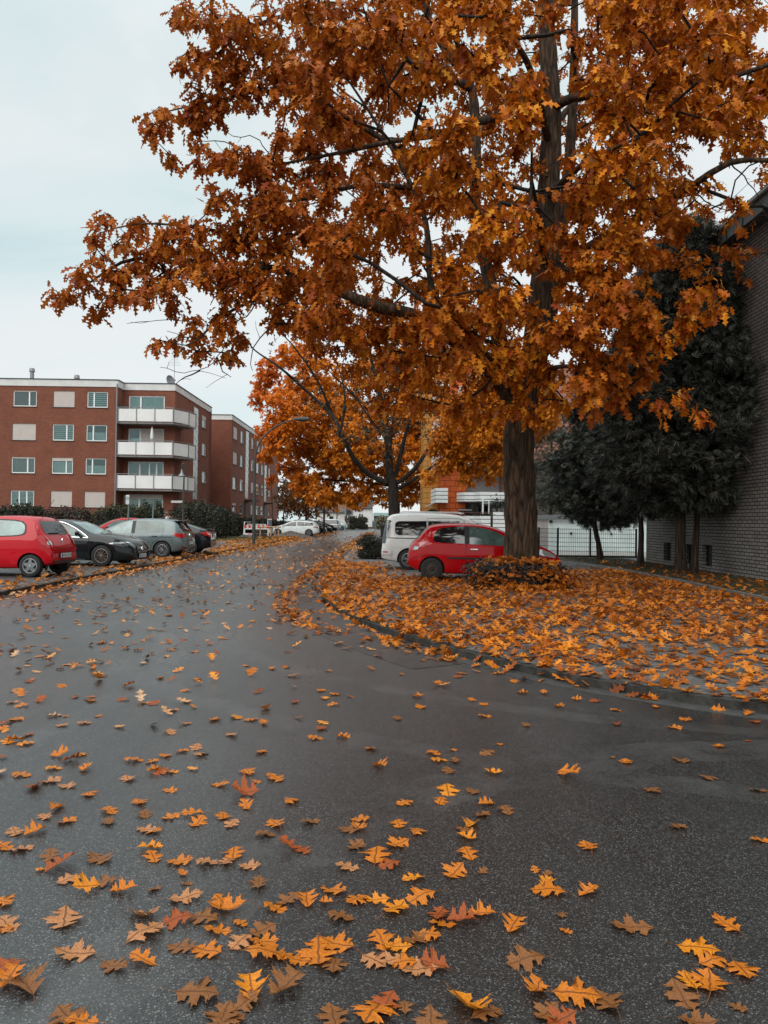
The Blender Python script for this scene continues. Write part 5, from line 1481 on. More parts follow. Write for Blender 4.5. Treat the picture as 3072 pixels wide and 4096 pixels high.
# green hall and fence right of the house
gh = thing('green_hall', 'low green roofed hall behind the far white house', 'building', (hx(1350), HY + 20, 0))
q_ = MB(gh.location); q_.box(hx(1075), hx(2300), HY + 18, HY + 26, -.2, hz(660)); q_.build('wall', MAT('grey green wall', (.13, .15, .14), .7), gh)
q_ = MB(gh.location); q_.add([(hx(1060), HY + 17.5, hz(655)), (hx(2350), HY + 17.5, hz(655)), (hx(2350), HY + 24, hz(540)), (hx(1060), HY + 24, hz(540))], [(0, 1, 2, 3)]); q_.build('roof', MAT('green sheet roof', (.10, .17, .155), .5), gh)
gf = thing('board_fence', 'dark green board fence beside the far white house', 'fence', (hx(1200), HY, 0))
q_ = MB(gf.location)
for k in range(24): q_.box(hx(1078) + .25 * k, hx(1078) + .25 * k + .235, HY - .02, HY + .02, .1, hz(850))
q_.build('boards', MAT('green boards', (.06, .10, .10), .6), gf)
lw = MB(); lw.box(-12, 12, 157.3, 159.2, -.05, .42); tag(lw.build('planting_bed', MAT('brown bed', (.085, .05, .036), .9, var=.5, scale=2), None), kind='structure')
tag(MB().box(-60, 40, 156.0, 157.2, -.03, .1).build('far_pavement', m_gut), kind='structure')
# ================================================================ cars
def paint(name, col, metal=.0, rough=.28, coat=1.0):
    m, t, p = nt(name)
    p.inputs['Base Color'].default_value = tuple(col) + (1,); p.inputs['Metallic'].default_value = metal
    v = coords(t)
    t.links.new(ramp(t, noise(t, v, 7, 5, .7), [(.35, (rough * .8,) * 3), (.7, (rough * 1.35,) * 3)]), p.inputs['Roughness'])
    p.inputs['Coat Weight'].default_value = coat * .7; p.inputs['Coat Roughness'].default_value = 0.03; p.inputs['Specular IOR Level'].default_value = .05
    dirt = ramp(t, noise(t, v, 3.2, 6, .7), [(.45, tuple(col)), (.8, tuple(c * .85 + .005 for c in col))])
    t.links.new(dirt, p.inputs['Base Color'])
    return m


m_tyre = MAT('tyre rubber', (0.014, 0.014, 0.0145), 0.75, var=.3, scale=20, bmp=.3, bscale=80)
m_rim = MAT('alloy silver', (0.42, 0.42, 0.43), 0.32, metal=.7, var=.08)
m_rimb = MAT('alloy bronze cut', (0.40, 0.34, 0.30), 0.3, metal=.7, var=.08)
m_rimd = MAT('wheel dark', (0.016, 0.016, 0.017), 0.5, var=.3)
m_steel = MAT('rusty steel wheel', (0.055, 0.043, 0.036), 0.6, metal=.3, var=.35, scale=14)
m_cov = MAT('wheel cover', (0.40, 0.41, 0.42), 0.38, metal=.35, var=.1)
m_trim = MAT('black trim', (0.012, 0.012, 0.013), 0.5, var=.2)
m_seam = MAT('panel gap', (0.006, 0.005, 0.005), 0.8, var=0)
m_chrome = MAT('chrome', (0.75, 0.76, 0.77), 0.12, metal=1.0, var=0)
m_red = MAT('red lamp', (0.42, 0.008, 0.012), 0.12, var=.15, scale=30, coat=1.0)
m_clear = MAT('clear lamp', (0.55, 0.57, 0.57), 0.1, metal=.55, var=.35, scale=22, coat=1.0)
m_smoke = MAT('smoked lamp', (0.07, 0.075, 0.08), 0.1, metal=.3, var=.6, scale=18, coat=1.0)
m_plate = MAT('number plate', (0.66, 0.65, 0.63), 0.4, var=.05)
m_blue = MAT('plate blue', (0.03, 0.09, 0.35), 0.4, var=0)
m_ink = MAT('plate lettering', (0.01, 0.01, 0.01), 0.5, var=0)
m_cglass = MAT('car glass', (0.075, 0.115, 0.105), 0.04, metal=.0, var=.55, scale=2.6, spec=.6, ior=1.6)
m_cdark = MAT('dark car glass', (0.010, 0.012, 0.013), 0.04, var=.3, scale=3, spec=.6, ior=1.6)
m_cscreen = MAT('windscreen glass', (0.13, 0.20, 0.19), 0.05, var=.6, scale=2.4, spec=.7, ior=1.65)


def chaikin(P, n=2):
    P = [tuple(p) for p in P]
    for _ in range(n):
        Q = [P[0]]
        for a, b in zip(P[:-1], P[1:]):
            Q += [tuple(.75 * x + .25 * y for x, y in zip(a, b)), tuple(.25 * x + .75 * y for x, y in zip(a, b))]
        P = Q + [P[-1]]
    return P


class Shell:
    """car skin as an analytic loft: x forward from the rear bumper, y to the left, z up"""
    def __init__(s, L, W, top, belt, bot, rear=(.55, .16), front=(.75, .22), tumble=.42, round_=.09, flank=.0):
        s.L, s.W, s.rear, s.front, s.tumble, s.round = L, W, rear, front, tumble, round_
        c = chaikin(top, 2); s.tx, s.tz = [p[0] for p in c], [p[1] for p in c]
        c = chaikin(belt, 1); s.bx, s.bz = [p[0] for p in c], [p[1] for p in c]
        c = chaikin(bot, 1); s.ox, s.oz = [p[0] for p in c], [p[1] for p in c]

    def half(s, x):
        w = 1.0
        if x < s.rear[0]: w -= s.rear[1] * ((s.rear[0] - x) / s.rear[0]) ** 2.6
        if x > s.L - s.front[0]: w -= s.front[1] * ((x - s.L + s.front[0]) / s.front[0]) ** 2.6
        return s.W / 2 * w

    def sec(s, x):
        w = s.half(x); zt = float(np.interp(x, s.tx, s.tz)); zb = float(np.interp(x, s.ox, s.oz)); be = min(float(np.interp(x, s.bx, s.bz)), zt - .07)
        be = max(be, zb + .12)
        zt = max(zt, be + .05)
        h = zt - be; r = min(s.round, .55 * h); yb = .962 * w; yr = yb - s.tumble * max(0, h - r) ** 1.12
        return [(0, zb), (.82 * w, zb), (.93 * w, zb + .03), (.975 * w, zb + .10), (.995 * w, zb + .38 * (be - zb)), (w, zb + .62 * (be - zb)), (.988 * w, be - .09), (yb, be),
                ((yb + yr) / 2 + .012 * min(1, h * 3), be + .5 * (h - r)), (yr, zt - r), (yr - .30 * r, zt - .38 * r), (yr - .85 * r, zt - .08 * r), (yr * .5, zt + .016), (0, zt + .022)]

    def ys(s, x, z):
        p = s.sec(min(max(x, 0), s.L))
        if z > p[-1][1] or z < p[1][1]: return -1.0
        return float(np.interp(z, [q[1] for q in p[1:]], [q[0] for q in p[1:]]))

    def ysafe(s, x, z):
        p = s.sec(min(max(x, 0), s.L))
        return float(np.interp(min(max(z, p[1][1] + .001), p[-2][1]), [q[1] for q in p[1:]], [q[0] for q in p[1:]]))

    def xs(s, y, z, front=False):
        y = abs(y)
        a, b = (s.L + .01, s.L * .45) if front else (-.01, s.L * .55)
        if s.ys(b, z) < y: return b
        for k in range(1, 61):
            x = a + (b - a) * k / 60
            if s.ys(x, z) >= y: break
        lo, hi = a + (b - a) * (k - 1) / 60, x
        for _ in range(14):
            m = (lo + hi) / 2
            if s.ys(m, z) >= y: hi = m
            else: lo = m
        return hi


class Car:
    def __init__(s, name, label, cat, shell, mat, wheels, R, loc, rotz, rim='five', arch=1.14, group=None, tw=.2):
        s.S, s.L = shell, shell.L
        s.root = thing(name, label, cat, loc, rotz, group)
        S = shell; L = S.L
        xs = np.unique(np.round(np.concatenate([np.linspace(0, .35, 12), np.linspace(.35, L - .4, 56), np.linspace(L - .4, L, 12)]), 4))
        vs, fs = [], []
        for x in xs:
            p = S.sec(x); ring = [(x - L / 2, y, z) for y, z in p] + [(x - L / 2, -y, z) for y, z in p[-2:0:-1]]
            vs += ring
        n = len(ring)
        for i in range(len(xs) - 1):
            for k in range(n): fs.append((i * n + k, i * n + (k + 1) % n, (i + 1) * n + (k + 1) % n, (i + 1) * n + k))
        fs.append(tuple(range(n))[::-1]); fs.append(tuple(range((len(xs) - 1) * n, len(xs) * n)))
        mb = MB(); mb.add(vs, fs)
        body = mb.build('body', mat, s.root)
        bm = bmesh.new(); bm.from_mesh(body.data); bmesh.ops.recalc_face_normals(bm, faces=bm.faces); bm.to_mesh(body.data); bm.free()
        # wheel arches: trim the skin to a round opening, then line it
        bm = bmesh.new(); bm.from_mesh(body.data)
        ra = R * arch
        for wx in wheels:
            cx = wx - L / 2
            near = lambda f: (lambda p: abs(p.y) > S.W / 2 - .34 and abs(p.x - cx) < ra + .12 and p.z < R + ra + .12)(f.calc_center_median())
            nn = 18
            for k in range(nn + 1):
                an = -.25 + (pi + .5) * k / nn
                fs_ = [f for f in bm.faces if near(f)]
                geom = list({v for f in fs_ for v in f.verts}) + list({e for f in fs_ for e in f.edges}) + fs_
                no = Vector((cos(an), 0, sin(an)))
                bmesh.ops.bisect_plane(bm, geom=geom, plane_co=Vector((cx, 0, R)) + no * ra, plane_no=no, dist=1e-5)
            dead = []
            for f in bm.faces:
                p = f.calc_center_median()
                if abs(p.y) > S.W / 2 - .33 and all((p.x - cx) * cos(-.25 + (pi + .5) * k / nn) + (p.z - R) * sin(-.25 + (pi + .5) * k / nn) < ra for k in range(nn + 1)): dead.append(f)
            bmesh.ops.delete(bm, geom=dead, context='FACES')
        bm.to_mesh(body.data); bm.free()
        me = body.data
        me.polygons.foreach_set('use_smooth', [True] * len(me.polygons)); me.set_sharp_from_angle(angle=radians(32))
        for wx in wheels:
            for sg in (1, -1):
                ln = MB()
                rows = [[], [], []]
                for k in range(25):
                    an = -.35 + (pi + .7) * k / 24; x, z = wx + ra * 1.005 * cos(an), R + ra * 1.005 * sin(an)
                    ye = max(s.S.ysafe(x, z), S.W / 2 - .2) - .004
                    rows[0].append((x - L / 2, sg * ye, z)); rows[1].append((x - L / 2, sg * (S.W / 2 - .32), z)); rows[2].append((wx - L / 2, sg * (S.W / 2 - .32), R))
                ln.grid(rows); ln.build('arch_liner', m_trim, s.root)
        s.body = body
        for wx in wheels:
            for sg in (1, -1): s.wheel(wx - L / 2, sg * (S.W / 2 - .015), R, rim, sg, tw)

    def wheel(s, x, y, R, rim, sg, tw):
        pv = pivot('wheel', s.root, (x, y, R))
        i = -sg
        t = MB(); t.lathe([(.62 * R, i * tw), (.72 * R, i * (tw + .005)), (.93 * R, i * tw), (R, i * (tw - .04)), (R, i * .035), (.955 * R, i * .008), (.88 * R, 0), (.70 * R, i * -.004), (.655 * R, i * .012), (.645 * R, i * .05)], 32, 'y')
        t.build('tyre', m_tyre, pv, smooth=40)
        r = MB(); q = .66 * R
        mats = [m_rim, m_rimd]
        if rim == 'steel': mats = [m_steel, m_rimd]
        if rim == 'cover': mats = [m_cov, m_rimd]
        if rim == 'multi': mats = [m_rimb, m_rimd]
        r.cur = 1; r.lathe([(0, i * .075), (q, i * .06), (q, i * .16)], 28, 'y')
        r.cur = 0; r.lathe([(q, i * .012), (q * .93, i * .010), (q * .90, i * .03), (q * .92, i * .07)], 28, 'y')
        def spoke(a0, a1, w0, w1, r0=.14, r1=.92, d0=.02, d1=.028):
            p0 = Vector((cos(a0) * q * r0, i * d0, sin(a0) * q * r0)); p1 = Vector((cos(a1) * q * r1, i * d1, sin(a1) * q * r1))
            sd = Vector((0, 1, 0)).cross((p1 - p0).normalized()); dn = Vector((0, i * .035, 0))
            vs = [p0 - sd * w0 / 2, p0 + sd * w0 / 2, p1 + sd * w1 / 2, p1 - sd * w1 / 2]; vs += [v + dn for v in vs]
            r.add(vs, [(0, 1, 2, 3), (3, 2, 1, 0), (0, 4, 5, 1), (1, 5, 6, 2), (2, 6, 7, 3), (3, 7, 4, 0)])
        if rim == 'cover':
            for k in range(5): a = pi / 2 + k * 2 * pi / 5; spoke(a, a, q * .62, q * .30)
            for k in range(5): a = pi / 2 + pi / 5 + k * 2 * pi / 5; spoke(a, a, q * .2, q * .12, .2, .5, .03, .045)
        elif rim == 'multi':
            for k in range(20): a = k * 2 * pi / 20 + .05; spoke(a, a + (.09 if k % 2 else -.09), q * .06, q * .05)
        elif rim == 'turbine':
            for k in range(10): a = k * 2 * pi / 10; spoke(a, a + .38, q * .10, q * .17)
        elif rim == 'steel':
            r.lathe([(0, i * .05), (q * .18, i * .05), (q * .30, i * .025), (q * .52, i * .04), (q * .62, i * .028), (q * .88, i * .045), (q * .93, i * .012)], 28, 'y')
            r.cur = 1
            for k in range(16):
                a = k * 2 * pi / 16; c = Vector((cos(a) * q * .74, i * .026, sin(a) * q * .74)); r.lathe([(0, i * .0), (.016, i * .0), (.016, i * .012)], 8, 'y', c)
            r.cur = 0
        else:
            for k in range(5):
                a = pi / 2 + k * 2 * pi / 5; spoke(a - .10, a - .20, q * .12, q * .11); spoke(a + .10, a + .20, q * .12, q * .11)
        r.lathe([(0, i * .008), (q * .13, i * .010), (q * .17, i * .03), (q * .17, i * .07)], 16, 'y')
        r.build('rim', mats, pv, smooth=35)

    # patches that lie on the skin --------------------------------------
    def side(s, name, prof, mat, off=.006, nx=22, nz=6, sides=(1, -1), parent=None, mb=None, two=True):
        """prof: (x, z low, z high) along the flank; one mesh per flank"""
        P = np.array(prof, float); X = np.unique(np.concatenate([np.linspace(P[0, 0], P[-1, 0], nx), P[:, 0]]))
        lo, hi = np.interp(X, P[:, 0], P[:, 1]), np.interp(X, P[:, 0], P[:, 2])
        o = None
        for sg in sides:
            m = MB(); rows = []
            for j in range(nz + 1):
                row = []
                for x, a, b in zip(X, lo, hi):
                    z = a + (b - a) * j / nz; row.append((x - s.L / 2, sg * (s.S.ysafe(x, z) + off), z))
                rows.append(row if sg < 0 else row[::-1])
            m.grid(rows)
            o = m.build(name, mat, parent or s.root, smooth=60)
        return o

    def line(s, pts, name='door_seam', w=.010, mat=None, off=.003, sides=(1, -1)):
        """thin line on the flank through (x, z) points"""
        P = smooth_path([(x, z, 0) for x, z in pts], .06)
        for sg in sides:
            m = MB(); rows = [[], []]
            T = np.gradient(P, axis=0)
            for p, t in zip(P, T):
                t = t / (np.linalg.norm(t) + 1e-9); nx_, nz_ = -t[1], t[0]
                for r, k in ((0, -1), (1, 1)):
                    x, z = p[0] + nx_ * w / 2 * k, p[1] + nz_ * w / 2 * k
                    rows[r].append((x - s.L / 2, sg * (s.S.ysafe(x, z) + off), z))
            if sg > 0: rows = rows[::-1]
            m.grid(rows); m.build(name, mat or m_seam, s.root)

    def end(s, name, rows_, mat, front=False, off=.008, ny=16, parent=None, nz=None, side=None):
        """rows_: (z, y low, y high) bottom to top, on the front or rear skin"""
        R_ = np.array(rows_, float); nz = nz or max(4, 3 * len(R_)); Zs = np.unique(np.concatenate([np.linspace(R_[0, 0], R_[-1, 0], nz), R_[:, 0]]))
        g = []
        for z in Zs:
            a, b = np.interp(z, R_[:, 0], R_[:, 1]), np.interp(z, R_[:, 0], R_[:, 2]); row = []
            for j in range(ny + 1):
                y = a + (b - a) * j / ny; x = s.S.xs(y, z, front); row.append((x - s.L / 2 + (off if front else -off), y, z + off * .3))
            g.append(row if front else row[::-1])
        m = MB(); m.grid(g)
        return m.build(name, mat, parent or s.root, smooth=60)

    def plate(s, z, text, front=False, off=.03, w=.52, h=.115):
        x = (s.S.xs(0, z, front) - s.L / 2) + (off if front else -off)
        b = MB(); b.box(x - .008, x + .008, -w / 2, w / 2, z - h / 2, z + h / 2); pl = b.build('number_plate', m_plate, s.root)
        sx = 1 if front else -1
        e = MB(); y0, y1 = (-w / 2, -w / 2 + .045) if front else (w / 2 - .045, w / 2)
        e.box(x + sx * .0085 - .0005, x + sx * .0085 + .0005, min(y0, y1), max(y0, y1), z - h / 2, z + h / 2); e.build('plate_band', m_blue, pl)
        M = Matrix.Translation((x + sx * .0095, -.02 * sx * -1, z)) @ Matrix.Rotation(pi / 2 * sx, 4, 'Z') @ Matrix.Rotation(pi / 2, 4, 'X')
        text_part(text, .098, m_ink, 'plate_lettering', pl, M)
        f = MB(); f.box(x - sx * .012 - .004, x - sx * .012 + .004, -w / 2 - .02, w / 2 + .02, z - h / 2 - .02, z + h / 2 + .02); f.build('plate_holder', m_trim, s.root)

    def mirror(s, x, z, mat, d=.2):
        for sg in (1, -1):
            y = s.S.ysafe(x, z)
            m = MB(); rows = []
            for u, sc in ((0, .35), (.08, .8), (.2, 1), (.8, 1), (.93, .8), (1, .4)):
                rows.append([(x - s.L / 2 + .055 * sc * cos(a) + .03 * u, sg * (y + .02 + d * u), z + .03 + .072 * sc * sin(a)) for a in np.linspace(0, 2 * pi, 13)])
            if sg < 0: rows = [r[::-1] for r in rows]
            m.grid(rows); m.build('wing_mirror', mat, s.root, smooth=50)

    def handle(s, x, z, mat, w=.2):
        for sg in (1, -1):
            y = s.S.ysafe(x, z); m = MB()
            c = Vector((x - s.L / 2, sg * (y + .018), z)); m.box(c.x - w / 2, c.x + w / 2, c.y - .012, c.y + .012, c.z - .016, c.z + .016)
            m.build('door_handle', mat, s.root, bevel=.006)

    def wiper(s, z0, z1, y0, y1):
        m = MB(); pts = []
        for t in np.linspace(0, 1, 6):
            y = y0 + (y1 - y0) * t; z = z0 + (z1 - z0) * t; pts.append((s.S.xs(y, z) - s.L / 2 - .03, y, z))
        m.tube(pts, [.014] * 6, 5); m.build('wiper', m_trim, s.root)


def place(L, gx, gy, wheel_x, W, rotz, z=VZ, side=-1):
    """root location so that the tyre contact of the wheel at wheel_x on the given flank stands at (gx, gy)"""
    lx, ly = wheel_x - L / 2, side * W / 2
    c, s_ = cos(rotz), sin(rotz)
    return (gx - (c * lx - s_ * ly), gy - (s_ * lx + c * ly), z)


def zz8(x, y): return (1500 + x * .5425) / 1.85172, (1850 + y * .5425) / 1.85172
p_red = paint('red car paint', (0.44, 0.002, 0.006), rough=.3)
p_red2 = paint('bright red car paint', (0.48, 0.002, 0.010), rough=.3)
p_white = paint('white van paint', (0.70, 0.69, 0.68), rough=.3)
p_white2 = paint('white car paint', (0.74, 0.79, 0.79), rough=.25)
p_black = paint('black car paint', (0.008, 0.010, 0.012), rough=.3)
p_grey = paint('grey car paint', (0.14, 0.17, 0.175), metal=.35, rough=.28)
p_silver = paint('silver car paint', (0.42, 0.46, 0.47), metal=.5, rough=.3)
p_mint = paint('pale silver car paint', (0.40, 0.50, 0.50), metal=.4, rough=.3)

# ---- red three-door hatchback behind the oak
L, W = 4.03, 1.72
sh = Shell(L, W, [(0, .60), (.015, .72), (.05, .88), (.20, 1.03), (.30, 1.12), (.52, 1.38), (.72, 1.445), (1.2, 1.475), (1.65, 1.48), (2.1, 1.44), (2.55, 1.29), (2.95, 1.09), (3.15, 1.01), (3.45, .93), (3.72, .81), (3.9, .69), (4.0, .58), (4.03, .50)],
           [(0, .62), (.3, .99), (.6, .985), (1.4, .955), (2.6, .91), (3.1, .90), (3.6, .80), (4.03, .5)], [(0, .36), (.35, .20), (.8, .17), (3.2, .17), (3.7, .2), (4.03, .27)], rear=(.7, .20), front=(.95, .30), tumble=.46)
g = gnd(*zz8(417, 868), VZ)
c = Car('parked_car', 'bright red three door hatchback parked behind the oak trunk', 'car', sh, p_red, (.62, 3.19), .295, place(L, g.x, g.y, .62, W, radians(-1.5)), radians(-1.5), 'steel')
c.side('side_window', [(.66, 1.02, 1.10), (.70, 1.00, 1.24), (.80, .985, 1.345), (1.0, .975, 1.385), (1.2, .972, 1.40), (1.47, .962, 1.408)], m_cdark)
c.side('side_window', [(1.60, .955, 1.41), (1.8, .945, 1.40), (2.1, .935, 1.35), (2.35, .925, 1.26), (2.6, .915, 1.12), (2.78, .91, .96)], m_cglass)
c.side('window_pillar', [(1.47, .958, 1.41), (1.60, .953, 1.412)], m_trim, .005)
c.line([(1.52, .95), (1.50, .7), (1.52, .5), (1.62, .26)]); c.line([(2.86, .9), (2.88, .6), (2.84, .3)]); c.line([(.30, .6), (.55, .72), (.4, .98)], w=.006)
c.side('rub_strip', [(1.02, .575, .585), (1.06, .565, .61), (1.5, .56, .61), (2.7, .555, .60), (2.74, .56, .59)], m_trim, .016)
c.side('tail_light', [(.085, .80, .86), (.13, .775, .93), (.22, .79, .985), (.34, .88, .995), (.46, .975, 1.0)], m_red, .01)
c.end('tail_light', [(.76, -.78, -.66), (.86, -.80, -.58), (.98, -.80, -.66)], m_red); c.end('tail_light', [(.76, .66, .78), (.86, .58, .80), (.98, .66, .80)], m_red)
c.side('reversing_lamp', [(.13, .80, .81), (.17, .785, .88), (.24, .80, .875), (.28, .85, .86)], m_clear, .014)
c.side('headlight', [(3.16, .80, .815), (3.3, .74, .865), (3.5, .685, .835), (3.7, .64, .765), (3.85, .62, .68)], m_clear, .012)
c.side('fuel_flap', [(.52, .70, .84), (.535, .69, .85), (.68, .69, .85), (.695, .70, .84)], p_red, .006)
c.end('rear_window', [(1.06, -.60, .60), (1.2, -.57, .57), (1.36, -.50, .50)], m_cscreen); c.end('windscreen', [(1.03, -.66, .66), (1.2, -.60, .60), (1.40, -.50, .50)], m_cscreen, True)
c.end('number_plate', [(.50, -.26, .26), (.61, -.26, .26)], m_plate); c.end('grille', [(.34, -.5, .5), (.46, -.55, .55)], m_trim, True)
c.handle(1.72, .815, m_chrome, .2); c.mirror(2.6, .95, m_trim)
c.side('bumper_seam', [(.02, .575, .583), (.28, .585, .593)], m_seam, .004)

# ---- white van-like people carrier beside it
L, W = 4.5, 1.80
sh = Shell(L, W, [(0, .60), (.015, .8), (.03, 1.0), (.07, 1.35), (.14, 1.62), (.28, 1.73), (.6, 1.775), (1.5, 1.79), (2.3, 1.765), (2.75, 1.66), (3.2, 1.37), (3.5, 1.20), (3.75, 1.10), (4.1, 1.0), (4.35, .86), (4.47, .68), (4.5, .55)],
           [(0, .62), (.2, 1.08), (1, 1.07), (2.5, 1.05), (3.4, 1.03), (3.9, .92), (4.5, .55)], [(0, .34), (.3, .25), (1, .2), (3.6, .2), (4.5, .25)], rear=(.35, .07), front=(.9, .25), tumble=.26, round_=.13)
g = gnd(*zz8(245, 790), VZ)
c = Car('parked_van', 'white people carrier van parked behind the red hatchback', 'van', sh, p_white, (.86, 3.6), .32, place(L, g.x, g.y, .86, W, radians(-3)), radians(-3), 'twin', tw=.2)
c.side('side_window', [(.42, 1.17, 1.44), (.46, 1.12, 1.50), (.55, 1.09, 1.53), (1.42, 1.085, 1.54)], m_cdark); c.side('side_window', [(1.47, 1.085, 1.54), (2.4, 1.08, 1.53), (2.5, 1.12, 1.49)], m_cdark)
c.side('side_window', [(2.72, 1.08, 1.50), (2.85, 1.07, 1.47), (3.2, 1.06, 1.24), (3.35, 1.06, 1.11)], m_cdark)
c.side('rail', [(.20, .985, 1.01), (1.42, .975, 1.00)], m_trim, .008, nz=2)
c.line([(1.44, 1.62), (1.44, .9), (1.46, .3)]); c.line([(1.44, 1.63), (2.5, 1.62), (2.58, 1.4), (2.56, .9), (2.5, .3)]); c.line([(2.62, 1.58), (2.62, .9), (2.66, .3)])
c.end('tail_light', [(.82, .74, .85), (1.0, .74, .86), (1.5, .70, .80), (1.56, .69, .76)], m_smoke, off=.012); c.end('tail_light', [(.82, -.85, -.74), (1.0, -.86, -.74), (1.5, -.80, -.70), (1.56, -.76, -.69)], m_smoke, off=.012)
c.side('tail_light', [(.025, .84, .9), (.05, .82, 1.4), (.10, .82, 1.52), (.13, .86, 1.56)], m_smoke, .01)
c.end('rear_window', [(1.12, -.68, .68), (1.5, -.62, .62)], m_cdark); c.end('windscreen', [(1.22, -.7, .7), (1.6, -.6, .6)], m_cscreen, True); c.end('number_plate', [(.78, -.26, .26), (.9, -.26, .26)], m_plate)
c.side('headlight', [(3.75, .8, .82), (4.0, .74, .90), (4.3, .70, .84)], m_clear, .012); c.mirror(3.2, 1.1, p_white)
rr = MB()
for sg in (1, -1): rr.tube([(-1.7, sg * .62, 1.80), (-1.6, sg * .62, 1.835), (.2, sg * .62, 1.835), (.35, sg * .62, 1.80)], [.018] * 4, 6)
rr.build('roof_rail', p_white, c.root)
c.side('rear_bumper', [(.005, .48, .60), (.02, .47, .63), (.30, .47, .63), (.33, .48, .60)], p_white, .03)
c.side('reflector', [(.04, .53, .57), (.2, .53, .57)], m_red, .035, nz=1)

# ---- red hatchback at the left edge
def zt3(x, y): return x * .25316 / 1.85172, (1980 + y * .25316) / 1.85172
L, W = 3.6, 1.655
sh = Shell(L, W, [(0, .58), (.012, .70), (.05, .80), (.12, .93), (.21, 1.04), (.36, 1.30), (.50, 1.455), (.68, 1.50), (1.2, 1.52), (1.7, 1.50), (2.2, 1.36), (2.7, 1.08), (2.95, 1.0), (3.3, .90), (3.5, .74), (3.6, .52)],
           [(0, .6), (.22, 1.01), (.8, 1.0), (2, .96), (2.8, .92), (3.2, .82), (3.6, .5)], [(0, .33), (.3, .26), (.8, .2), (2.9, .2), (3.6, .26)], rear=(.75, .21), front=(.8, .26), tumble=.40, round_=.12)
g = gnd(*zt3(462, 1300), VZ)
RT = radians(180 - 4)
c = Car('parked_car', 'shiny red small hatchback showing its rear at the left edge', 'car', sh, p_red2, (.50, 2.87), .285, place(L, g.x, g.y, .50, W, RT, side=1), RT, 'cover')
c.side('side_window', [(.63, 1.10, 1.22), (.67, 1.06, 1.32), (.78, 1.03, 1.40), (1.0, 1.01, 1.43), (1.4, 1.0, 1.445), (1.62, .995, 1.44)], m_trim, .005)
c.side('side_window', [(.67, 1.12, 1.22), (.71, 1.08, 1.31), (.80, 1.055, 1.37), (1.0, 1.035, 1.40), (1.4, 1.02, 1.415), (1.58, 1.015, 1.41)], m_cscreen, .010)
c.side('side_window', [(1.70, 1.0, 1.43), (2.0, .98, 1.36), (2.4, .95, 1.16), (2.55, .95, 1.04)], m_cglass)
c.line([(1.66, 1.42), (1.66, .9), (1.70, .4), (1.78, .26)]); c.line([(.47, 1.44), (.40, 1.2), (.30, 1.02)], w=.012)
c.side('rub_strip', [(1.42, .535, .545), (1.46, .525, .575), (2.55, .52, .57)], m_trim, .015)
c.end('rear_window', [(1.06, -.50, .50), (1.12, -.58, .58), (1.3, -.56, .56), (1.37, -.52, .52), (1.40, -.46, .46)], m_cdark, ny=22)
for sg in (1, -1):
    yy = lambda a, b: (a, b) if sg > 0 else (-b, -a)
    c.end('tail_light', [(.735, *yy(.60, .70)), (.80, *yy(.57, .745)), (.90, *yy(.57, .765)), (.99, *yy(.60, .765)), (1.04, *yy(.66, .76))], m_red, off=.012)
    c.end('reversing_lamp', [(.80, *yy(.60, .68)), (.83, *yy(.585, .70)), (.87, *yy(.585, .70)), (.90, *yy(.60, .69))], m_clear, off=.022)
c.side('tail_light', [(.10, .80, .86), (.16, .78, .94), (.25, .85, 1.03), (.34, .98, 1.05)], m_red, .012)
c.end('boot_lower_line', [(.705, -.52, .52), (.72, -.52, .52)], m_seam, off=.004, nz=2)  # thin dark line across the tail along the boot's lower edge
for sg in (1, -1): c.end('boot_seam', [(.71, sg * .53 - .006, sg * .53 + .006), (.9, sg * .56 - .006, sg * .56 + .006), (1.03, sg * .60 - .006, sg * .60 + .006)], m_seam, off=.004, ny=1)
c.end('bumper_ledge', [(.655, -.60, .60), (.70, -.62, .62)], p_red2, off=.035)
c.plate(.53, 'HAM SZ 510', off=.03); c.wiper(1.10, 1.10, .42, -.08)
em = MB(); xx = c.S.xs(0, .90) - L / 2 - .02
for s0 in (1, -1):
    em.bar((xx, 0, .955), (xx, s0 * .030, .895), .016); em.bar((xx, s0 * .030, .895), (xx, 0, .835), .016)
em.build('emblem', m_chrome, c.root)
ae = MB(); ae.tube([(-L / 2 + .62, 0, 1.5), (-L / 2 + .30, 0, 1.98)], [.010, .005], 6); ae.build('aerial', m_trim, c.root)
c.end('lower_rear_strip', [(.335, -.55, .55), (.40, -.6, .6)], m_trim, off=.012)  # black trim strip low on the rear bumper
c.handle(1.80, .86, p_red2); c.mirror(2.5, 1.0, p_red2); c.end('windscreen', [(1.04, -.6, .6), (1.42, -.5, .5)], m_cscreen, True)

# ---- black saloon coupe nosing in from the left
def zz1(x, y): return x * .42194 / 1.85172, (1430 + y * .42194) / 1.85172
L, W = 4.66, 1.83
sh = Shell(L, W, [(0, .55), (.02, .8), (.1, .98), (.5, 1.06), (.9, 1.17), (1.5, 1.37), (2.0, 1.43), (2.4, 1.415), (2.85, 1.26), (3.25, 1.04), (3.45, .985), (3.9, .94), (4.3, .85), (4.52, .74), (4.63, .60), (4.66, .50)],
           [(0, .6), (.4, .93), (2, .93), (3.3, .885), (3.9, .84), (4.66, .5)], [(0, .3), (.5, .19), (3.7, .17), (4.3, .17), (4.66, .2)], rear=(.6, .18), front=(1.0, .30), tumble=.45)
g = gnd(*zz1(955, 1982), VZ)
c = Car('parked_car', 'black low coupe saloon with bronze multi spoke wheels next to the red hatchback', 'car', sh, p_black, (.92, 3.73), .335, place(L, g.x, g.y, 3.73, W, radians(-5)), radians(-5), 'multi', arch=1.08)
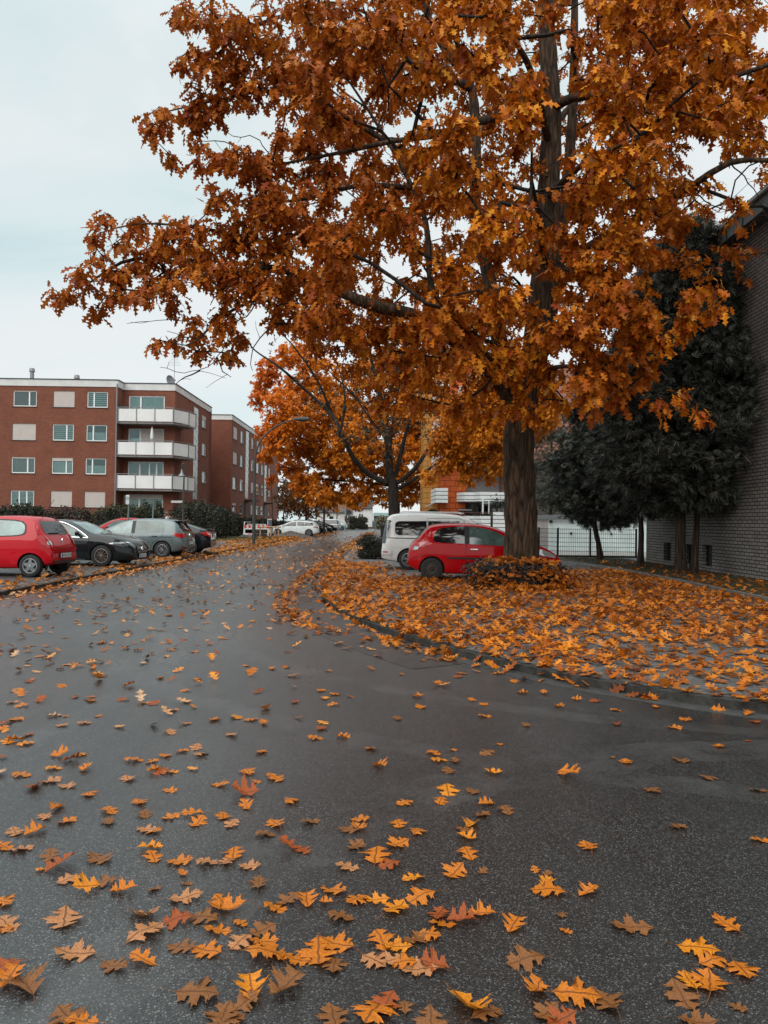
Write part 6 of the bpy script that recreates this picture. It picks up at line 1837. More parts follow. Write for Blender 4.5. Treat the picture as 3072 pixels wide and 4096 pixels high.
c.side('side_window', [(1.0, .97, 1.0), (1.4, .95, 1.24), (1.85, .945, 1.34), (1.95, .945, 1.345)], m_cdark); c.side('side_window', [(2.02, .945, 1.345), (2.3, .94, 1.33), (2.7, .925, 1.21), (3.02, .91, 1.04), (3.22, .905, .93)], m_cglass)
for pts in ([(.9, .95), (2.0, .925), (3.30, .885)], [(1.35, 1.25), (1.9, 1.37), (2.35, 1.36), (2.75, 1.22), (3.1, 1.03), (3.30, .89)]): c.line(pts, 'chrome_strip', .015, m_chrome, .012)
c.line([(3.32, .88), (3.36, .6), (3.28, .3)]); c.line([(2.0, .92), (2.02, .5), (1.95, .25)])
c.side('sill_strip', [(1.35, .205, .225), (3.2, .205, .225)], m_chrome, .012, nz=1)
c.end('windscreen', [(1.00, -.68, .68), (1.15, -.64, .64), (1.36, -.52, .52)], m_cscreen, True)
for sg in (1, -1):
    yy = lambda a, b: (a, b) if sg > 0 else (-b, -a)
    c.end('headlight', [(.60, *yy(.50, .56)), (.65, *yy(.46, .70)), (.72, *yy(.50, .78)), (.765, *yy(.64, .80))], m_smoke, True, .012)
    c.end('lamp_strip', [(.735, *yy(.52, .76)), (.765, *yy(.6, .80))], m_clear, True, .016)
    c.end('air_intake', [(.26, *yy(.42, .62)), (.40, *yy(.46, .70)), (.45, *yy(.52, .66))], m_trim, True, .01)
c.side('headlight', [(3.98, .70, .71), (4.15, .67, .745), (4.4, .63, .73), (4.5, .62, .70)], m_smoke, .012); c.side('lamp_strip', [(3.98, .715, .725), (4.2, .725, .755), (4.42, .705, .735)], m_clear, .015)
gr = c.end('grille', [(.40, -.36, .36), (.46, -.40, .40), (.60, -.38, .38), (.655, -.33, .33)], m_trim, True, .012)
b_ = MB()
for k in range(14):
    y = -.34 + .68 * k / 13
    if abs(y) < .06: continue
    for z0, z1 in ((.42, .63),):
        x0, x1 = c.S.xs(y, z0, True) - L / 2 + .022, c.S.xs(y, z1, True) - L / 2 + .022; b_.bar((x0, y, z0), (x1, y, z1), .014)
b_.build('grille_bars', m_chrome, gr)
e_ = MB(); xx = c.S.xs(0, .53, True) - L / 2 + .03
e_.lathe([(.075, 0), (.09, .006), (.09, -.012)], 24, 'x', (xx, 0, .53))
for k in range(3): a = pi / 2 + k * 2 * pi / 3; e_.bar((xx + .002, 0, .53), (xx + .002, cos(a) * .078, .53 + sin(a) * .078), .016)
e_.build('emblem', m_chrome, gr)
c.end('lower_intake', [(.21, -.45, .45), (.30, -.5, .5)], m_trim, True, .01); c.end('splitter', [(.185, -.74, .74), (.205, -.74, .74)], m_zinc, True, .03, nz=2)
c.plate(.33, 'HAM JP 12', True); c.mirror(2.98, .98, m_trim, .22); c.handle(2.2, .82, p_black)
c.end('rear_window', [(1.08, -.5, .5), (1.3, -.45, .45)], m_cdark)

# ---- grey hatchback, tail to the road
def zz4(x, y): return (380 + x * .2833) / 1.85172, (1980 + y * .2833) / 1.85172
L, W = 4.26, 1.80
sh = Shell(L, W, [(0, .60), (.015, .75), (.05, .92), (.12, 1.04), (.30, 1.27), (.42, 1.40), (.62, 1.455), (1.2, 1.485), (1.8, 1.485), (2.3, 1.42), (2.8, 1.20), (3.15, 1.03), (3.4, .97), (3.8, .88), (4.1, .75), (4.23, .6), (4.26, .5)],
           [(0, .62), (.2, .97), (1.2, .95), (2.8, .91), (3.3, .89), (3.8, .80), (4.26, .5)], [(0, .36), (.3, .24), (.8, .19), (3.4, .18), (4.26, .24)], rear=(.55, .16), front=(.9, .27), tumble=.44)
g = gnd(*zz4(942, 892), VZ); RT = radians(180 - 2)
c = Car('parked_car', 'grey five door hatchback with turbine alloys and tail towards the road', 'car', sh, p_grey, (.82, 3.45), .315, place(L, g.x, g.y, .82, W, RT, side=1), RT, 'turbine')
c.side('side_window', [(.74, .99, 1.02), (.80, .985, 1.30), (.88, .98, 1.36), (1.02, .975, 1.385), (1.16, .97, 1.395)], m_cglass, .007)
c.side('side_window', [(1.19, .965, 1.395), (1.5, .955, 1.41), (1.88, .945, 1.405)], m_cglass); c.side('side_window', [(2.02, .94, 1.395), (2.3, .93, 1.33), (2.7, .92, 1.15), (3.0, .91, .97)], m_cscreen)
c.side('window_pillar', [(1.88, .94, 1.41), (2.02, .935, 1.40)], m_trim, .005)
c.side('sill', [(1.15, .20, .30), (3.1, .20, .30)], m_trim, .006)
c.line([(1.95, .94), (1.98, .6), (1.92, .3)]); c.line([(.78, .95), (.92, .75), (1.2, .55), (1.25, .3)]); c.line([(3.12, .9), (3.14, .5), (3.1, .3)]); c.line([(.3, .80), (1.2, .80), (3.2, .76)], 'crease', .012)
c.handle(1.12, .84, p_grey, .22); c.handle(2.16, .83, p_grey, .22)
for sg in (1, -1):
    yy = lambda a, b: (a, b) if sg > 0 else (-b, -a)
    c.end('tail_light', [(.80, *yy(.46, .80)), (.86, *yy(.44, .81)), (.93, *yy(.48, .80)), (.95, *yy(.6, .78))], m_red, off=.012)
    c.end('reflector', [(.40, *yy(.55, .80)), (.435, *yy(.55, .80))], m_red, off=.012)
c.side('tail_light', [(.05, .79, .90), (.2, .79, .95), (.36, .86, .97), (.42, .93, .96)], m_red, .012)
c.end('rear_window', [(1.02, -.62, .62), (1.1, -.63, .63), (1.3, -.56, .56), (1.36, -.52, .52)], m_cdark)
sp = MB(); sp.box(-L / 2 + .30, -L / 2 + .62, -.56, .56, 1.41, 1.445); sp.build('spoiler', p_grey, c.root, bevel=.012)
for sg in (1, -1): c.line([(.34, 1.40), (.22, 1.2), (.12, 1.02)], 'rear_pillar_trim', .05, m_trim, .006)
c.plate(.58, 'HAM RT 71'); e_ = MB(); xx = c.S.xs(0, .86) - L / 2 - .014; e_.lathe([(.05, 0), (.062, -.006), (.062, .01)], 20, 'x', (xx, 0, .88)); e_.bar((xx, .035, .92), (xx, 0, .84), .01); e_.bar((xx, -.035, .92), (xx, 0, .84), .01); e_.build('emblem', m_chrome, c.root)
c.end('lower_bumper', [(.36, -.7, .7), (.40, -.72, .72)], m_trim, off=.012); c.end('chrome_strip', [(.33, -.66, .66), (.345, -.66, .66)], m_chrome, off=.02, nz=2)
c.mirror(2.86, .95, p_grey); c.end('windscreen', [(1.06, -.66, .66), (1.4, -.52, .52)], m_cscreen, True)

# ---- black sports coupe beyond
L, W = 4.35, 1.73
sh = Shell(L, W, [(0, .58), (.015, .8), (.05, .97), (.15, 1.035), (.32, 1.05), (.6, 1.10), (1.1, 1.27), (1.6, 1.385), (2.0, 1.40), (2.4, 1.36), (2.9, 1.14), (3.2, 1.0), (3.9, .88), (4.3, .66), (4.35, .5)],
           [(0, .6), (.3, .96), (2, .93), (3.2, .89), (4.35, .5)], [(0, .32), (.4, .2), (3.6, .18), (4.35, .24)], rear=(.6, .17), front=(.9, .26), tumble=.45)
g = gnd(*zz4(1340, 838), VZ); RT = radians(180 + 3)
c = Car('parked_car', 'black two door coupe with boot spoiler just past the grey hatchback', 'car', sh, p_black, (.85, 3.5), .31, place(L, g.x, g.y, .85, W, RT, side=1), RT, 'five')
c.end('rear_window', [(1.09, -.56, .56), (1.2, -.56, .56), (1.34, -.48, .48)], m_cscreen); c.side('side_window', [(1.0, .98, 1.04), (1.35, .97, 1.26), (1.75, .95, 1.33)], m_cglass); c.side('side_window', [(1.85, .95, 1.335), (2.3, .94, 1.30), (3.0, .92, .98)], m_cglass)
for sg in (1, -1):
    yy = lambda a, b: (a, b) if sg > 0 else (-b, -a)
    c.end('tail_light', [(.72, *yy(.50, .68)), (.80, *yy(.44, .77)), (.94, *yy(.44, .79)), (.96, *yy(.6, .78))], m_red, off=.012); c.end('reversing_lamp', [(.84, *yy(.46, .74)), (.88, *yy(.46, .76))], m_clear, off=.02)
c.side('tail_light', [(.05, .78, .92), (.2, .80, .95), (.42, .90, .94)], m_red, .012)
sp = MB(); sp.box(-L / 2 + .06, -L / 2 + .26, -.6, .6, 1.045, 1.085); sp.build('spoiler', p_black, c.root, bevel=.012)
c.plate(.80, 'HAM CK 8', w=.5); c.end('bumper_strip', [(.56, -.76, .76), (.60, -.76, .76)], m_trim, off=.012); c.end('lower_bumper', [(.32, -.6, .6), (.38, -.62, .62)], m_zinc, off=.012); c.mirror(2.8, .97, p_black)


# ---- other parked cars, seen small
def simple_car(label, mat, L, W, Hh, loc, rotz, kind='hatch', rim='five', R=.31, name='parked_car', cat='car', gm=None):
    if kind == 'hatch': top = [(0, .6), (.02, .85), (.12, 1.0), (.5, Hh - .06), (1.2, Hh), (1.9, Hh - .02), (2.5, Hh - .22), (L - 1.05, 1.0), (L - .5, .88), (L - .1, .7), (L, .5)]
    elif kind == 'wagon': top = [(0, .6), (.02, .85), (.08, 1.0), (.40, Hh - .10), (.6, Hh - .03), (1.6, Hh), (2.4, Hh - .03), (2.9, Hh - .24), (L - 1.15, 1.0), (L - .6, .90), (L - .12, .72), (L, .5)]
    elif kind == 'van': top = [(0, .6), (.02, .9), (.1, 1.3), (.3, Hh - .05), (1.0, Hh), (2.6, Hh - .02), (3.2, Hh - .3), (L - .9, 1.12), (L - .4, .95), (L, .55)]
    else: top = [(0, .55), (.03, .9), (.15, 1.0), (.75, 1.05), (1.4, Hh - .05), (1.9, Hh), (2.4, Hh - .05), (3.0, 1.08), (L - 1.1, .96), (L - .4, .86), (L, .5)]
    sh = Shell(L, W, top, [(0, .6), (.3, .96), (L * .5, .94), (L - 1.1, .9), (L - .5, .8), (L, .5)], [(0, .34), (.5, .2), (L - .7, .18), (L, .25)], rear=(.55, .16), front=(.9, .27), tumble=.42)
    c = Car('parked_car' if name is None else name, label, cat, sh, mat, (.85, L - .85), R, loc, rotz, rim)
    gm = gm or m_cglass
    zt = Hh - .10
    if kind == 'van': c.side('side_window', [(.25, 1.05, 1.4), (.4, 1.0, zt), (2.4, .98, zt), (2.9, .97, zt - .12), (3.4, .97, 1.1)], gm)
    elif kind == 'wagon':
        c.side('side_window', [(.42, 1.06, 1.10), (.55, 1.02, zt - .12), (1.25, .97, zt - .03)], gm); c.side('side_window', [(1.29, .97, zt - .03), (1.95, .95, zt)], gm); c.side('side_window', [(2.03, .95, zt), (2.5, .94, zt - .06), (3.25, .92, .99)], gm)
    elif kind == 'sedan': c.side('side_window', [(.95, .97, 1.02), (1.4, .96, zt - .04), (1.85, .95, zt)], gm); c.side('side_window', [(1.93, .95, zt), (2.4, .94, zt - .06), (3.0, .92, .99)], gm)
    else: c.side('side_window', [(.55, 1.0, 1.1), (.7, .98, zt - .06), (1.6, .95, zt)], gm); c.side('side_window', [(1.68, .95, zt), (2.2, .94, zt - .06), (L - 1.25, .92, 1.0)], gm)
    c.end('rear_window', [(1.04, -.6, .6), (Hh - .14, -.5, .5)], m_cdark); c.end('windscreen', [(1.04, -.64, .64), (Hh - .1, -.5, .5)], m_cscreen, True)
    for sg in (1, -1):
        yy = lambda a, b: (a, b) if sg > 0 else (-b, -a)
        c.end('tail_light', [(.78, *yy(.55, .78)), (.92, *yy(.58, .79))], m_red, off=.012); c.end('headlight', [(.62, *yy(.45, .68)), (.74, *yy(.5, .74))], m_clear, True, .012)
    c.side('headlight', [(L - .62, .70, .72), (L - .45, .64, .78), (L - .2, .60, .72)], m_clear, .012); c.side('tail_light', [(.04, .80, .92), (.3, .83, .93), (.45, .88, .90)], m_red, .012)
    c.end('number_plate', [(.62, -.26, .26), (.73, -.26, .26)], m_plate); c.end('number_plate', [(.38, -.26, .26), (.48, -.26, .26)], m_plate, True)
    c.handle(L * .3, .85, mat); c.handle(L * .53, .84, mat); c.mirror(L - 1.35, .97, mat)
    c.line([(L * .43, .93), (L * .44, .5), (L * .42, .25)])
    return c


q = at(255, 1127, 44)
simple_car('red hatchback with only its roof and windows showing above the grey hatchback', p_red2, 4.03, 1.73, 1.52, (q.x - .2, 44.5, .06), radians(205), 'hatch')
q = gnd(648, 1158, VZ)
c = simple_car('white estate car parked side on beyond the red and white barrier', p_white2, 4.6, 1.8, 1.475, (0, 0, 0), radians(180), 'wagon', 'five', .33, gm=m_cdark)
g2 = gnd(667, 1159, VZ); c.root.location = place(4.6, g2.x, g2.y, .85, 1.8, radians(180), side=1)
for i, (lab, mt, kind, LL, Hh, yy_, rot, xx_) in enumerate([
        ('black compact car with its nose beside the white estate car', p_black, 'hatch', 4.3, 1.55, 88, 0, -8.7), ('dark estate car, second behind the white estate car', p_black, 'wagon', 4.5, 1.5, 94, 3, -8.6),
        ('dark hatchback, third behind the white estate car', p_black, 'hatch', 4.2, 1.5, 101, 2, -8.2), ('silver people carrier with dark windows at the end of the parked row', p_silver, 'van', 4.6, 1.72, 114, 180, -8.7),
        ('pale silver saloon last in the parked row by the bush', p_mint, 'sedan', 4.4, 1.42, 123, 180, -8.0), ('dull red car tucked behind the pale silver saloon', p_red, 'sedan', 4.3, 1.42, 131, 180, -8.6)]):
    simple_car(lab, mt, LL, 1.78, Hh, (xx_, yy_, VZ), radians(rot), kind, 'five', .32, gm=m_cdark if i in (3,) else None)
# ================================================================ hedges, street furniture, fences
def hedge(name, label, cat, boxes, mat, n, size, base, group=None, core=None, shape=ROUND, rnd=.5, solid=True):
    """boxes: (cx, cy, cz, rx, ry, rz) rounded lumps relative to the base"""
    t = thing(name, label, cat, base, 0, group)
    vol = np.array([b[3] * b[4] + b[4] * b[5] + b[3] * b[5] for b in boxes]); vol /= vol.sum()
    pos, nr = [], []
    for b, f in zip(boxes, vol):
        m = int(n * f); v = rdir(m); e = 2.0 / (2.0 + 2.5 * rnd)
        sq = np.sign(v) * np.abs(v) ** e
        lump = 1 + .08 * np.sin(5 * v[:, 0] + 3 * v[:, 2] + b[0]) + .07 * np.sin(9 * v[:, 1] - 4 * v[:, 2] + b[1])
        pos.append(np.array(b[:3]) + sq * np.array(b[3:]) * (lump * rng.uniform(.80, 1.06, m))[:, None]); nr.append(v)
    pos = np.concatenate(pos); nr = np.concatenate(nr)
    k = pos[:, 2] > .02; pos, nr = pos[k], nr[k]
    L = rdir(len(pos)) + nr * .6 + np.array([0, 0, .3]); V, T = leaves_np(shape, pos, L, nr + rdir(len(pos)) * .8, size * rng.uniform(.6, 1.3, len(pos)), rng.uniform(-.2, .4, len(pos)))
    np_mesh('foliage', V, T, mat, t)
    # inside: twigs for an open crown, else an added solid core blocking light
    mb = MB()
    if not solid:
        top = max(b[2] + b[5] * .8 for b in boxes)
        mb.tube([(0, 0, 0), (.05, 0, top * .5), (0, 0, top)], [.14, .1, .03], 8)
        for k in range(40):
            z = top * (.3 + .7 * k / 40); a = k * 2.4; l = 1.3 * (1.05 - k / 45); mb.tube([(0, 0, z), (cos(a) * l * .5, sin(a) * l * .5, z + .1), (cos(a) * l, sin(a) * l, z + .05)], [.03, .02, .01], 4)
        mb.build('trunk', m_bark2, t)
        return t
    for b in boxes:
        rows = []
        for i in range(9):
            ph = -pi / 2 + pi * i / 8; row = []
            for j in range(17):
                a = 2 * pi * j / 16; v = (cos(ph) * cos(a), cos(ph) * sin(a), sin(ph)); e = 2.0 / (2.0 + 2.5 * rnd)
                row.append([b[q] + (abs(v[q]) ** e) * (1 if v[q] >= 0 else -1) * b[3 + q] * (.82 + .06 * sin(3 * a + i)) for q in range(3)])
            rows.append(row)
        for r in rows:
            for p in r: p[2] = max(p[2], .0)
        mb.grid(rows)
    mb.build('branches_or_core', core or m_hcore, t)  # not twigs: dark core added to stop light passing through the foliage
    return t


m_hcore = MAT('hedge blocking core', (0.012, 0.012, 0.010), .95, var=.4, scale=8)
m_hdark = leaf_mat('hedge dark leaf', [(0, (.018, .02, .016)), (.6, (.045, .048, .036)), (1, (.10, .09, .06))], .5, .1)
m_hbrown = leaf_mat('hedge brown leaf', [(0, (.035, .026, .02)), (.6, (.085, .06, .045)), (1, (.17, .115, .085))], .6, .1)
m_hgreen = leaf_mat('hedge green leaf', [(0, (.026, .03, .018)), (.6, (.062, .066, .038)), (1, (.13, .12, .07))], .5, .1)
m_hgrey = leaf_mat('hedge grey leaf', [(0, (.02, .02, .02)), (.6, (.05, .05, .048)), (1, (.11, .105, .10))], .4, .05)

# clipped bush round the oak trunk
b0 = gnd(1112, 1258, VZ)
hedge('clipped_bush', 'clipped dark leaved bush with orange leaves caught in it round the oak trunk', 'bush', [(-.35, 0, .28, .85, .75, .34), (.35, .05, .27, .85, .72, .31), (0, -.25, .25, .8, .6, .32)], m_hgrey, 9000, .055, (3.18, 18.35, VZ), rnd=.7)
n = 620
a = rng.uniform(0, 2 * pi, n); rr = np.sqrt(rng.random(n)); px = 3.2 + 1.15 * rr * np.cos(a); py = 18.3 + .85 * rr * np.sin(a)
k = ((px - OAKX) ** 2 + (py - 19) ** 2 > .5 ** 2)
topz = VZ + .28 + .33 * np.clip(1 - rr ** 6, 0, 1) + rng.normal(size=n) * .02
litter('fallen_leaves_on_bush', np.stack([px, py], 1)[k], topz[k], .15, m_litter, LEAF1, .7)
ff = 420; fx = rng.uniform(2.0, 4.6, ff); fy = 18.35 - .78 * np.sqrt(np.clip(1 - ((fx - 3.2) / 1.25) ** 2, .05, 1)) - rng.random(ff) * .25
litter('fallen_leaves_round_bush', np.stack([fx, fy], 1), VZ + .02 + rng.random(ff) ** 3 * .38, .16, m_litter, LEAF1, .9)

def zb5(x, y): return (850 + x * .428) / 1.85172, (1950 + y * .428) / 1.85172
h0 = gnd(*zb5(1545, 668), VZ)
hedge('low_hedge', 'low clipped square hedge by the tail of the white van', 'hedge', [(0, .5, .42, .78, .7, .44)], m_hdark, 5200, .07, (at(*zb5(1553, 600), h0.y).x, h0.y, VZ), rnd=1.0)
# hedges and shrubs in front of the brick blocks
def hz1(x0, x1, ytop, Y, fn=Z1): a, b = at(*fn(x0, ytop), Y), at(*fn(x1, ytop), Y); return a.x, b.x, a.z
def row_hedge(name, label, cat, x0, x1, ytop, Y, fn, mat, n, size, lumps, rnd=.5, dep=1.0):
    """lumps: (centre fraction, half width fraction, height fraction)"""
    a, b, zt = hz1(x0, x1, ytop, Y, fn); w = b - a
    hedge(name, label, cat, [((c - .5) * w, (i % 2) * .15, zt * h * .49, w * hw, dep, zt * h * .5) for i, (c, hw, h) in enumerate(lumps)], mat, n, size, ((a + b) / 2, Y, 0), rnd=rnd)


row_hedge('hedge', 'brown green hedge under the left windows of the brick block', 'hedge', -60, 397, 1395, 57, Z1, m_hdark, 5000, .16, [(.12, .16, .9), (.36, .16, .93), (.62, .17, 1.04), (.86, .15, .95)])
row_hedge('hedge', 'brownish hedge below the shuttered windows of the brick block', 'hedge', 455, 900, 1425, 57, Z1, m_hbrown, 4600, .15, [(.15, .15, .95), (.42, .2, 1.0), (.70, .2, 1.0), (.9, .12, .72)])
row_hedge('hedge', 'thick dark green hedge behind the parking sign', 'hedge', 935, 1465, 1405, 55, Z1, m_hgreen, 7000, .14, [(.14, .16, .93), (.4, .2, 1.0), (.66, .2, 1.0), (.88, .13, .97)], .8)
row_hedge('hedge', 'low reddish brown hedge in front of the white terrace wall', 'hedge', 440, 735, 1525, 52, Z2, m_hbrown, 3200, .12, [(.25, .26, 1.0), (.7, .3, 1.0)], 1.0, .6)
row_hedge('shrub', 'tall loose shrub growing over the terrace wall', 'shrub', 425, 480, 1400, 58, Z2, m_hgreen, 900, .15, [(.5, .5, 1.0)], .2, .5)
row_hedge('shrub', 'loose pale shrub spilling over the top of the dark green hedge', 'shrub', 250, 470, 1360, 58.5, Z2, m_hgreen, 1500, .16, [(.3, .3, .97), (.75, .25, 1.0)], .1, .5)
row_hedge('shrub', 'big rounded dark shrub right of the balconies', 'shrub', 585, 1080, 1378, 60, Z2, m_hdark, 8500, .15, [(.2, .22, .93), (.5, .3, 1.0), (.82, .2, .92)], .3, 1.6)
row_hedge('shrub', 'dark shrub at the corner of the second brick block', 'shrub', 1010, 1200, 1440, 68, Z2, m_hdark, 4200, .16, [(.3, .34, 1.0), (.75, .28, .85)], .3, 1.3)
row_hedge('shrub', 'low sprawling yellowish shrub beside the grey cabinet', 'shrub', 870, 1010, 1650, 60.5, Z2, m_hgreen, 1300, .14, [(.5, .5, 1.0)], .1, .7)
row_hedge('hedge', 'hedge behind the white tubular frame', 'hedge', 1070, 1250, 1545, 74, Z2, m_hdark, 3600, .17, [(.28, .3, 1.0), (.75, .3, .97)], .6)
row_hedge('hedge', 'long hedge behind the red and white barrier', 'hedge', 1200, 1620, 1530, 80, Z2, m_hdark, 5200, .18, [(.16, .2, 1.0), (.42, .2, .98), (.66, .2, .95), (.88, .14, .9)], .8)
b1 = at(*z6c(560, 900), 146); zt = at(*z6c(560, 740), 146).z
hedge('clipped_hedge', 'big clipped green hedge in front of the far white house', 'hedge', [(0, 0, zt * .5, 1.95, 1.3, zt * .52)], m_hgreen, 3200, .22, (b1.x + .1, 146, 0), rnd=1.0)
b1 = at(*z6c(1430, 900), 140)
hedge('shrub', 'pale yellowish shrub by the dark trunk at the end of the street', 'shrub', [(0, 0, 1.3, 1.2, 1, 1.2)], leaf_mat('pale leaf', [(0, (.12, .11, .06)), (1, (.34, .3, .2))], .6, .2), 900, .3, (b1.x, 140, 0), rnd=.2)
# fine brush of a pine behind the oak trunk
b1 = at(1190, 1010, 50)
hedge('pine_tree', 'thin grey green pine showing between oak trunk and conifers', 'tree', [(0, 0, 5.2, 1.5, 1.2, 2.2), (-.3, 0, 8.5, 1.2, 1.1, 1.6), (.3, 0, 3.2, 1.0, 1, .9)], leaf_mat('pine needles', [(0, (.04, .042, .03)), (1, (.10, .095, .07))], .6, .1), 1500, .35, (b1.x, 50, 0), rnd=.05, shape=SPRAY, solid=False)

# ---- lamp posts, signs
m_pole = MAT('lamp post paint', (0.038, 0.034, 0.032), .55, var=.2, scale=3)
m_green = MAT('green grey post', (0.13, 0.18, 0.17), .5, var=.15)
lp = gnd(*Z2(1338, 1775), VZ)
t = thing('street_lamp', 'tall grey street lamp with curved arm reaching into the amber tree', 'street lamp', lp)
Y = lp.y
pts = [at(*Z2(1338, 1775), Y), at(*Z2(1342, 1500), Y), at(*Z2(1346, 1150), Y), at(*Z2(1352, 960), Y), at(*Z2(1375, 850), Y), at(*Z2(1425, 760), Y), at(*Z2(1520, 670), Y), at(*Z2(1640, 610), Y), at(*Z2(1735, 583), Y)]
path = smooth_path(pts, .25); path[0][2] = VZ
hh = path[:, 2]; m = MB(lp); m.tube(path, np.where(hh < 3.4, .105, np.interp(np.arange(len(path)), [0, len(path)], [.085, .04])), 14); m.build('post', m_pole, t, smooth=60)
e = Vector(path[-1]); m = MB(lp)
m.lathe([(.0, -.1), (.07, -.08), (.13, .15), (.15, .55), (.10, .8), (0, .84)], 14, 'x', (e.x, e.y, e.z)); m.build('lamp_head', m_pole, t, smooth=50)
Y = 47.0
b1 = at(*Z2(668, 1560), Y); b1.z = 0
t = thing('street_lamp', 'slim old fashioned street lamp with bell shade carrying the street name sign', 'street lamp', b1)
xz = lambda x, y: at(*Z2(x, y), Y)
m = MB(b1); pth = smooth_path([(b1.x, Y, 0), xz(669, 1480), xz(673, 1300), xz(678, 1120), xz(680, 1050), xz(676, 1015), xz(668, 1005), xz(660, 1012), xz(656, 1045), xz(656, 1058)], .1)
m.tube(pth, np.interp(pth[:, 2], [0, 2.5, 5], [.075, .06, .035]), 10); m.build('post', m_pole, t, smooth=60)
s0 = xz(656, 1062); m = MB(b1); m.lathe([(.025, .05), (.04, -.02), (.06, -.14), (.10, -.26), (.20, -.37), (.205, -.40), (.12, -.38), (0, -.37)], 20, 'z', s0); m.build('lamp_shade', m_zinc, t, smooth=40)
q0, q1 = xz(560, 1357), xz(666, 1378)
t2 = thing('street_sign', 'white street name sign fixed to the slim street lamp', 'sign', ((q0.x + q1.x) / 2, Y - .1, (q0.z + q1.z) / 2))
wS, hS = q1.x - q0.x, q0.z - q1.z
m = MB(); m.box(-wS / 2, wS / 2, -.012, .012, -hS / 2, hS / 2); m.build('sign_plate', m_plate, t2)
text_part('Zechenbahnweg', hS * .92, m_ink, 'lettering', t2, Matrix.Translation((0, -.0135, 0)) @ Matrix.Scale(min(1, wS * .93 / (hS * .92 * 6.4)), 4, (1, 0, 0)) @ Matrix.Rotation(pi / 2, 4, 'X'))
# zone sign with two plates
def zs4(x, y): return (480 + x * .16878) / 1.85172, (1960 + y * .16878) / 1.85172
Y = 44.0
b1 = at(*zs4(165, 700), Y)
t = thing('traffic_sign', 'grey post with two oblong zone signs back to back', 'sign', (b1.x, Y, 0))
m = MB(); zt = at(*zs4(165, 115), Y).z; m.tube([(0, 0, 0), (.12, 0, zt)], [.05, .04], 10); m.build('post', m_green, t)
pa, pb = at(*zs4(150, 120), Y), at(*zs4(225, 340), Y)
wd, hd, cx = (pb.x - pa.x), (pa.z - pb.z), (pa.x + pb.x) / 2 - b1.x; zc = (pa.z + pb.z) / 2
m = MB(); m.box(cx - wd / 2, cx + wd / 2, -.09, -.06, zc - hd / 2, zc + hd / 2); pl = m.build('sign_plate', m_plate, t, bevel=.008)
m = MB(); m.lathe([(.30 * wd, 0), (.40 * wd, 0), (.40 * wd, -.006), (.30 * wd, -.006)], 28, 'y', (0, 0, 0))
ring = m.build('sign_ring', m_ink, pl); ring.data.transform(Matrix.Translation((cx, -.091, zc + hd * .12)) @ Matrix.Scale(1.5, 4, (0, 0, 1)))
text_part('30', wd * .45, m_ink, 'sign_number', pl, Matrix.Translation((cx, -.0925, zc + hd * .12)) @ Matrix.Scale(1.5, 4, (0, 0, 1)) @ Matrix.Rotation(pi / 2, 4, 'X'))
text_part('ZONE', wd * .26, m_ink, 'sign_word', pl, Matrix.Translation((cx, -.0925, zc - hd * .34)) @ Matrix.Scale(1.5, 4, (0, 0, 1)) @ Matrix.Rotation(pi / 2, 4, 'X'))
pc = at(*zs4(125, 225), Y); m = MB(); m.box(pc.x - b1.x - .08, pc.x - b1.x + .08, -.02, .0, zc - hd / 2, zc + hd / 2); m.build('second_plate', m_dark, t, bevel=.006)
b1 = at(*zs4(752, 700), 42.0)
t = thing('sign_post', 'greenish post with a sign plate seen edge on above the grey hatchback', 'sign', (b1.x, 42, 0))
zt = at(*zs4(775, 190), 42).z; m = MB(); m.tube([(0, 0, 0), (.1, 0, zt)], [.045, .04], 10); m.build('post', m_green, t)
m = MB(); m.box(.13, .155, -.25, .25, zt - .62, zt - .02); m.build('sign_plate', m_green, t)
# round sign by the far hedge
Y = 142
b1 = at(*z6c(300, 950), Y); zt = at(*z6c(300, 505), Y).z
t = thing('traffic_sign', 'square grey sign with a dark disc by the far clipped hedge', 'sign', (b1.x, Y, 0))
m = MB(); m.tube([(0, 0, 0), (0, 0, zt - .3)], [.08, .08], 8); m.build('post', m_gut, t)
m = MB(); m.box(-.8, .8, -.06, -.02, zt - 1.0, zt + .05); m.build('sign_plate', m_zinc, t)
m = MB(); m.lathe([(0, -.07), (.36, -.07), (.36, -.061)], 22, 'y', (0, 0, zt - .42)); m.lathe([(.38, -.07), (.48, -.07), (.48, -.061)], 22, 'y', (0, 0, zt - .42)); m.build('sign_disc', m_dark, t)
b1 = at(*z6c(210, 900), 140); zt = at(*z6c(215, 150), 140).z
t = thing('street_lamp', 'thin grey lamp post by the far clipped hedge', 'street lamp', (b1.x, 140, 0)); m = MB(); m.tube([(0, 0, 0), (.1, 0, zt)], [.14, .1], 8); m.build('post', m_pole, t); m = MB(); m.box(-.3, .12, -.15, .15, 1.6, 2.4); m.build('switch_box', m_pole, t)
b1 = gnd(*zb5(1041, 437), VZ)
t = thing('street_lamp', 'grey lamp post standing by the parked row beyond the white estate', 'street lamp', b1); m = MB(); zt = at(*zb5(1045, -60), b1.y).z; m.tube([(0, 0, 0), (0, 0, zt - VZ)], [.13, .08], 10); m.build('post', m_pole, t, smooth=50); m = MB(); m.lathe([(0, 0), (.2, .05), (.22, .3), (0, .45)], 10, 'x', (0, 0, zt)); m.build('lamp_head', m_zinc, t)

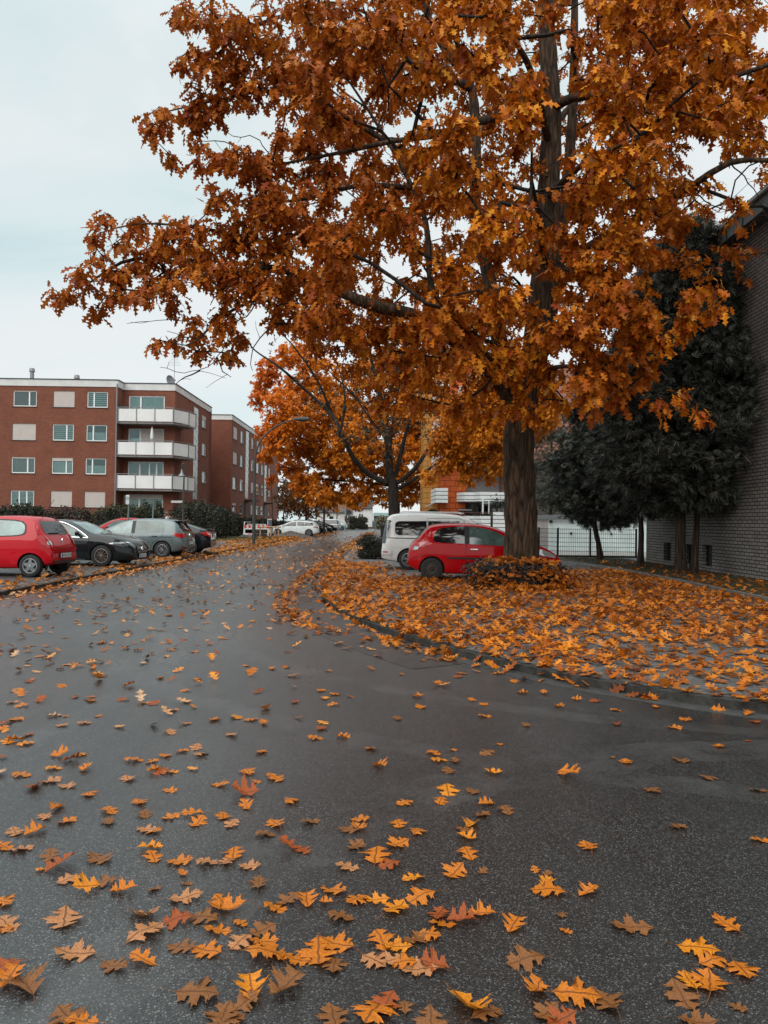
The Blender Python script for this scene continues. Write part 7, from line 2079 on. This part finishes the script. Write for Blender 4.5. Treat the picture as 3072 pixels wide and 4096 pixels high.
# ---- works barrier, tubular frame, cabinet, board, staked tree, stones
def zc5(x, y): return (920 + x * .13261) / 1.85172, (2060 + y * .13261) / 1.85172
Y = 71.0
cb = gnd(*Z2(1005, 1688), 0); Y = 62.0
k0, k1 = at(*Z2(976, 1688), Y), at(*Z2(1036, 1542), Y)
t = thing('utility_cabinet', 'pale grey utility cabinet in front of the dark shrubs', 'cabinet', ((k0.x + k1.x) / 2, Y, 0)); wd = k1.x - k0.x
m = MB(); m.box(-wd / 2, wd / 2, -.2, .2, .38, k1.z); m.build('housing', MAT('cabinet grey', (.47, .49, .47), .6, var=.06), t, bevel=.015)
m = MB(); m.box(-wd / 2 + .03, wd / 2 - .03, -.18, .18, 0, .378); m.build('plinth', m_gut, t); m = MB(); m.box(-.02, .02, -.215, -.202, .8, .95); m.build('lock', m_dark, t)
m_rw = MAT('barrier red', (.60, .012, .016), .4, var=.05); m_bw = MAT('barrier white', (.74, .73, .71), .5, var=.06); m_bg = MAT('barrier reflective', (.46, .53, .5), .4, var=.05)
Y = 68.0
xz = lambda x, y: at(*zc5(x, y), Y)
a, b = xz(425, 600), xz(1165, 600)
t = thing('works_barrier', 'red and white striped plastic works barrier', 'barrier', ((a.x + b.x) / 2, Y, 0)); ob_ = Vector(t.location)
zt, zb, zm, zl = xz(700, 300).z, max(.05, xz(700, 600).z), xz(700, 400).z, xz(700, 550).z
m = MB(ob_); m.box(a.x, b.x, Y - .02, Y + .02, zm - .10, zm); m.box(a.x, b.x, Y - .02, Y + .02, zb, zl); m.box(a.x, a.x + .09, Y - .021, Y + .021, zl, zm - .1); m.box(b.x - .09, b.x, Y - .021, Y + .021, zl, zm - .1)
nd = 15
for k in range(nd):
    x = a.x + .1 + (b.x - a.x - .45) * k / (nd - 1); m.add([(x, Y - .02, zl - .002), (x + .09, Y - .02, zl - .002), (x + .35, Y - .02, zm - .098), (x + .26, Y - .02, zm - .098)], [(0, 1, 2, 3), (3, 2, 1, 0)])
for k in range(14): m.box(a.x + .3 + k * (b.x - a.x - .6) / 13, a.x + .36 + k * (b.x - a.x - .6) / 13, Y - .02, Y + .02, zt, zt + .1)
m.build('rail', m_bw, t)
m = MB(ob_); nb_ = 11
for k in range(nb_):
    m.cur = 1 if k % 2 == 0 else 0; x0_, x1_ = a.x + (b.x - a.x) * k / nb_, a.x + (b.x - a.x) * (k + 1) / nb_; m.box(x0_, x1_, Y - .03, Y + .03, zm + .002, zt - .002)
m.build('striped_board', [m_bg, m_rw], t)
m = MB(ob_)
for x in (.15, .5, .82): m.box(a.x + (b.x - a.x) * x, a.x + (b.x - a.x) * x + .34, Y - .026, Y - .021, zb + .04, zl - .03)
m.build('reflector', m_rw, t)
m = MB(ob_); m.bar((a.x - .05, Y, zb), (a.x - .1, Y + .7, zt + .25), .06); m.bar((a.x - .1, Y + .7, zt + .25), (a.x + .3, Y + 1.6, zt + .25), .05); m.build('foot_frame', m_bw, t)
t = thing('tubular_frame', 'white tubular steel frame left of the striped barrier', 'barrier', (xz(130, 600).x, Y, 0)); ob_ = Vector(t.location)
p0, p1, p2, p3 = xz(40, 590), xz(85, 240), xz(240, 240), xz(205, 590); z0_ = .05
m = MB(ob_); p0.z = z0_; p3.z = z0_ + .1
m.tube(smooth_path([p0, p0.lerp(p1, .5), p0.lerp(p1, .93), p1 + Vector((.1, 0, 0)), p2], .1), [.035] * len(smooth_path([p0, p0.lerp(p1, .5), p0.lerp(p1, .93), p1 + Vector((.1, 0, 0)), p2], .1)), 8); m.tube([p2, p3], [.035, .035], 8); m.tube([xz(65, 380), xz(225, 370)], [.03, .03], 8); m.bar(p0, (xz(390, 600).x, Y - .3, .06), .12, .06); m.build('frame', m_bw, t)
bx = [xz(1000, 330), xz(1155, 120)]
t = thing('notice_board', 'blue grey board with rounded white edge behind the barrier', 'sign', ((bx[0].x + bx[1].x) / 2, 70.5, 0)); wd = (bx[1].x - bx[0].x) / 2
m = MB(); m.box(-wd, wd, -.03, .03, .75, bx[1].z); m.build('frame', m_bw, t, bevel=.02); m = MB(); m.box(-wd + .05, wd - .05, -.042, -.031, .8, bx[1].z - .05); m.build('panel', MAT('blue grey panel', (.085, .095, .125), .4, var=.2, scale=3), t); m = MB(); m.tube([(-wd * .6, 0, 0), (-wd * .6, 0, .8)], [.03, .03], 6); m.tube([(wd * .6, 0, 0), (wd * .6, 0, .8)], [.03, .03], 6); m.build('legs', m_bw, t)
m_wood = MAT('pale timber', (.40, .23, .14), .75, var=.25, scale=8)
Yt = 66.0; xt = at(*zc5(1265, 600), Yt)
lm = [(smooth_path([(xt.x, Yt, 0), (xt.x, Yt, 2.4), at(*Z2(1505, 1200), Yt), at(*Z2(1495, 1080), Yt)], .3), .05, .015)]
stt = puff_sites([(at_[0], at_[1], Yt, 16, .5) for at_ in (Z2(1500, 1300), Z2(1490, 1250), Z2(1515, 1200), Z2(1480, 1180), Z2(1505, 1130))], 1, 14)
street_tree('staked_sapling', 'young thin tree tied between wooden stakes', lm, stt, (xt.x, Yt, 0), m_dull, m_bark2, 5, .16, flare=0)
t = thing('tree_stakes', 'wooden stakes with crossbar holding the young tree', 'tree stakes', (xt.x, Yt, 0)); zst = at(*zc5(1240, 330), Yt).z
for dx_ in (-1.0, -.12, .25, .55): m = MB(); m.tube([(dx_, .1 * (dx_ > 0), 0), (dx_, .1 * (dx_ > 0), zst)], [.055, .05], 8); m.build('stake', m_wood, t)
m = MB(); m.tube([(-1.15, -.07, zst - .1), (.8, -.07, zst - .07)], [.055, .055], 8); m.build('crossbar', m_wood, t)
sp_ = at(*zc5(900, 560), 66.5)
t = thing('stone_stack', 'stack of dark paving stones in front of the striped barrier', 'stones', (sp_.x, 66.8, 0))
for k in range(12):
    m = MB(); z_ = .0 + .19 * (k // 3); x_ = -.45 + .32 * (k % 3) + .05 * (k // 3 % 2); m.box(x_, x_ + .29 + .03 * random.random(), -.2, .15, z_ + .004, z_ + .185); m.build('stone', m_soil if k % 2 else m_kerb, t, bevel=.02)
gp = sheet('grass_patch', [(-13.6, 54.5), (-8.0, 55.5), (-7.9, 61), (-9, 66.5), (-13, 65), (-16, 58)], VZ + .004, MAT('dull grass', (.085, .082, .035), .95, var=.4, scale=3, bmp=.6, bscale=40))
V, T = [], []
gxy = scatter(9000, -16, -7.9, 54.5, 66, lambda x, y: np.where((x > -13.6 - (y < 59) * 2 * (y - 54.5) / 4.5), .9, 0.))
L3 = np.stack([rng.normal(size=len(gxy)) * .4, rng.normal(size=len(gxy)) * .4, np.ones(len(gxy))], 1)
BL = (np.array([(0, .035, 0), (0, -.035, 0), (1, 0, 0)], float), np.array([(0, 1, 2)]))
V, T = leaves_np(BL, np.column_stack([gxy, np.full(len(gxy), VZ)]), L3, rdir(len(gxy)), rng.uniform(.08, .2, len(gxy)))
m_blade = leaf_mat('grass blade', [(0, (.05, .05, .02)), (.7, (.11, .105, .045)), (1, (.2, .16, .08))], .7, .2)
tag(np_mesh('grass', V, T, m_blade), kind='stuff')
# soil heap by the estate car and dark ivy patch by the lamp
hp = at(*zc5(1480, 600), 68); rows = []
for r_ in (1.0, .75, .45, .15, .01): rows.append([(hp.x + .9 + cos(q) * 2.3 * r_ * (1 + .1 * sin(3 * q)), 69 + sin(q) * 1.2 * r_, .01 + .5 * (1 - r_) * (1 + .3 * sin(4 * q))) for q in np.linspace(0, 2 * pi, 21)])
m = MB(); m.grid(rows); tag(m.build('soil_heap', MAT('rubble soil', (.11, .09, .08), .95, var=.6, scale=6, bmp=1, bscale=20), None, smooth=60), kind='structure')
# ---- right-hand side: grass strip, edging, green mesh fence, wheelie bin
sheet('grass_strip', [(7.95, 4), (XR - .002, 4), (XR - .002, 35.2), (5.5, 35.2), (6.5, 32), (7.6, 28), (7.95, 24)], VZ + .004, MAT('turf shaded in colour', (.040, .038, .020), .95, var=.5, scale=4, bmp=.7, bscale=40))  # turf colour darkened to stand for the shade on this strip
strip('edging', smooth_path([(7.9, 4, 0), (7.9, 15, 0), (7.9, 24, 0), (7.55, 28, 0), (6.45, 32, 0), (5.3, 35.4, 0)], .5)[:, :2], -.06, .06, 0, VZ + .07, m_conc)
gxy = scatter(26000, 7.9, XR, 9, 34, lambda x, y: np.where(x > 8.0 - np.clip(y - 24, 0, 9) * .25, .75, 0.) * (.4 + .6 * clump(x, y, 1.4)))
L3 = np.stack([rng.normal(size=len(gxy)) * .5, rng.normal(size=len(gxy)) * .5, np.ones(len(gxy))], 1)
V, T = leaves_np(BL, np.column_stack([gxy, np.full(len(gxy), VZ)]), L3, rdir(len(gxy)), rng.uniform(.05, .13, len(gxy)))
tag(np_mesh('grass', V, T, leaf_mat('blade shaded in colour', [(0, (.03, .03, .014)), (.7, (.07, .064, .03)), (1, (.12, .09, .05))], .7, .2)), kind='stuff')  # blades are a darker copy, the shade put into their colour
gxy = scatter(900, XR - .45, XR - .02, 10, 31, lambda x, y: np.full_like(x, .9))
V, T = leaves_np((np.array([(0, 0, 0), (.5, .5, .3), (1, 0, 0), (.5, -.5, .3), (.5, 0, .7)], float), np.array([(0, 1, 4), (1, 2, 4), (2, 3, 4), (3, 0, 4)])), np.column_stack([gxy, np.full(len(gxy), VZ)]), rdir(len(gxy)) * np.array([1, 1, .05]), np.tile([0, 0, 1.], (len(gxy), 1)), rng.uniform(.03, .09, len(gxy)))
tag(np_mesh('gravel', V, T, MAT('pale gravel', (.24, .23, .21), .8, var=.3, scale=20)), kind='stuff')
xy = scatter(900, 7.9, XR - .1, 9, 31, lambda x, y: .25 + .4 * np.clip((14 - y) / 5, 0, 1))
litter('fallen_leaves_on_grass', xy, VZ + .03, .16, m_litter, LEAF1, .6)
m_fence = MAT('green mesh wire', (.020, .034, .030), .5, var=.1)
f0, f1 = at(1205, 1160, 35.6), at(1374, 1160, 35.6); FZ = at(1300, 1143, 35.6).z
t = thing('mesh_fence', 'dark green double wire mesh fence between car park and garages', 'fence', (f0.x, 35.6, VZ)); ofc = Vector(t.location)
for x, y in ((f0.x, 35.6), (at(1275, 1160, 35.6).x, 35.6), (f1.x, 35.6), (f0.x - .55, 37.2), (f0.x - 1.4, 39.6)):
    m = MB(ofc); m.box(x - .04, x + .04, y - .03, y + .03, VZ - .05, FZ + .04); m.build('post', m_fence, t)
m = MB(ofc); nW = int((f1.x - f0.x) / .085)
for k in range(nW): x = f0.x + (f1.x - f0.x) * (k + .5) / nW; m.box(x - .006, x + .006, 35.597, 35.603, VZ + .04, FZ)
for k in range(7): z = VZ + .06 + (FZ - VZ - .08) * k / 6; m.box(f0.x, f1.x, 35.584, 35.594, z - .01, z + .01)
m.build('mesh_panel', m_fence, t)
m = MB(ofc); A_, B_ = Vector((f0.x, 35.6, 0)), Vector((f0.x - 1.4, 39.6, 0)); dd = (B_ - A_).normalized(); nn = Vector((dd.y, -dd.x, 0)); LL = (B_ - A_).length
for k in range(48): m.obox((A_, dd, nn), LL * k / 48, LL * k / 48 + .012, -.004, .004, VZ + .04, FZ)
for k in range(7): z = VZ + .06 + (FZ - VZ - .08) * k / 6; m.obox((A_, dd, nn), 0, LL, .005, .015, z - .01, z + .01)
m.build('mesh_panel', m_fence, t)
kb = MB(); kb.box(f0.x - .3, f1.x + .1, 35.5, 35.7, 0, VZ + .07); tag(kb.build('kerb_below_fence', m_kerb), kind='structure')
sheet('garage_yard', [(f0.x - 4, 35.7), (20, 35.7), (20, GY + .1), (f0.x - 4, GY + .1)], VZ + .002, MAT('pale yard concrete', (.30, .27, .25), .7, var=.25, scale=1.2))
Yb = 73.0; p0, p1 = at(*zb5(1567, 455), Yb), at(*zb5(1630, 350), Yb)
t = thing('wheelie_bin', 'black wheelie bin beside the dark limbed oak', 'bin', ((p0.x + p1.x) / 2, Yb, VZ)); wd = (p1.x - p0.x) / 2; hB = p1.z - VZ
m = MB(); vs = []
for z, s_ in ((.06, .8), (hB * .86, 1.0)): vs += [(-wd * s_, -.35 * s_, z), (wd * s_, -.35 * s_, z), (wd * s_, .35 * s_, z), (-wd * s_, .35 * s_, z)]
m.add(vs, [(3, 2, 1, 0), (4, 5, 6, 7), (0, 1, 5, 4), (1, 2, 6, 5), (2, 3, 7, 6), (3, 0, 4, 7)]); m.build('bin_body', m_trim, t, bevel=.03)
m = MB(); m.box(-wd * 1.07, wd * 1.07, -.42, .4, hB * .865, hB); m.build('lid', m_trim, t, bevel=.05)
for sg in (1, -1): m = MB(); m.lathe([(0, sg * .03), (.1, sg * .03), (.1, -sg * .03), (0, -sg * .03)], 12, 'x', (sg * wd * .8, .34, .1)); m.build('wheel', m_rimd, t)
